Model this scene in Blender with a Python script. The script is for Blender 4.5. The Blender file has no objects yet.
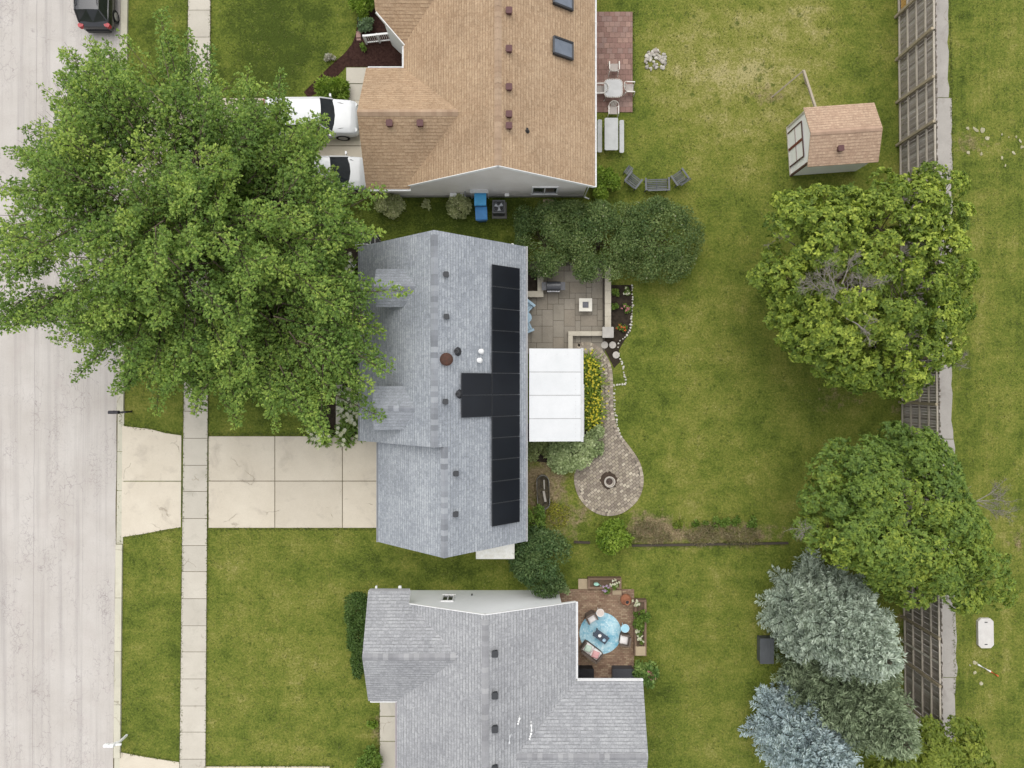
import bpy, bmesh, math, random
import numpy as np
from mathutils import Vector, Matrix
R = math.radians
rnd = random.Random(7)
H, F = 40.0, 711.0
scene = bpy.context.scene
COL = scene.collection

def P(px, py, z=0.0):
    k = (H - z) / F
    return ((px - 512) * k, (384 - py) * k, z)

def P2(px, py, z=0.0):
    return P(px, py, z)[:2]

# ------------------------------------------------------------------ materials
def new_mat(name, rough=.85, spec=.3):
    m = bpy.data.materials.new(name)
    m.use_nodes = True
    b = m.node_tree.nodes['Principled BSDF']
    b.inputs['Roughness'].default_value = rough
    b.inputs['Specular IOR Level'].default_value = spec
    return m, m.node_tree.nodes, m.node_tree.links, b

def c4(c):
    return (c[0], c[1], c[2], 1)

def mix_col(nt, a, b, fac, blend='MIX'):
    n = nt.nodes.new('ShaderNodeMix')
    n.data_type = 'RGBA'
    n.blend_type = blend
    for key, v in ((6, a), (7, b)):
        if isinstance(v, tuple):
            n.inputs[key].default_value = c4(v)
        else:
            nt.links.new(v, n.inputs[key])
    if isinstance(fac, (int, float)):
        n.inputs[0].default_value = fac
    else:
        nt.links.new(fac, n.inputs[0])
    return n.outputs[2]

def math_n(nt, op, a, b=None, clamp=False):
    n = nt.nodes.new('ShaderNodeMath')
    n.operation = op
    n.use_clamp = clamp
    for i, v in enumerate((a, b)):
        if v is None:
            continue
        if isinstance(v, (int, float)):
            n.inputs[i].default_value = v
        else:
            nt.links.new(v, n.inputs[i])
    return n.outputs[0]

def ramp(nt, fac, lo, hi):
    n = nt.nodes.new('ShaderNodeMapRange')
    n.inputs[1].default_value = lo
    n.inputs[2].default_value = hi
    n.clamp = True
    nt.links.new(fac, n.inputs[0])
    return n.outputs[0]

def pos(nt, scale=(1, 1, 1), rot=(0, 0, 0), kind='pos', loc=(0, 0, 0)):
    if kind == 'pos':
        o = nt.nodes.new('ShaderNodeNewGeometry').outputs['Position']
    elif kind == 'uv':
        o = nt.nodes.new('ShaderNodeTexCoord').outputs['UV']
    else:
        o = nt.nodes.new('ShaderNodeTexCoord').outputs['Object']
    mp = nt.nodes.new('ShaderNodeMapping')
    mp.inputs['Scale'].default_value = scale
    mp.inputs['Rotation'].default_value = rot
    mp.inputs['Location'].default_value = loc
    nt.links.new(o, mp.inputs['Vector'])
    return mp.outputs[0]

def noise(nt, vec, scale, detail=4, rough=.55, dist=0):
    n = nt.nodes.new('ShaderNodeTexNoise')
    n.inputs['Scale'].default_value = scale
    n.inputs['Detail'].default_value = detail
    n.inputs['Roughness'].default_value = rough
    n.inputs['Distortion'].default_value = dist
    nt.links.new(vec, n.inputs['Vector'])
    return n.outputs['Fac']

def bump(nt, b, height, strength=.3, dist=.02):
    n = nt.nodes.new('ShaderNodeBump')
    n.inputs['Strength'].default_value = strength
    n.inputs['Distance'].default_value = dist
    nt.links.new(height, n.inputs['Height'])
    nt.links.new(n.outputs[0], b.inputs['Normal'])

def mottled(name, a, b_, scale=3.0, rough=.85, spec=.3, fine=40.0, fine_amt=.25, bmp=.2, metal=0.0, kind='pos', stretch=(1, 1, 1)):
    """two colours mixed by broad noise, with a fine grain"""
    m, N, L, b = new_mat(name, rough, spec)
    nt = m.node_tree
    v = pos(nt, scale=stretch, kind=kind)
    f = ramp(nt, noise(nt, v, scale, 5, .6), .3, .7)
    col = mix_col(nt, a, b_, f)
    g = noise(nt, v, fine, 3, .6)
    g2 = math_n(nt, 'ADD', math_n(nt, 'MULTIPLY', g, 2 * fine_amt), 1 - fine_amt)
    cmb = N.new('ShaderNodeCombineColor')
    for i in range(3):
        L.new(g2, cmb.inputs[i])
    col = mix_col(nt, col, cmb.outputs[0], 1.0, 'MULTIPLY')
    L.new(col, b.inputs['Base Color'])
    b.inputs['Metallic'].default_value = metal
    if bmp:
        bump(nt, b, g, bmp, .01)
    return m

def plain(name, c, rough=.6, spec=.4, metal=0.0, var=.1):
    return mottled(name, tuple(x * (1 - var) for x in c), tuple(min(1, x * (1 + var)) for x in c), 2.5, rough, spec, 25, var * .8, 0.05, metal)

def island_mat(name, cols, rough=.85, spec=.25, fine=30, fine_amt=.2, bmp=.3):
    """each loose piece of the mesh (paver, board, chip) takes its own tone"""
    m, N, L, b = new_mat(name, rough, spec)
    nt = m.node_tree
    g = N.new('ShaderNodeNewGeometry')
    cr = N.new('ShaderNodeValToRGB')
    cr.color_ramp.interpolation = 'LINEAR'
    els = cr.color_ramp.elements
    while len(els) < len(cols):
        els.new(.5)
    for i, c in enumerate(cols):
        els[i].position = i / max(1, len(cols) - 1)
        els[i].color = c4(c)
    L.new(g.outputs['Random Per Island'], cr.inputs[0])
    v = pos(nt)
    n1 = noise(nt, v, fine, 3, .6)
    n2 = noise(nt, v, 1.3, 4, .6)
    s = math_n(nt, 'ADD', math_n(nt, 'MULTIPLY', n1, 2 * fine_amt), math_n(nt, 'ADD', math_n(nt, 'MULTIPLY', n2, .5), .75 - fine_amt))
    cmb = N.new('ShaderNodeCombineColor')
    for i in range(3):
        L.new(s, cmb.inputs[i])
    L.new(mix_col(nt, cr.outputs[0], cmb.outputs[0], 1.0, 'MULTIPLY'), b.inputs['Base Color'])
    bump(nt, b, n1, bmp, .01)
    return m

def shingle(name, a, b_, dark, tab=.27, course=.165, patch=(.9, .9, .9), stain=.35):
    """laminated shingles: courses run across the slope, every tab has its own tone"""
    m, N, L, b = new_mat(name, .92, .2)
    nt = m.node_tree
    uv = pos(nt, kind='uv')
    v = pos(nt)
    sep = N.new('ShaderNodeSeparateXYZ')
    L.new(uv, sep.inputs[0])
    wob = math_n(nt, 'MULTIPLY', math_n(nt, 'SUBTRACT', noise(nt, uv, 1.1, 2, .5), .5), .03)
    vv = math_n(nt, 'DIVIDE', math_n(nt, 'ADD', sep.outputs[1], wob), course)
    row = math_n(nt, 'FLOOR', vv)
    fr = math_n(nt, 'FRACT', vv)
    def wnoise(x, y):
        c = N.new('ShaderNodeCombineXYZ')
        L.new(x, c.inputs[0]); L.new(y, c.inputs[1])
        w = N.new('ShaderNodeTexWhiteNoise'); w.noise_dimensions = '2D'
        L.new(c.outputs[0], w.inputs['Vector'])
        return w.outputs['Value']
    off = wnoise(row, math_n(nt, 'MULTIPLY', row, .37))
    tones = []
    for k, tb in enumerate((tab, tab * .46)):
        u_ = math_n(nt, 'ADD', math_n(nt, 'DIVIDE', sep.outputs[0], tb), math_n(nt, 'MULTIPLY', off, 7.3 + k))
        tones.append(wnoise(math_n(nt, 'FLOOR', u_), math_n(nt, 'ADD', row, k * 31.0)))
    tone = math_n(nt, 'ADD', math_n(nt, 'MULTIPLY', tones[0], .55), math_n(nt, 'MULTIPLY', tones[1], .45))
    tone = ramp(nt, tone, .22, .78)
    col = mix_col(nt, b_, a, tone)
    line = math_n(nt, 'MULTIPLY', ramp(nt, fr, .30, .08), math_n(nt, 'ADD', math_n(nt, 'MULTIPLY', tones[0], .75), .25))
    col = mix_col(nt, col, dark, line)
    big = ramp(nt, noise(nt, v, .45, 5, .6), .35, .75)
    col = mix_col(nt, col, mix_col(nt, col, patch, 1.0, 'MULTIPLY'), big)
    # dark algae and run-off streaks down the slope
    st = ramp(nt, noise(nt, pos(nt, scale=(1.3, .16, 1), kind='uv'), 1.5, 5, .62), .5, .78)
    bl = ramp(nt, noise(nt, pos(nt, loc=(5, 1, 2)), .33, 4, .6), .48, .68)
    col = mix_col(nt, col, mix_col(nt, col, (.66, .67, .69), 1.0, 'MULTIPLY'), math_n(nt, 'MULTIPLY', math_n(nt, 'MAXIMUM', st, bl), stain))
    fine = noise(nt, v, 13, 5, .85)
    s = math_n(nt, 'ADD', math_n(nt, 'MULTIPLY', fine, 1.7), .18)
    cmb = N.new('ShaderNodeCombineColor')
    for i in range(3):
        L.new(s, cmb.inputs[i])
    col = mix_col(nt, col, cmb.outputs[0], 1.0, 'MULTIPLY')
    L.new(col, b.inputs['Base Color'])
    bump(nt, b, math_n(nt, 'SUBTRACT', math_n(nt, 'MULTIPLY', fine, .6), fr), .35, .015)
    return m

def siding(name, c, lap=.16, rough=.6, dirt=(.75, .72, .66)):
    m, N, L, b = new_mat(name, rough, .35)
    nt = m.node_tree
    uv = pos(nt, kind='uv')
    sep = N.new('ShaderNodeSeparateXYZ')
    L.new(uv, sep.inputs[0])
    saw = math_n(nt, 'FRACT', math_n(nt, 'DIVIDE', sep.outputs[1], lap))
    line = math_n(nt, 'LESS_THAN', saw, .08)
    v = pos(nt)
    n1 = ramp(nt, noise(nt, v, .9, 5, .6), .35, .8)
    col = mix_col(nt, c, tuple(c[i] * dirt[i] for i in range(3)), math_n(nt, 'MULTIPLY', n1, .5))
    col = mix_col(nt, col, tuple(x * .6 for x in c), math_n(nt, 'MULTIPLY', line, .6))
    L.new(col, b.inputs['Base Color'])
    bump(nt, b, math_n(nt, 'MULTIPLY', saw, -1), .6, .015)
    return m

LEAF_GAIN = 2.0
def leaf_mat(name, dark, mid, light, trans=.3, rough=.55, flower=None, flower_share=0.0):
    m, N, L, b = new_mat(name, rough, .3)
    nt = m.node_tree
    g = N.new('ShaderNodeNewGeometry')
    at = N.new('ShaderNodeAttribute')
    at.attribute_name = 'tint'
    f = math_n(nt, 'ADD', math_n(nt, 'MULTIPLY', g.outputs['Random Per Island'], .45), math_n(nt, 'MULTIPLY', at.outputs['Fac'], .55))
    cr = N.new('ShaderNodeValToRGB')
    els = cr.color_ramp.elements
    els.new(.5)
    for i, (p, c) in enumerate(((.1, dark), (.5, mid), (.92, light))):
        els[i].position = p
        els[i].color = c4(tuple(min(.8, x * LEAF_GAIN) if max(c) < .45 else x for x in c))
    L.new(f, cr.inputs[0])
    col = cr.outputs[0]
    if flower:
        w = N.new('ShaderNodeTexWhiteNoise')
        w.noise_dimensions = '1D'
        L.new(g.outputs['Random Per Island'], w.inputs['W'])
        col = mix_col(nt, col, flower, math_n(nt, 'LESS_THAN', w.outputs['Value'], flower_share))
    L.new(col, b.inputs['Base Color'])
    tr = N.new('ShaderNodeBsdfTranslucent')
    L.new(mix_col(nt, col, (1.0, 1.15, .5), 1.0, 'MULTIPLY'), tr.inputs['Color'])
    mx = N.new('ShaderNodeMixShader')
    mx.inputs[0].default_value = trans
    L.new(b.outputs[0], mx.inputs[1])
    L.new(tr.outputs[0], mx.inputs[2])
    L.new(mx.outputs[0], N['Material Output'].inputs['Surface'])
    return m

# ------------------------------------------------------------------ mesh builder
class MB:
    def __init__(s):
        s.v, s.f, s.mi = [], [], []
    def face(s, pts, mi=0):
        i = len(s.v)
        s.v += [tuple(p) for p in pts]
        s.f.append(tuple(range(i, i + len(pts))))
        s.mi.append(mi)
    def raw(s, v, f, mi=0):
        i = len(s.v)
        s.v += [tuple(p) for p in v]
        for q in f:
            s.f.append(tuple(k + i for k in q))
            s.mi.append(mi)
    def prism(s, poly, z0, z1, mi=0, mside=None):
        n = len(poly)
        a = sum(poly[i][0] * poly[(i + 1) % n][1] - poly[(i + 1) % n][0] * poly[i][1] for i in range(n))
        if a < 0:
            poly = poly[::-1]
        i = len(s.v)
        s.v += [(x, y, z0) for x, y in poly] + [(x, y, z1) for x, y in poly]
        s.f.append(tuple(i + n + k for k in range(n))); s.mi.append(mi)
        s.f.append(tuple(i + n - 1 - k for k in range(n))); s.mi.append(mi)
        for k in range(n):
            j = (k + 1) % n
            s.f.append((i + k, i + j, i + n + j, i + n + k)); s.mi.append(mi if mside is None else mside)
    def box(s, c, d, rz=0.0, mi=0, bev=0.0):
        hx, hy, hz = d[0] / 2, d[1] / 2, d[2] / 2
        if bev <= 0:
            pts = [(-hx, -hy), (hx, -hy), (hx, hy), (-hx, hy)]
        else:
            pts = [(-hx + bev, -hy), (hx - bev, -hy), (hx, -hy + bev), (hx, hy - bev), (hx - bev, hy), (-hx + bev, hy), (-hx, hy - bev), (-hx, -hy + bev)]
        cs, sn = math.cos(rz), math.sin(rz)
        s.prism([(c[0] + x * cs - y * sn, c[1] + x * sn + y * cs) for x, y in pts], c[2] - hz, c[2] + hz, mi)
    def bar(s, a, b, w, h=None, mi=0, up=(0, 0, 1)):
        """square bar from a to b"""
        h = h or w
        a, b = Vector(a), Vector(b)
        d = (b - a).normalized()
        u = Vector(up)
        if abs(d.dot(u)) > .98:
            u = Vector((1, 0, 0))
        x = d.cross(u).normalized(); y = x.cross(d).normalized()
        q = [(-1, -1), (1, -1), (1, 1), (-1, 1)]
        v = [a + x * (i * w / 2) + y * (j * h / 2) for i, j in q] + [b + x * (i * w / 2) + y * (j * h / 2) for i, j in q]
        s.raw(v, [(3, 2, 1, 0), (4, 5, 6, 7), (0, 1, 5, 4), (1, 2, 6, 5), (2, 3, 7, 6), (3, 0, 4, 7)], mi)
    def tube(s, pts, rad, n=6, mi=0, cap=True):
        if isinstance(rad, (int, float)):
            rad = [rad] * len(pts)
        pts = [Vector(p) for p in pts]
        rings = []
        v = []
        u0 = None
        for i, p in enumerate(pts):
            d = (pts[min(i + 1, len(pts) - 1)] - pts[max(i - 1, 0)])
            d = d.normalized() if d.length > 1e-9 else Vector((0, 0, 1))
            if u0 is None or abs(u0.dot(d)) > .99:
                u0 = Vector((1, 0, 0)) if abs(d.x) < .9 else Vector((0, 1, 0))
            x = d.cross(u0).normalized(); y = d.cross(x).normalized()
            u0 = -x.cross(d)
            u0 = y * -1 if False else u0
            for k in range(n):
                a = 2 * math.pi * k / n
                v.append(p + x * math.cos(a) * rad[i] + y * math.sin(a) * rad[i])
        f = []
        for i in range(len(pts) - 1):
            for k in range(n):
                j = (k + 1) % n
                f.append((i * n + k, i * n + j, (i + 1) * n + j, (i + 1) * n + k))
        if cap:
            f.append(tuple(range(n - 1, -1, -1)))
            f.append(tuple((len(pts) - 1) * n + k for k in range(n)))
        s.raw(v, f, mi)
    def lathe(s, c, prof, n=20, mi=0, sx=1.0, sy=1.0):
        v, f = [], []
        for r, z in prof:
            for k in range(n):
                a = 2 * math.pi * k / n
                v.append((c[0] + r * sx * math.cos(a), c[1] + r * sy * math.sin(a), c[2] + z))
        for i in range(len(prof) - 1):
            for k in range(n):
                j = (k + 1) % n
                f.append((i * n + k, i * n + j, (i + 1) * n + j, (i + 1) * n + k))
        f.append(tuple(range(n - 1, -1, -1)))
        f.append(tuple((len(prof) - 1) * n + k for k in range(n)))
        s.raw(v, f, mi)
    def slab(s, pts, t=.12, mi=0, mside=1):
        """roof plane: sloping top with a vertical-sided thickness"""
        n = len(pts)
        ar = sum(pts[i][0] * pts[(i + 1) % n][1] - pts[(i + 1) % n][0] * pts[i][1] for i in range(n))
        if ar < 0:
            pts = pts[::-1]
        i = len(s.v)
        s.v += [tuple(p) for p in pts] + [(p[0], p[1], p[2] - t) for p in pts]
        s.f.append(tuple(i + k for k in range(n))); s.mi.append(mi)
        s.f.append(tuple(i + n + n - 1 - k for k in range(n))); s.mi.append(mside)
        for k in range(n):
            j = (k + 1) % n
            s.f.append((i + n + k, i + n + j, i + j, i + k)); s.mi.append(mside)
    def build(s, name, mats, parent=None, origin=None, smooth=False, loc=None, rot=None):
        me = bpy.data.meshes.new(name)
        o = (0, 0, 0)
        if origin is not None:
            o = origin
        elif parent is not None and not parent.get('_local'):
            o = parent.get('_org', (0, 0, 0))
        vs = [(x - o[0], y - o[1], z - o[2]) for x, y, z in s.v]
        me.from_pydata(vs, [], s.f)
        if not isinstance(mats, (list, tuple)):
            mats = [mats]
        for m in mats:
            me.materials.append(m)
        me.polygons.foreach_set('material_index', s.mi)
        if smooth:
            me.polygons.foreach_set('use_smooth', [True] * len(s.f))
        uv = me.uv_layers.new(name='UVMap')
        for p in me.polygons:
            n = p.normal
            if abs(n.z) > .999:
                u, w = Vector((1, 0, 0)), Vector((0, 1, 0))
            else:
                u = Vector((0, 0, 1)).cross(n).normalized(); w = n.cross(u)
            for li in p.loop_indices:
                co = Vector(s.v[me.loops[li].vertex_index])
                uv.data[li].uv = (co.dot(u), co.dot(w))
        ob = bpy.data.objects.new(name, me)
        COL.objects.link(ob)
        if parent is not None:
            ob.parent = parent
        elif origin is not None:
            ob.location = origin
        if loc is not None:
            ob.location = loc
        if rot is not None:
            ob.rotation_euler = rot
        return ob

def tag(o, label=None, cat=None, group=None, kind=None):
    if label: o['label'] = label
    if cat: o['category'] = cat
    if group: o['group'] = group
    if kind: o['kind'] = kind
    return o

def thing(name, label, cat, loc=(0, 0, 0), rz=0.0, group=None, local=False):
    """an Empty at the thing's base; parts are built in world coordinates unless local"""
    o = bpy.data.objects.new(name, None)
    o.empty_display_size = .2
    COL.objects.link(o)
    o.location = loc
    o.rotation_euler = (0, 0, rz)
    tag(o, label, cat, group)
    if local:
        o['_local'] = 1
    else:
        o['_org'] = tuple(loc)
    return o

def dup(root, loc, rz=0.0, label=None, group=None, scale=None):
    def cp(o, parent):
        c = o.copy()
        COL.objects.link(c)
        if parent is not None:
            c.parent = parent
        for ch in o.children:
            cp(ch, c)
        return c
    r = cp(root, None)
    r.location = loc
    r.rotation_euler = (0, 0, rz)
    if label: r['label'] = label
    if group: r['group'] = group
    if scale is not None: r.scale = (scale,) * 3 if isinstance(scale, (int, float)) else scale
    return r

# ------------------------------------------------------------------ foliage
def leaf_mesh(name, C, D, Nn, Ln, W, tint, mat, parent=None, fold=.18, origin=(0, 0, 0)):
    n = len(C)
    D = D / (np.linalg.norm(D, axis=1, keepdims=True) + 1e-9)
    S = np.cross(D, Nn)
    S /= (np.linalg.norm(S, axis=1, keepdims=True) + 1e-9)
    U = np.cross(S, D)
    Ln = np.broadcast_to(Ln, (n,))[:, None]
    W = np.broadcast_to(W, (n,))[:, None]
    V = np.empty((n, 4, 3))
    V[:, 0] = C
    V[:, 1] = C + D * Ln * .45 + S * W * .5 + U * W * fold
    V[:, 2] = C + D * Ln - U * W * fold
    V[:, 3] = C + D * Ln * .45 - S * W * .5 + U * W * fold
    V -= np.array(origin)
    me = bpy.data.meshes.new(name)
    me.vertices.add(4 * n)
    me.vertices.foreach_set('co', V.reshape(-1))
    me.loops.add(4 * n)
    me.loops.foreach_set('vertex_index', np.arange(4 * n, dtype=np.int32))
    me.polygons.add(n)
    me.polygons.foreach_set('loop_start', np.arange(n, dtype=np.int32) * 4)
    me.update(calc_edges=True)
    me.validate()
    a = me.attributes.new('tint', 'FLOAT', 'FACE')
    a.data.foreach_set('value', np.broadcast_to(np.clip(tint, 0, 1), (n,)).astype(np.float32))
    me.materials.append(mat)
    ob = bpy.data.objects.new(name, me)
    COL.objects.link(ob)
    if parent is not None:
        ob.parent = parent
    else:
        ob.location = origin
    return ob

def unit(v):
    return v / (np.linalg.norm(v, axis=-1, keepdims=True) + 1e-9)

def in_poly(pts, poly):
    x, y = pts[:, 0], pts[:, 1]
    r = np.zeros(len(pts), bool)
    n = len(poly)
    for i in range(n):
        x1, y1 = poly[i]
        x2, y2 = poly[(i + 1) % n]
        c = ((y1 > y) != (y2 > y)) & (x < (x2 - x1) * (y - y1) / (y2 - y1 + 1e-12) + x1)
        r ^= c
    return r

def radial_table(poly, c, n=180):
    out = np.zeros(n)
    for k in range(n):
        a = 2 * math.pi * k / n
        d = (math.cos(a), math.sin(a))
        best = 0
        for i in range(len(poly)):
            ax, ay = poly[i][0] - c[0], poly[i][1] - c[1]
            bx, by = poly[(i + 1) % len(poly)][0] - c[0], poly[(i + 1) % len(poly)][1] - c[1]
            ex, ey = bx - ax, by - ay
            den = d[0] * ey - d[1] * ex
            if abs(den) < 1e-9:
                continue
            t = (ax * ey - ay * ex) / den
            s = (ax * d[1] - ay * d[0]) / den
            if t > best and 0 <= s <= 1:
                best = t
        out[k] = best
    return out

def crown_sample(rng, outline_px, zedge, z0, ztop, n, depth, centre=None, gaps=0.0):
    """positions through a crown whose widest outline, at height zedge, is the given one"""
    k = (H - zedge) / F
    poly = [((x - 512) * k, (384 - y) * k) for x, y in outline_px]
    pp = np.array(poly)
    c = np.array(centre) if centre is not None else (pp.min(0) + pp.max(0)) / 2
    tab = radial_table(poly, c)
    out = np.zeros((0, 4))
    while len(out) < n:
        m = n * 2
        th = rng.uniform(0, 2 * math.pi, m)
        Rr = tab[(th / (2 * math.pi) * len(tab)).astype(int) % len(tab)]
        f = np.sqrt(rng.uniform(0, 1, m))
        lump = .88 + .12 * np.sin(th * 3.1 + f * 5) * np.cos(th * 2.3 - f * 4)
        zt = zedge + (ztop - zedge) * np.sqrt(np.clip(1 - f ** 2, 0, 1)) * lump
        zl = zedge - (zedge - z0) * np.sqrt(np.clip(1 - f ** 1.5, 0, 1))
        z = zt - rng.exponential(depth, m)
        z = np.where(z < zl, zl + rng.uniform(0, 1, m) * (zt - zl), z)
        x = c[0] + np.cos(th) * Rr * f
        y = c[1] + np.sin(th) * Rr * f
        px = np.stack([512 + x * F / (H - z), 384 - y * F / (H - z)], 1)
        ok = in_poly(px, outline_px)
        if gaps:
            g = np.sin(x * 1.9 + 1.3 * np.sin(y * 1.1)) * np.sin(y * 2.1 + 1.7 * np.sin(x * .8 + z)) + .6 * np.sin(x * .9 - y * .7 + 1) 
            ok &= rng.uniform(0, 1, m) < np.clip(.62 + gaps * g, .04, 1)
        out = np.concatenate([out, np.stack([x, y, z, f], 1)[ok]])
    return out[:n], c

BARK = mottled('bark', (.10, .075, .055), (.20, .16, .12), 6, .95, .1, 30, .3, .6)
BARK_PALE = mottled('pale_bark', (.20, .18, .155), (.33, .30, .265), 8, .95, .1, 30, .3, .6)

def limbs(mb, rng, base, fork_z, r0, targets, rt=.012, crook=.35):
    """trunk, main limbs to far targets, and a side branch to every other target from the nearest limb point"""
    b = Vector(base)
    fork = b + Vector((rng.normal(0, .15), rng.normal(0, .15), fork_z))
    mb.tube([b, b + (fork - b) * .12, b + (fork - b) * .55, fork], [r0 * 1.5, r0 * 1.05, r0 * .9, r0 * .8], 10)
    T = np.array(targets)
    n = len(T)
    # spread main limbs by farthest-point choice
    idx = [int(np.argmax(np.linalg.norm(T[:, :2] - np.array(b[:2]), axis=1)))]
    dmin = np.linalg.norm(T - T[idx[0]], axis=1)
    while len(idx) < min(11, n):
        j = int(np.argmax(dmin))
        idx.append(j)
        dmin = np.minimum(dmin, np.linalg.norm(T - T[j], axis=1))
    nodes, nr = [], []
    f = np.array(fork)
    for j in idx:
        e = T[j]
        pts, rr = [], []
        for s in np.linspace(0, 1, 9):
            p = f + (e - f) * s
            p[2] += math.sin(s * math.pi) * np.linalg.norm(e - f) * .12 * (1 if e[2] > f[2] else .4)
            p += rng.normal(0, crook * .25, 3) * math.sin(s * math.pi)
            pts.append(Vector(p)); rr.append(max(rt, r0 * .55 * (1 - s) ** .9))
        mb.tube(pts, rr, 6)
        nodes += [tuple(p) for p in pts[2:]]
        nr += rr[2:]
    ND = np.array(nodes)
    for i in range(n):
        if i in idx:
            continue
        d = np.linalg.norm(ND - T[i], axis=1) + np.maximum(0, ND[:, 2] - T[i][2]) * .6
        j = int(np.argmin(d))
        a, e = ND[j], T[i]
        m = (a + e) / 2 + rng.normal(0, .12, 3) * min(1, np.linalg.norm(e - a))
        r1 = min(nr[j] * .7, .05)
        mb.tube([a, m, e], [max(r1, rt), max(r1 * .6, rt), rt * .7], 4, cap=False)

def spray_tree(name, label, cat, outline, zedge, z0, ztop, trunk_px, nbough, nspray, nleaf, leaf, mat, seed, depth=1.2, fork=3.2, r0=.3, group=None, blen=(2.2, 3.8), low=None, nlow=0, low2=None, nlow2=0):
    """crown of long feathery boughs: each bough carries alternating side sprays, each spray its leaves"""
    rng = np.random.default_rng(seed)
    S, c = crown_sample(rng, outline, zedge, z0, ztop, nbough, depth, None, .55)
    base = P(trunk_px[0], trunk_px[1], 0)
    root = thing(name, label, cat, base, group=group)
    BT = S[:, :3]
    hub0 = np.array([c[0], c[1], z0 + .4 * (zedge - z0)])
    ol = np.array(outline, float)
    cen = ol.mean(0)
    ra = np.hypot(*(ol - cen).T)
    peak = [ra[i] >= ra[i - 1] and ra[i] >= ra[(i + 1) % len(ol)] for i in range(len(ol))]
    outline = [tuple(q_ if pk else cen + (q_ - cen) * .90) for q_, pk in zip(ol, peak)]
    tips = [ol[i] for i in range(len(ol)) if ra[i] >= ra[i - 1] and ra[i] >= ra[(i + 1) % len(ol)]]
    ex = []
    for k_ in range(60):
        i_ = rng.integers(0, len(ol)); t_ = rng.uniform(0, 1)
        tips.append(cen + (ol[i_] * t_ + ol[(i_ + 1) % len(ol)] * (1 - t_) - cen) * .95)
    for q_ in tips:
        for f_ in (.985, .90, .80):
            v_ = cen + (q_ - cen) * f_ + rng.normal(0, 3, 2) * (1 - f_) * 8
            ex.append(P(v_[0], v_[1], rng.uniform(zedge - 1.6, zedge + 1.4)))
    if low2 is not None:
        lo = np.array(low2, float)
        k_ = 0
        while k_ < nlow2:
            q_ = rng.uniform(lo.min(0), lo.max(0))
            if in_poly(q_[None], low2)[0]:
                ex.append(P(q_[0], q_[1], rng.uniform(zedge - 2.4, zedge + .6))); k_ += 1
    n_tip = len(ex)
    n_reg = len(BT)
    if low is not None:
        lo = np.array(low, float)
        k_ = 0
        while k_ < nlow:
            q_ = rng.uniform(lo.min(0), lo.max(0))
            if in_poly(q_[None], low)[0]:
                ex.append(P(q_[0], q_[1], rng.uniform(zedge - 2.4, zedge + 1.0))); k_ += 1
    BT = np.concatenate([BT, np.array(ex)])
    S = np.concatenate([S, np.zeros((len(ex), 4)) + zedge])
    is_tip = np.zeros(len(BT), bool)
    is_tip[n_reg:n_reg + n_tip] = True
    clear = lambda p: (p[:, 0] < -8.3) | (p[:, 1] < -3.4) | (p[:, 1] > 7.6) | (p[:, 2] > 7.9 - .92 * np.abs(p[:, 0] + 3.62))   # keep above the cottage roof
    inner = BT + unit(hub0 - BT) * 1.8
    keep = clear(BT) & clear(inner)
    BT, S, is_tip = BT[keep], S[keep], is_tip[keep]
    nbough = len(BT)
    hub = np.array([c[0], c[1], z0 + .4 * (zedge - z0)])
    BD = unit(unit(BT - hub) * np.array([1, 1, .7]) + rng.normal(0, .2, BT.shape))
    BD[:, 2] = np.clip(BD[:, 2], -.15, .5)
    BD = unit(BD)
    BL = rng.uniform(*blen, nbough)
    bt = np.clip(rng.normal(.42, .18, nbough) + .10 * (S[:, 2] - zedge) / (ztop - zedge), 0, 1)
    up0 = np.array([0, 0, 1.0])
    T, D, Ls, tintS, BI = [], [], [], [], []
    for b_ in range(nbough):
        d = BD[b_]; side = unit(np.cross(d, up0)); up = np.cross(side, d)
        for k in range(nspray):
            t = (k + .5) / nspray                      # 0 tip .. 1 root
            sg = 1 if k % 2 else -1
            if k == 0:
                dd, l, o = d, .9, BT[b_]
            else:
                ang = rng.uniform(.45, .95)
                l = ((.45 + .95 * t ** .7) if not is_tip[b_] else (.38 + .5 * t)) * rng.uniform(.65, 1.15)
                dd = unit(d * math.cos(ang) + side * sg * math.sin(ang) + up * rng.normal(.05, .22))
                o = BT[b_] - d * t * BL[b_] + up * (-.15 * t * t * BL[b_]) + dd * l
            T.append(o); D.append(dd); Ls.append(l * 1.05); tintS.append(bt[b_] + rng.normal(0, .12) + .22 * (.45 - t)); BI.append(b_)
    T, D, Ls, tintS = np.array(T), np.array(D), np.array(Ls), np.clip(np.array(tintS), 0, 1)
    px = np.stack([512 + T[:, 0] * F / (H - T[:, 2]), 384 - T[:, 1] * F / (H - T[:, 2])], 1)
    BI = np.array(BI)
    ok = in_poly(px, outline) | (is_tip[BI] & (rng.uniform(0, 1, len(T)) < .8))
    ok &= clear(T)
    T, D, Ls, tintS = T[ok], D[ok], Ls[ok], tintS[ok]
    n = len(T)
    cnt = np.maximum(6, (nleaf * Ls)).astype(int)
    idx = np.repeat(np.arange(n), cnt)
    d = D[idx]
    side = unit(np.cross(d, up0))
    up = np.cross(side, d)
    tw = rng.integers(0, 6, len(idx))
    s = np.clip(((tw * .17 + (idx % 7) * .05) % 1.0) + rng.normal(0, .05, len(idx)), 0, 1)
    sgn = np.where((tw + idx) % 2 == 0, 1, -1)
    w = (.04 + .26 * s ** .8) * rng.uniform(.1, 1, len(idx)) * sgn
    C = T[idx] - d * (s * Ls[idx])[:, None] + side * w[:, None] + up * rng.normal(0, .07, len(idx))[:, None]
    C[:, 2] -= .10 * np.abs(w)
    ld = unit(side * np.sign(w)[:, None] * .7 + d * .6 + rng.normal(0, .5, C.shape))
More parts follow.
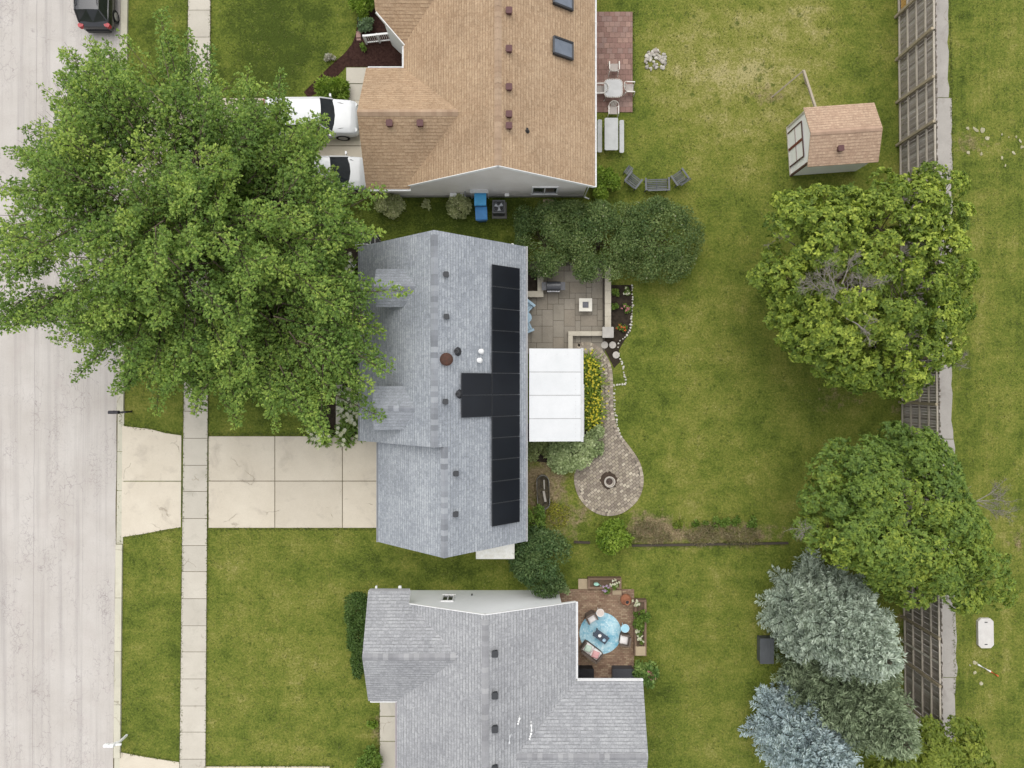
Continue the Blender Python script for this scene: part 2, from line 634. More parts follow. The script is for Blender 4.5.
    nn = unit(rng.normal(0, .42, C.shape) + np.array([0, 0, 1.0]) + d * .2)
    L = leaf[0] * rng.uniform(.65, 1.25, len(idx))
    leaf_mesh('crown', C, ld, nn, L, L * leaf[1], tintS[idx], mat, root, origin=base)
    mb = MB()
    roots = BT - BD * BL[:, None] + np.array([0, 0, -.3])
    limbs(mb, rng, base, fork, r0, roots)
    for b_ in range(nbough):
        a, e = Vector(roots[b_]), Vector(BT[b_])
        mb.tube([a, a.lerp(e, .5) + Vector((0, 0, -.04)), e], [.035, .02, .005], 4, cap=False)
    for i in range(n):
        mb.tube([T[i] - D[i] * Ls[i], T[i] - D[i] * .1], [.012, .004], 3, cap=False)
    mb.build('trunk', BARK, root, smooth=True)
    return root

def rosette_tree(name, label, cat, outline, zedge, z0, ztop, nclump, ros, mat, seed, leaf=(.2, .5), depth=.7, crad=(.5, .95), nl=12, r0=.2, fork=1.6, group=None, holes=(), trunk=None, flat=.85, shell=(.72, 1.06), lift=(.0, .55), grad=0.0):
    """crown of rounded clumps, each covered with rosettes of leaves that face outwards"""
    rng = np.random.default_rng(seed)
    S, c = crown_sample(rng, outline, zedge, z0, ztop, nclump, depth)
    for hx, hy, hr in holes:
        px = np.stack([512 + S[:, 0] * F / (H - S[:, 2]), 384 - S[:, 1] * F / (H - S[:, 2])], 1)
        S = S[np.hypot(px[:, 0] - hx, px[:, 1] - hy) > hr]
    n = len(S)
    base = tuple(trunk) if trunk else (c[0], c[1], 0)
    root = thing(name, label, cat, base, group=group)
    T = S[:, :3]
    out = unit(T - np.array([c[0], c[1], z0 + .5 * (zedge - z0)]))
    cr = rng.uniform(*crad, n)
    idx = np.repeat(np.arange(n), ros)
    g = unit(rng.normal(0, 1, (len(idx), 3)) + out[idx] * .7 + np.array([0, 0, .5]))
    RC = T[idx] - out[idx] * (cr[idx] * .7)[:, None] + g * (cr[idx] * rng.uniform(*shell, len(idx)))[:, None] * np.array([1, 1, flat])
    # drop rosettes that leave the outline by far
    px = np.stack([512 + RC[:, 0] * F / (H - RC[:, 2]), 384 - RC[:, 1] * F / (H - RC[:, 2])], 1)
    cen = np.array(outline).mean(0)
    ok = in_poly(cen + (px - cen) * .975, outline)
    RC, g, idx = RC[ok], g[ok], idx[ok]
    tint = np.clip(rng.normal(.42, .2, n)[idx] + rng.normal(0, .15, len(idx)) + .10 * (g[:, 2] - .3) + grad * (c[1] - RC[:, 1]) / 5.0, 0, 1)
    j = np.repeat(np.arange(len(RC)), nl)
    ax = unit(g[j] + np.array([0, 0, .35]))
    rv = rng.normal(0, 1, ax.shape)
    ld = unit(ax * rng.uniform(*lift, len(j))[:, None] + unit(rv - ax * (rv * ax).sum(1, keepdims=True)))
    nn = unit(ax + rng.normal(0, .25, ax.shape))
    L = leaf[0] * rng.uniform(.6, 1.25, len(j))
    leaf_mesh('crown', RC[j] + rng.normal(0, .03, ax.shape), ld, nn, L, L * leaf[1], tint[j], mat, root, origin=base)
    mb = MB()
    limbs(mb, rng, base, fork, r0, T - out * (cr * .6)[:, None])
    mb.build('trunk', BARK, root, smooth=True)
    return root, c

def twigs(mb, rng, a, d, L, r, depth, spread=.5, kids=4):
    a = Vector(a); d = Vector(d).normalized()
    mid = a + d * L * .5 + Vector(rng.normal(0, .06 * L, 3))
    e = a + d * L + Vector(rng.normal(0, .08 * L, 3))
    mb.tube([a, mid, e], [r, r * .75, r * .45], 4, cap=False)
    if depth:
        for _ in range(kids):
            t = rng.uniform(.25, 1)
            p = a.lerp(mid, t * 2) if t < .5 else mid.lerp(e, t * 2 - 1)
            nd = (d + Vector(rng.normal(0, spread, 3))).normalized()
            twigs(mb, rng, p, nd, L * rng.uniform(.4, .65), r * .5, depth - 1, spread, kids)

def spruce(name, label, cpx, r, h, mat, seed, group='spruces by the fence', nb=13, tuft=(.24, .055), droop=.18):
    rng = np.random.default_rng(seed)
    base = P(cpx[0], cpx[1], 0)
    root = thing(name, label, 'spruce tree', base, group=group)
    b = np.array(base)
    mb = MB()
    mb.tube([b, b + (0, 0, h * .5), b + (0, 0, h)], [.17, .1, .015], 8)
    C, D, Nn, L, tn = [], [], [], [], []
    z = .35
    while z < h - .15:
        q = z / h
        bl = r * (1 - q ** 1.5) ** .9 + .15
        nbr = max(5, int(nb * (1 - q * .45)))
        a0 = rng.uniform(0, 6.28)
        for i in range(nbr):
            a = a0 + 2 * math.pi * i / nbr + rng.normal(0, .14)
            Lb = bl * rng.uniform(.78, 1.12)
            dz = rng.uniform(-.1, .25) * Lb * (1 - q) + q * Lb * .6 - droop * Lb * (1 - q)
            d = np.array([math.cos(a), math.sin(a), 0])
            sd = np.array([-math.sin(a), math.cos(a), 0])
            p0 = b + (0, 0, z)
            p1 = p0 + d * Lb * .55 + (0, 0, dz * .35)
            p2 = p0 + d * Lb + (0, 0, dz + .12 * Lb)
            mb.tube([p0, p1, p2], [.025 * (1 - q) + .01, .015, .005], 3, cap=False)
            t_b = rng.uniform(.2, .8)
            # main shoot and side shoots
            ns = max(5, int(Lb / .11))
            for k in range(ns):
                t = (k + .5) / ns
                if t < .22:
                    continue
                p = (1 - t) ** 2 * p0 + 2 * t * (1 - t) * p1 + t * t * p2
                tan = unit(2 * (1 - t) * (p1 - p0) + 2 * t * (p2 - p1))
                for sg in (-1, 1):
                    sl = (Lb * .42 * (1 - t) + .16) * rng.uniform(.6, 1.15)
                    sdv = unit(tan * rng.uniform(.5, .9) + sd * sg * .9 + np.array([0, 0, rng.uniform(.0, .3)]))
                    m = max(2, int(sl / .075))
                    tt = (np.arange(m) + .5) / m
                    base_p = p + sdv * (tt * sl)[:, None]
                    for rep in range(2):
                        C.append(base_p + rng.normal(0, .02, (m, 3)))
                        D.append(unit(sdv + rng.normal(0, .38, (m, 3)) + np.array([0, 0, .22])))
                        Nn.append(unit(rng.normal(0, .5, (m, 3)) + np.array([0, 0, 1])))
                        L.append(np.full(m, tuft[0]) * rng.uniform(.6, 1.1, m))
                        tn.append(np.clip(t_b + .3 * (tt - .5) + .3 * (t - .5), 0, 1))
        z += .30 * (1 - q * .35)
    C, D, Nn, L, tn = map(np.concatenate, (C, D, Nn, L, tn))
    leaf_mesh('crown', C, D, Nn, L, tuft[1] * np.ones(len(C)), tn, mat, root, origin=base, fold=.3)
    mb.build('trunk', BARK, root, smooth=True)
    return root

def bush(name, label, cat, cpx, rx, ry, h, n, leaf, mat, seed, group=None, lumps=14, stem=True, zc=.45, lum=.35, upright=.3, flat_top=1.0):
    """dense shrub: lumps on an ellipsoid, covered in small leaves"""
    rng = np.random.default_rng(seed)
    b = np.array(P(cpx[0], cpx[1], 0)) if cpx[0] > 40 else np.array((cpx[0], cpx[1], 0.0))
    root = thing(name, label, cat, tuple(b), group=group)
    g = unit(rng.normal(0, 1, (lumps, 3)))
    g[:, 2] = np.abs(g[:, 2]) * 1.0 - .15
    g = unit(g)
    lc = g * np.array([rx, ry, h * .5]) * (1 - lum) * rng.uniform(.75, 1.05, (lumps, 1)) + np.array([0, 0, h * zc])
    lr = lum * rng.uniform(.75, 1.3, lumps)
    li = rng.integers(0, lumps, n)
    d = unit(rng.normal(0, 1, (n, 3)) + g[li] * .55 + np.array([0, 0, .25]))
    C = lc[li] + d * np.array([rx, ry, h * .55]) * (lr[li] * rng.uniform(.35, 1.05, n) ** .5)[:, None]
    C[:, 2] = np.maximum(C[:, 2], .03) * flat_top
    tint = np.clip(rng.normal(.5, .2, lumps)[li] + rng.normal(0, .14, n), 0, 1)
    rv = rng.normal(0, 1, (n, 3))
    ld = unit(rv * .9 + d * .55 + np.array([0, 0, upright]))
    nn = unit(d + rng.normal(0, .45, (n, 3)) + np.array([0, 0, .4]))
    L = leaf[0] * rng.uniform(.6, 1.3, n)
    leaf_mesh('crown' if stem else 'foliage', C + b, ld, nn, L, L * leaf[1], tint, mat, root, origin=tuple(b))
    if stem:
        mb = MB()
        for i in range(lumps):
            mb.tube([b + np.array([rng.normal(0, .06), rng.normal(0, .06), 0]), b + lc[i] * np.array([.5, .5, .6]), b + lc[i]], [.025, .016, .006], 4, cap=False)
        mb.build('stem', BARK, root)
    return root

def strap_plant(name, label, cat, spots, mat, seed, blades=40, L=.5, w=.05, group=None, flower=None, nflower=0, fsize=.09, fz=.5, at=None):
    """clumps of long arching leaves, one thing; optional flower heads as a part"""
    rng = np.random.default_rng(seed)
    b = np.array([np.mean([s[0] for s in spots]), np.mean([s[1] for s in spots]), 0.0])
    root = thing(name, label, cat, tuple(b), group=group)
    C, D, Nn, Ls, t = [], [], [], [], []
    for (x, y) in spots:
        a = rng.uniform(0, 6.28, blades)
        e = rng.uniform(.15, 1.1, blades)
        d = np.stack([np.cos(a) * np.cos(e), np.sin(a) * np.cos(e), np.sin(e)], 1)
        o = np.stack([x + rng.normal(0, .07, blades), y + rng.normal(0, .07, blades), np.full(blades, .03)], 1)
        l = L * rng.uniform(.6, 1.15, blades)
        C += [o, o + d * l[:, None] * .9]
        D += [d, unit(d + np.array([0, 0, -.75]))]
        nn = unit(np.array([0, 0, 1.0]) + rng.normal(0, .3, (blades, 3)))
        Nn += [nn, nn]
        Ls += [l, l * .7]
        tt = np.clip(rng.normal(.5, .2, blades), 0, 1)
        t += [tt, tt]
    C, D, Nn, Ls, t = map(np.concatenate, (C, D, Nn, Ls, t))
    leaf_mesh('foliage', C, D, Nn, Ls, w * np.ones(len(C)), t, mat, root, origin=tuple(b))
    if nflower:
        si = rng.integers(0, len(spots), nflower)
        sp = np.array(spots)
        k = 6
        cc = np.stack([sp[si, 0] + rng.normal(0, L * .45, nflower), sp[si, 1] + rng.normal(0, L * .45, nflower), fz * rng.uniform(.8, 1.15, nflower)], 1)
        j = np.repeat(np.arange(nflower), k)
        a = np.tile(np.arange(k) * 2 * math.pi / k, nflower)
        d = np.stack([np.cos(a), np.sin(a), np.full(len(a), .35)], 1)
        leaf_mesh('blossoms', cc[j], d, np.tile(np.array([[0, 0, 1.0]]), (len(j), 1)), fsize * np.ones(len(j)), fsize * .7, rng.uniform(0, 1, nflower)[j], flower, root, origin=tuple(b))
    return root

# ------------------------------------------------------------------ camera, sky, sun
scene.render.engine = 'CYCLES'
cam_d = bpy.data.cameras.new('camera')
cam_d.sensor_width = 36
cam_d.lens = F / 1024 * 36
cam_d.clip_start, cam_d.clip_end = .5, 4000
cam = bpy.data.objects.new('camera', cam_d)
COL.objects.link(cam)
cam.location = (0, 0, H)
scene.camera = cam
w = bpy.data.worlds.new('World')
scene.world = w
w.use_nodes = True
wn, wl = w.node_tree.nodes, w.node_tree.links
SUN_EL = R(62)
sky = wn.new('ShaderNodeTexSky')
sky.sky_type = 'NISHITA'
sky.sun_disc = False
sky.sun_elevation = SUN_EL
sky.sun_rotation = R(-14)
sky.dust_density = 4
hs = wn.new('ShaderNodeHueSaturation')
hs.inputs['Saturation'].default_value = .22
wl.new(sky.outputs[0], hs.inputs['Color'])
even = wn.new('ShaderNodeMix')          # cloud layer: evens the sky out towards the horizon
even.data_type = 'RGBA'
even.inputs[0].default_value = .8
even.inputs[7].default_value = (3.0, 3.05, 3.15, 1)
wl.new(hs.outputs[0], even.inputs[6])
wl.new(even.outputs[2], wn['Background'].inputs['Color'])
wn['Background'].inputs['Strength'].default_value = .15
sun_d = bpy.data.lights.new('sun', 'SUN')
sun_d.energy = .85
sun_d.angle = R(60)
sun_d.color = (1, .97, .92)
sun = bpy.data.objects.new('sun', sun_d)
COL.objects.link(sun)
sun.rotation_euler = (-(math.pi / 2 - SUN_EL), 0, R(14))
sun.location = (0, 0, 60)
vs = scene.view_settings
vs.view_transform = 'Standard'
vs.look = 'None'
vs.gamma = 1
vs.use_curve_mapping = False
vs.exposure = 1.1
scene.cycles.max_bounces = 6
scene.cycles.diffuse_bounces = 3
scene.cycles.transmission_bounces = 3
scene.cycles.glossy_bounces = 2
scene.cycles.use_denoising = True
scene.cycles.use_adaptive_sampling = True
scene.cycles.adaptive_threshold = .02

# ------------------------------------------------------------------ lawn: one sheet to the horizon
def lawn():
    fx = list(np.arange(-34, 34.01, .45))
    fy = list(np.arange(-27, 27.01, .45))
    xs = np.array([-2500, -800, -250, -90, -50] + fx + [50, 90, 250, 800, 2500])
    ys = np.array([-2500, -800, -250, -90, -45] + fy + [45, 90, 250, 800, 2500])
    X, Y = np.meshgrid(xs, ys)
    px, py = 512 + X * F / H, 384 - Y * F / H
    dry = np.full(X.shape, .36)
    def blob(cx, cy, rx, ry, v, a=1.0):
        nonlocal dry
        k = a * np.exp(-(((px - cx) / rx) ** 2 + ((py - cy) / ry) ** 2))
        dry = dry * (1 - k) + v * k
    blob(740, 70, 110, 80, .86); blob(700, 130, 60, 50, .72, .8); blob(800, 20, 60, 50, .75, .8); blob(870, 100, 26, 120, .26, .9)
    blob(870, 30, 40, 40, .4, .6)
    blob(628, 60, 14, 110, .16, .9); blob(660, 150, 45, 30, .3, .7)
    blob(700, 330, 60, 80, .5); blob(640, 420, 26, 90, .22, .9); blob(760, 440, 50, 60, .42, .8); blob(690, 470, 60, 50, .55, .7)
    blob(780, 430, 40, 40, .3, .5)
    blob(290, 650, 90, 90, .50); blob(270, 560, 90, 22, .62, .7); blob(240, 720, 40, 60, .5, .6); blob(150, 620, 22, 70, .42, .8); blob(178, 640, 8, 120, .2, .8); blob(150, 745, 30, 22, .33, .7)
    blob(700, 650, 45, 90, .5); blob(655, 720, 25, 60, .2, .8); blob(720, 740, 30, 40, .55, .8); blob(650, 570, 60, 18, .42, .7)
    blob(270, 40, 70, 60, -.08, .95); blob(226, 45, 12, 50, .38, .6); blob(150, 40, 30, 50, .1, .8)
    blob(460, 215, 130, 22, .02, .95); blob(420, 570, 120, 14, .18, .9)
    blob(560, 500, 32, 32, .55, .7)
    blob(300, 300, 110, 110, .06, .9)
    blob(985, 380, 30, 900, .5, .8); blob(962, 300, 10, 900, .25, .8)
    soil = np.zeros(X.shape)
    def earth(cx, cy, rx, ry, v):
        nonlocal soil
        k = np.clip(1.35 * np.exp(-(((px - cx) / rx) ** 2 + ((py - cy) / ry) ** 2)), 0, 1)
        soil = np.maximum(soil, v * k)
    earth(545, 490, 24, 34, .75); earth(535, 480, 16, 16, .9); earth(565, 520, 22, 22, .5); earth(580, 512, 14, 12, .6); earth(555, 540, 24, 14, .4)
    earth(655, 530, 30, 15, .85); earth(690, 537, 26, 9, .8); earth(728, 534, 56, 13, .62); earth(640, 516, 12, 8, .6)
    earth(969, 142, 15, 11, .55); earth(1000, 150, 26, 14, .22); earth(980, 672, 14, 10, .22)
    earth(835, 400, 36, 14, .35); earth(900, 410, 12, 8, .5); earth(896, 60, 3, 110, .45); earth(900, 660, 4, 60, .5); earth(1018, 540, 8, 12, .5)
    earth(377, 728, 6, 20, .6); earth(768, 95, 18, 10, .5); earth(560, 590, 10, 8, .6)
    n = X.size
    me = bpy.data.meshes.new('lawn')
    nx, ny = len(xs), len(ys)
    v = np.stack([X, Y, np.zeros_like(X)], 2).reshape(-1, 3)
    i = np.arange((ny - 1) * (nx - 1))
    r, c = i // (nx - 1), i % (nx - 1)
    a = r * nx + c
    fc = np.stack([a, a + 1, a + nx + 1, a + nx], 1)
    me.from_pydata(v.tolist(), [], fc.tolist())
    at = me.attributes.new('dry', 'FLOAT', 'POINT')
    at.data.foreach_set('value', dry.reshape(-1).astype(np.float32))
    at = me.attributes.new('soil', 'FLOAT', 'POINT')
    at.data.foreach_set('value', soil.reshape(-1).astype(np.float32))
    m, N, L, b = new_mat('lawn_grass', .95, .15)
    nt = m.node_tree
    p = pos(nt)
    A = N.new('ShaderNodeAttribute'); A.attribute_name = 'dry'
    n1 = noise(nt, p, .55, 6, .62)
    n2 = noise(nt, p, 2.4, 5, .65, .4)
    n3 = noise(nt, p, 9, 4, .7)
    n4 = noise(nt, p, 26, 2, .7)
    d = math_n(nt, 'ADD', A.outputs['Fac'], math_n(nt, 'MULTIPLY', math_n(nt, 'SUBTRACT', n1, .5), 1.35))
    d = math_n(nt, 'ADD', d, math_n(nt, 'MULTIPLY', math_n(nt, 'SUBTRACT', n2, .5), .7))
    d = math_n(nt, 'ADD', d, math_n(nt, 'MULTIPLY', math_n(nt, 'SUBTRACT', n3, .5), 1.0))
    # mowing lanes on the open verge beyond the fence run along it
    sep = N.new('ShaderNodeSeparateXYZ'); L.new(p, sep.inputs[0])
    lane = noise(nt, pos(nt, scale=(1.9, .07, 1)), 1.0, 4, .7, .5)
    verge = ramp(nt, sep.outputs[0], 24.2, 25.2)
    d = math_n(nt, 'ADD', d, math_n(nt, 'MULTIPLY', math_n(nt, 'MULTIPLY', math_n(nt, 'SUBTRACT', lane, .5), .75), verge))
    # faint mowing lanes elsewhere
    lane2 = noise(nt, pos(nt, scale=(.12, 1.6, 1)), 1.0, 2, .5)
    d = math_n(nt, 'ADD', d, math_n(nt, 'MULTIPLY', math_n(nt, 'SUBTRACT', lane2, .5), .3))
    cr = N.new('ShaderNodeValToRGB')
    els = cr.color_ramp.elements
    els.new(.3); els.new(.6); els.new(.8)
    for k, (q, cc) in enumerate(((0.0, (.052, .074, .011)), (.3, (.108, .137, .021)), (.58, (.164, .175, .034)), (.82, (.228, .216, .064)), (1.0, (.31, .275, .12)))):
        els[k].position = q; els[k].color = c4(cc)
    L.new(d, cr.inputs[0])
    # dark clover and weed spots
    vo = N.new('ShaderNodeTexVoronoi'); vo.inputs['Scale'].default_value = 1.5; vo.inputs['Randomness'].default_value = 1
    L.new(pos(nt, scale=(1, 1.2, 1)), vo.inputs['Vector'])
    spot = math_n(nt, 'MULTIPLY', ramp(nt, math_n(nt, 'ADD', vo.outputs['Distance'], math_n(nt, 'MULTIPLY', n3, .3)), .40, .20), ramp(nt, noise(nt, pos(nt, loc=(9, 4, 0)), .4, 3, .5), .46, .58))
    col = mix_col(nt, cr.outputs[0], (.055, .08, .012), math_n(nt, 'MULTIPLY', spot, .75))
    vs_ = N.new('ShaderNodeTexVoronoi'); vs_.inputs['Scale'].default_value = 1.15
    L.new(pos(nt, loc=(2.3, 5.1, 0)), vs_.inputs['Vector'])
    tuft = ramp(nt, math_n(nt, 'ADD', vs_.outputs['Distance'], math_n(nt, 'MULTIPLY', n3, .35)), .40, .24)
    tuft = math_n(nt, 'MULTIPLY', tuft, ramp(nt, A.outputs['Fac'], .45, .7))
    col = mix_col(nt, col, (.060, .085, .014), math_n(nt, 'MULTIPLY', tuft, .8))
    So = N.new('ShaderNodeAttribute'); So.attribute_name = 'soil'
    sm = ramp(nt, math_n(nt, 'ADD', So.outputs['Fac'], math_n(nt, 'MULTIPLY', math_n(nt, 'SUBTRACT', n2, .5), 1.6)), .30, .75)
    sm = math_n(nt, 'MULTIPLY', sm, ramp(nt, So.outputs['Fac'], .03, .2))
    earth_c = mix_col(nt, (.135, .098, .052), (.27, .215, .125), ramp(nt, n3, .35, .65))
    col = mix_col(nt, col, earth_c, sm)
    # scattered pale straw and clover heads
    vp = N.new('ShaderNodeTexVoronoi'); vp.inputs['Scale'].default_value = 3.3
    L.new(p, vp.inputs['Vector'])
    col = mix_col(nt, col, (.34, .32, .17), math_n(nt, 'MULTIPLY', ramp(nt, vp.outputs['Distance'], .10, .05), math_n(nt, 'MULTIPLY', ramp(nt, n1, .45, .6), .7)))
    g = math_n(nt, 'ADD', math_n(nt, 'MULTIPLY', n4, 1.4), math_n(nt, 'ADD', math_n(nt, 'MULTIPLY', n3, .9), -.15))
    cm = N.new('ShaderNodeCombineColor')
    for k in range(3):
        L.new(g, cm.inputs[k])
    col = mix_col(nt, col, cm.outputs[0], 1.0, 'MULTIPLY')
    L.new(col, b.inputs['Base Color'])
    bump(nt, b, math_n(nt, 'ADD', n4, n3), .7, .05)
    me.materials.append(m)
    o = bpy.data.objects.new('lawn', me)
    COL.objects.link(o)
    tag(o, kind='structure')
lawn()

# ------------------------------------------------------------------ street
def road_mat():
    m, N, L, b = new_mat('worn_concrete_road', .9, .25)
    nt = m.node_tree
    p = pos(nt)
    n1 = noise(nt, p, .35, 5, .6)
    str_ = noise(nt, pos(nt, scale=(2.2, .05, 1)), 1.0, 5, .65)
    n4 = noise(nt, p, 22, 3, .7)
    col = mix_col(nt, (.405, .372, .34), (.485, .455, .425), ramp(nt, n1, .3, .7))
    col = mix_col(nt, col, (.31, .285, .27), math_n(nt, 'MULTIPLY', ramp(nt, str_, .48, .72), .75))
    # crack network
    wv = N.new('ShaderNodeMix'); wv.data_type = 'VECTOR'
    no = N.new('ShaderNodeTexNoise'); no.inputs['Scale'].default_value = 1.8; no.inputs['Detail'].default_value = 4
    L.new(p, no.inputs['Vector'])
    vm = N.new('ShaderNodeVectorMath'); vm.operation = 'MULTIPLY_ADD'
    vm.inputs[1].default_value = (.8, .8, .8)
    L.new(no.outputs['Color'], vm.inputs[0]); L.new(p, vm.inputs[2])
    for sc, wd, lo, hi, am in ((.8, .010, .52, .64, .38), (2.2, .03, .50, .61, .6), (5.0, .055, .53, .63, .5)):
        vo = N.new('ShaderNodeTexVoronoi'); vo.feature = 'DISTANCE_TO_EDGE'
        vo.inputs['Scale'].default_value = sc
        mp = N.new('ShaderNodeMapping'); mp.inputs['Scale'].default_value = (1, .5, 1)
        L.new(vm.outputs[0], mp.inputs['Vector']); L.new(mp.outputs[0], vo.inputs['Vector'])
        ln = ramp(nt, vo.outputs['Distance'], wd, wd * .2)
        mk = ramp(nt, noise(nt, pos(nt, scale=(.5, .16, 1), loc=(sc, 3, 0)), 1.6, 4, .6), lo, hi)
        col = mix_col(nt, col, (.22, .19, .19), math_n(nt, 'MULTIPLY', math_n(nt, 'MULTIPLY', ln, mk), am))
    # long seams between paving lanes
    sep = N.new('ShaderNodeSeparateXYZ'); L.new(p, sep.inputs[0])
    x = math_n(nt, 'ADD', sep.outputs[0], math_n(nt, 'MULTIPLY', math_n(nt, 'SUBTRACT', noise(nt, pos(nt, scale=(.3, .5, 1)), 1.0, 4, .6), .5), .14))
    x = math_n(nt, 'ADD', x, math_n(nt, 'MULTIPLY', sep.outputs[1], -.006))
    for x0, a_ in ((-26.85, .45), (-30.3, .3), (-24.1, .22)):
        ln = ramp(nt, math_n(nt, 'ABSOLUTE', math_n(nt, 'SUBTRACT', x, x0)), .035, .01)
        col = mix_col(nt, col, (.22, .20, .195), math_n(nt, 'MULTIPLY', ln, a_))
    # faint tar blotches and pinkish aggregate patches
    col = mix_col(nt, col, (.40, .35, .33), math_n(nt, 'MULTIPLY', ramp(nt, noise(nt, pos(nt, loc=(7, 2, 0)), .8, 4, .6), .55, .75), .4))
    g = math_n(nt, 'ADD', math_n(nt, 'MULTIPLY', n4, .34), .83)
    cm = N.new('ShaderNodeCombineColor')
    for k in range(3):
        L.new(g, cm.inputs[k])
    L.new(mix_col(nt, col, cm.outputs[0], 1.0, 'MULTIPLY'), b.inputs['Base Color'])
    bump(nt, b, n4, .25, .01)
    return m

def concrete(name, a, b_, stain=(.34, .30, .24), stain_amt=.5):
    m, N, L, b = new_mat(name, .88, .25)
    nt = m.node_tree
    p = pos(nt)
    col = mix_col(nt, a, b_, ramp(nt, noise(nt, p, .7, 5, .6), .3, .7))
    s = ramp(nt, noise(nt, pos(nt, loc=(3, 9, 0)), .9, 6, .65, .6), .54, .74)
    col = mix_col(nt, col, stain, math_n(nt, 'MULTIPLY', s, stain_amt))
    s2 = ramp(nt, noise(nt, pos(nt, loc=(13, 2, 0)), 5, 5, .7), .62, .75)
    col = mix_col(nt, col, tuple(x * .75 for x in stain), math_n(nt, 'MULTIPLY', s2, stain_amt * .6))
    vo = N.new('ShaderNodeTexVoronoi'); vo.feature = 'DISTANCE_TO_EDGE'; vo.inputs['Scale'].default_value = .42
    vm = N.new('ShaderNodeVectorMath'); vm.operation = 'MULTIPLY_ADD'; vm.inputs[1].default_value = (.5, .5, .5)
    no = N.new('ShaderNodeTexNoise'); no.inputs['Scale'].default_value = 2.2; no.inputs['Detail'].default_value = 4
    L.new(p, no.inputs['Vector']); L.new(no.outputs['Color'], vm.inputs[0]); L.new(p, vm.inputs[2]); L.new(vm.outputs[0], vo.inputs['Vector'])
    cm_ = math_n(nt, 'MULTIPLY', ramp(nt, vo.outputs['Distance'], .012, .004), ramp(nt, noise(nt, pos(nt, loc=(1, 8, 0)), .5, 3, .6), .57, .62))
    col = mix_col(nt, col, (.22, .185, .14), math_n(nt, 'MULTIPLY', cm_, .6))
    # per-slab tone
    g = N.new('ShaderNodeNewGeometry')
    t = math_n(nt, 'ADD', math_n(nt, 'MULTIPLY', g.outputs['Random Per Island'], .12), .94)
    t = math_n(nt, 'MULTIPLY', t, math_n(nt, 'ADD', math_n(nt, 'MULTIPLY', noise(nt, p, 24, 3, .7), .3), .85))
    cm = N.new('ShaderNodeCombineColor')
    for k in range(3):
        L.new(t, cm.inputs[k])
    L.new(mix_col(nt, col, cm.outputs[0], 1.0, 'MULTIPLY'), b.inputs['Base Color'])
    bump(nt, b, noise(nt, p, 30, 3, .7), .2, .01)
    return m

M_ROAD = road_mat()
M_DRIVE = concrete('driveway_concrete', (.49, .435, .35), (.55, .495, .405), (.35, .305, .25), .6)
M_WALK = concrete('sidewalk_concrete', (.43, .395, .335), (.485, .45, .385), (.32, .30, .25), .55)
M_KERB = concrete('kerb_concrete', (.44, .42, .34), (.52, .49, .39), (.34, .31, .24), .6)
M_STRIP = concrete('strip_concrete', (.30, .28, .255), (.37, .345, .315), (.22, .20, .18), .8)
M_JOINT = mottled('joint_soil', (.06, .05, .03), (.12, .10, .05), 5, .95, .1, 30, .3, .4)

def kx(Y, px_top=122.0, px_bot=114.5):
    """x of a line that runs along the street, given where it meets the frame's top and bottom"""
    a, b_ = (px_top - 512) * H / F, (px_bot - 512) * H / F
    t = (Y + 21.6) / 43.2
    return b_ + (a - b_) * t

def struct(mb, name, mats):
    return tag(mb.build(name, mats), kind='structure')

mb = MB()
ys = [-60, -25, -10, 0, 10, 25, 60]
for y0, y1 in zip(ys[:-1], ys[1:]):
    mb.face([(-34, y0, .006), (kx(y0) - .02, y0, .006), (kx(y1) - .02, y1, .006), (-34, y1, .006)])
struct(mb, 'road', M_ROAD)
# kerb: sections, dropped at the driveways
mb = MB()
y = -30.0
while y < 30:
    L_ = 3.0 if not -8.5 < y < -1.8 else 2.2
    y1 = y + L_
    drop = (-9.0 < y + L_ / 2 < -2.2) or (y < -21) or (10.2 < y + L_ / 2 < 16.5)
    zt = .03 if drop else .12
    w_ = .36
    mb.prism([(kx(y + .012), y + .012), (kx(y + .012) + w_, y + .012), (kx(y1 - .012) + w_, y1 - .012), (kx(y1 - .012), y1 - .012)], -.05, zt)
    y = y1
struct(mb, 'kerb', M_KERB)
# gutter dirt line
mb = MB()
for y0, y1 in zip(np.arange(-26, 26, 1.3), np.arange(-24.7, 27.3, 1.3)):
    a, c = .03 + .05 * abs(math.sin(y0 * 3.1)), .03 + .05 * abs(math.sin(y1 * 3.1))
    mb.face([(kx(y0) - a, y0, .011), (kx(y0) + .002, y0, .011), (kx(y1) + .002, y1, .011), (kx(y1) - c, y1, .011)])
struct(mb, 'gutter_dirt', M_JOINT)
# sidewalk
swl = lambda Y: kx(Y, 188.5, 180.0)
swr = lambda Y: kx(Y, 210.5, 205.5)
mb = MB(); jb = MB()
y = 27.0
k = 0
while y > -28:
    L_ = 1.52 if k % 3 else 1.47
    y1 = y - L_
    mb.prism([(swl(y1) , y1 + .014), (swr(y1), y1 + .014), (swr(y), y - .014), (swl(y), y - .014)], -.02, .030 + .004 * ((k * 7) % 3))
    y = y1; k += 1
struct(mb, 'sidewalk', M_WALK)
jb.prism([(swl(-28) - .03, -28), (swr(-28) + .03, -28), (swr(27) + .03, 27), (swl(27) - .03, 27)], -.02, .018)
struct(jb, 'sidewalk_bed', M_JOINT)
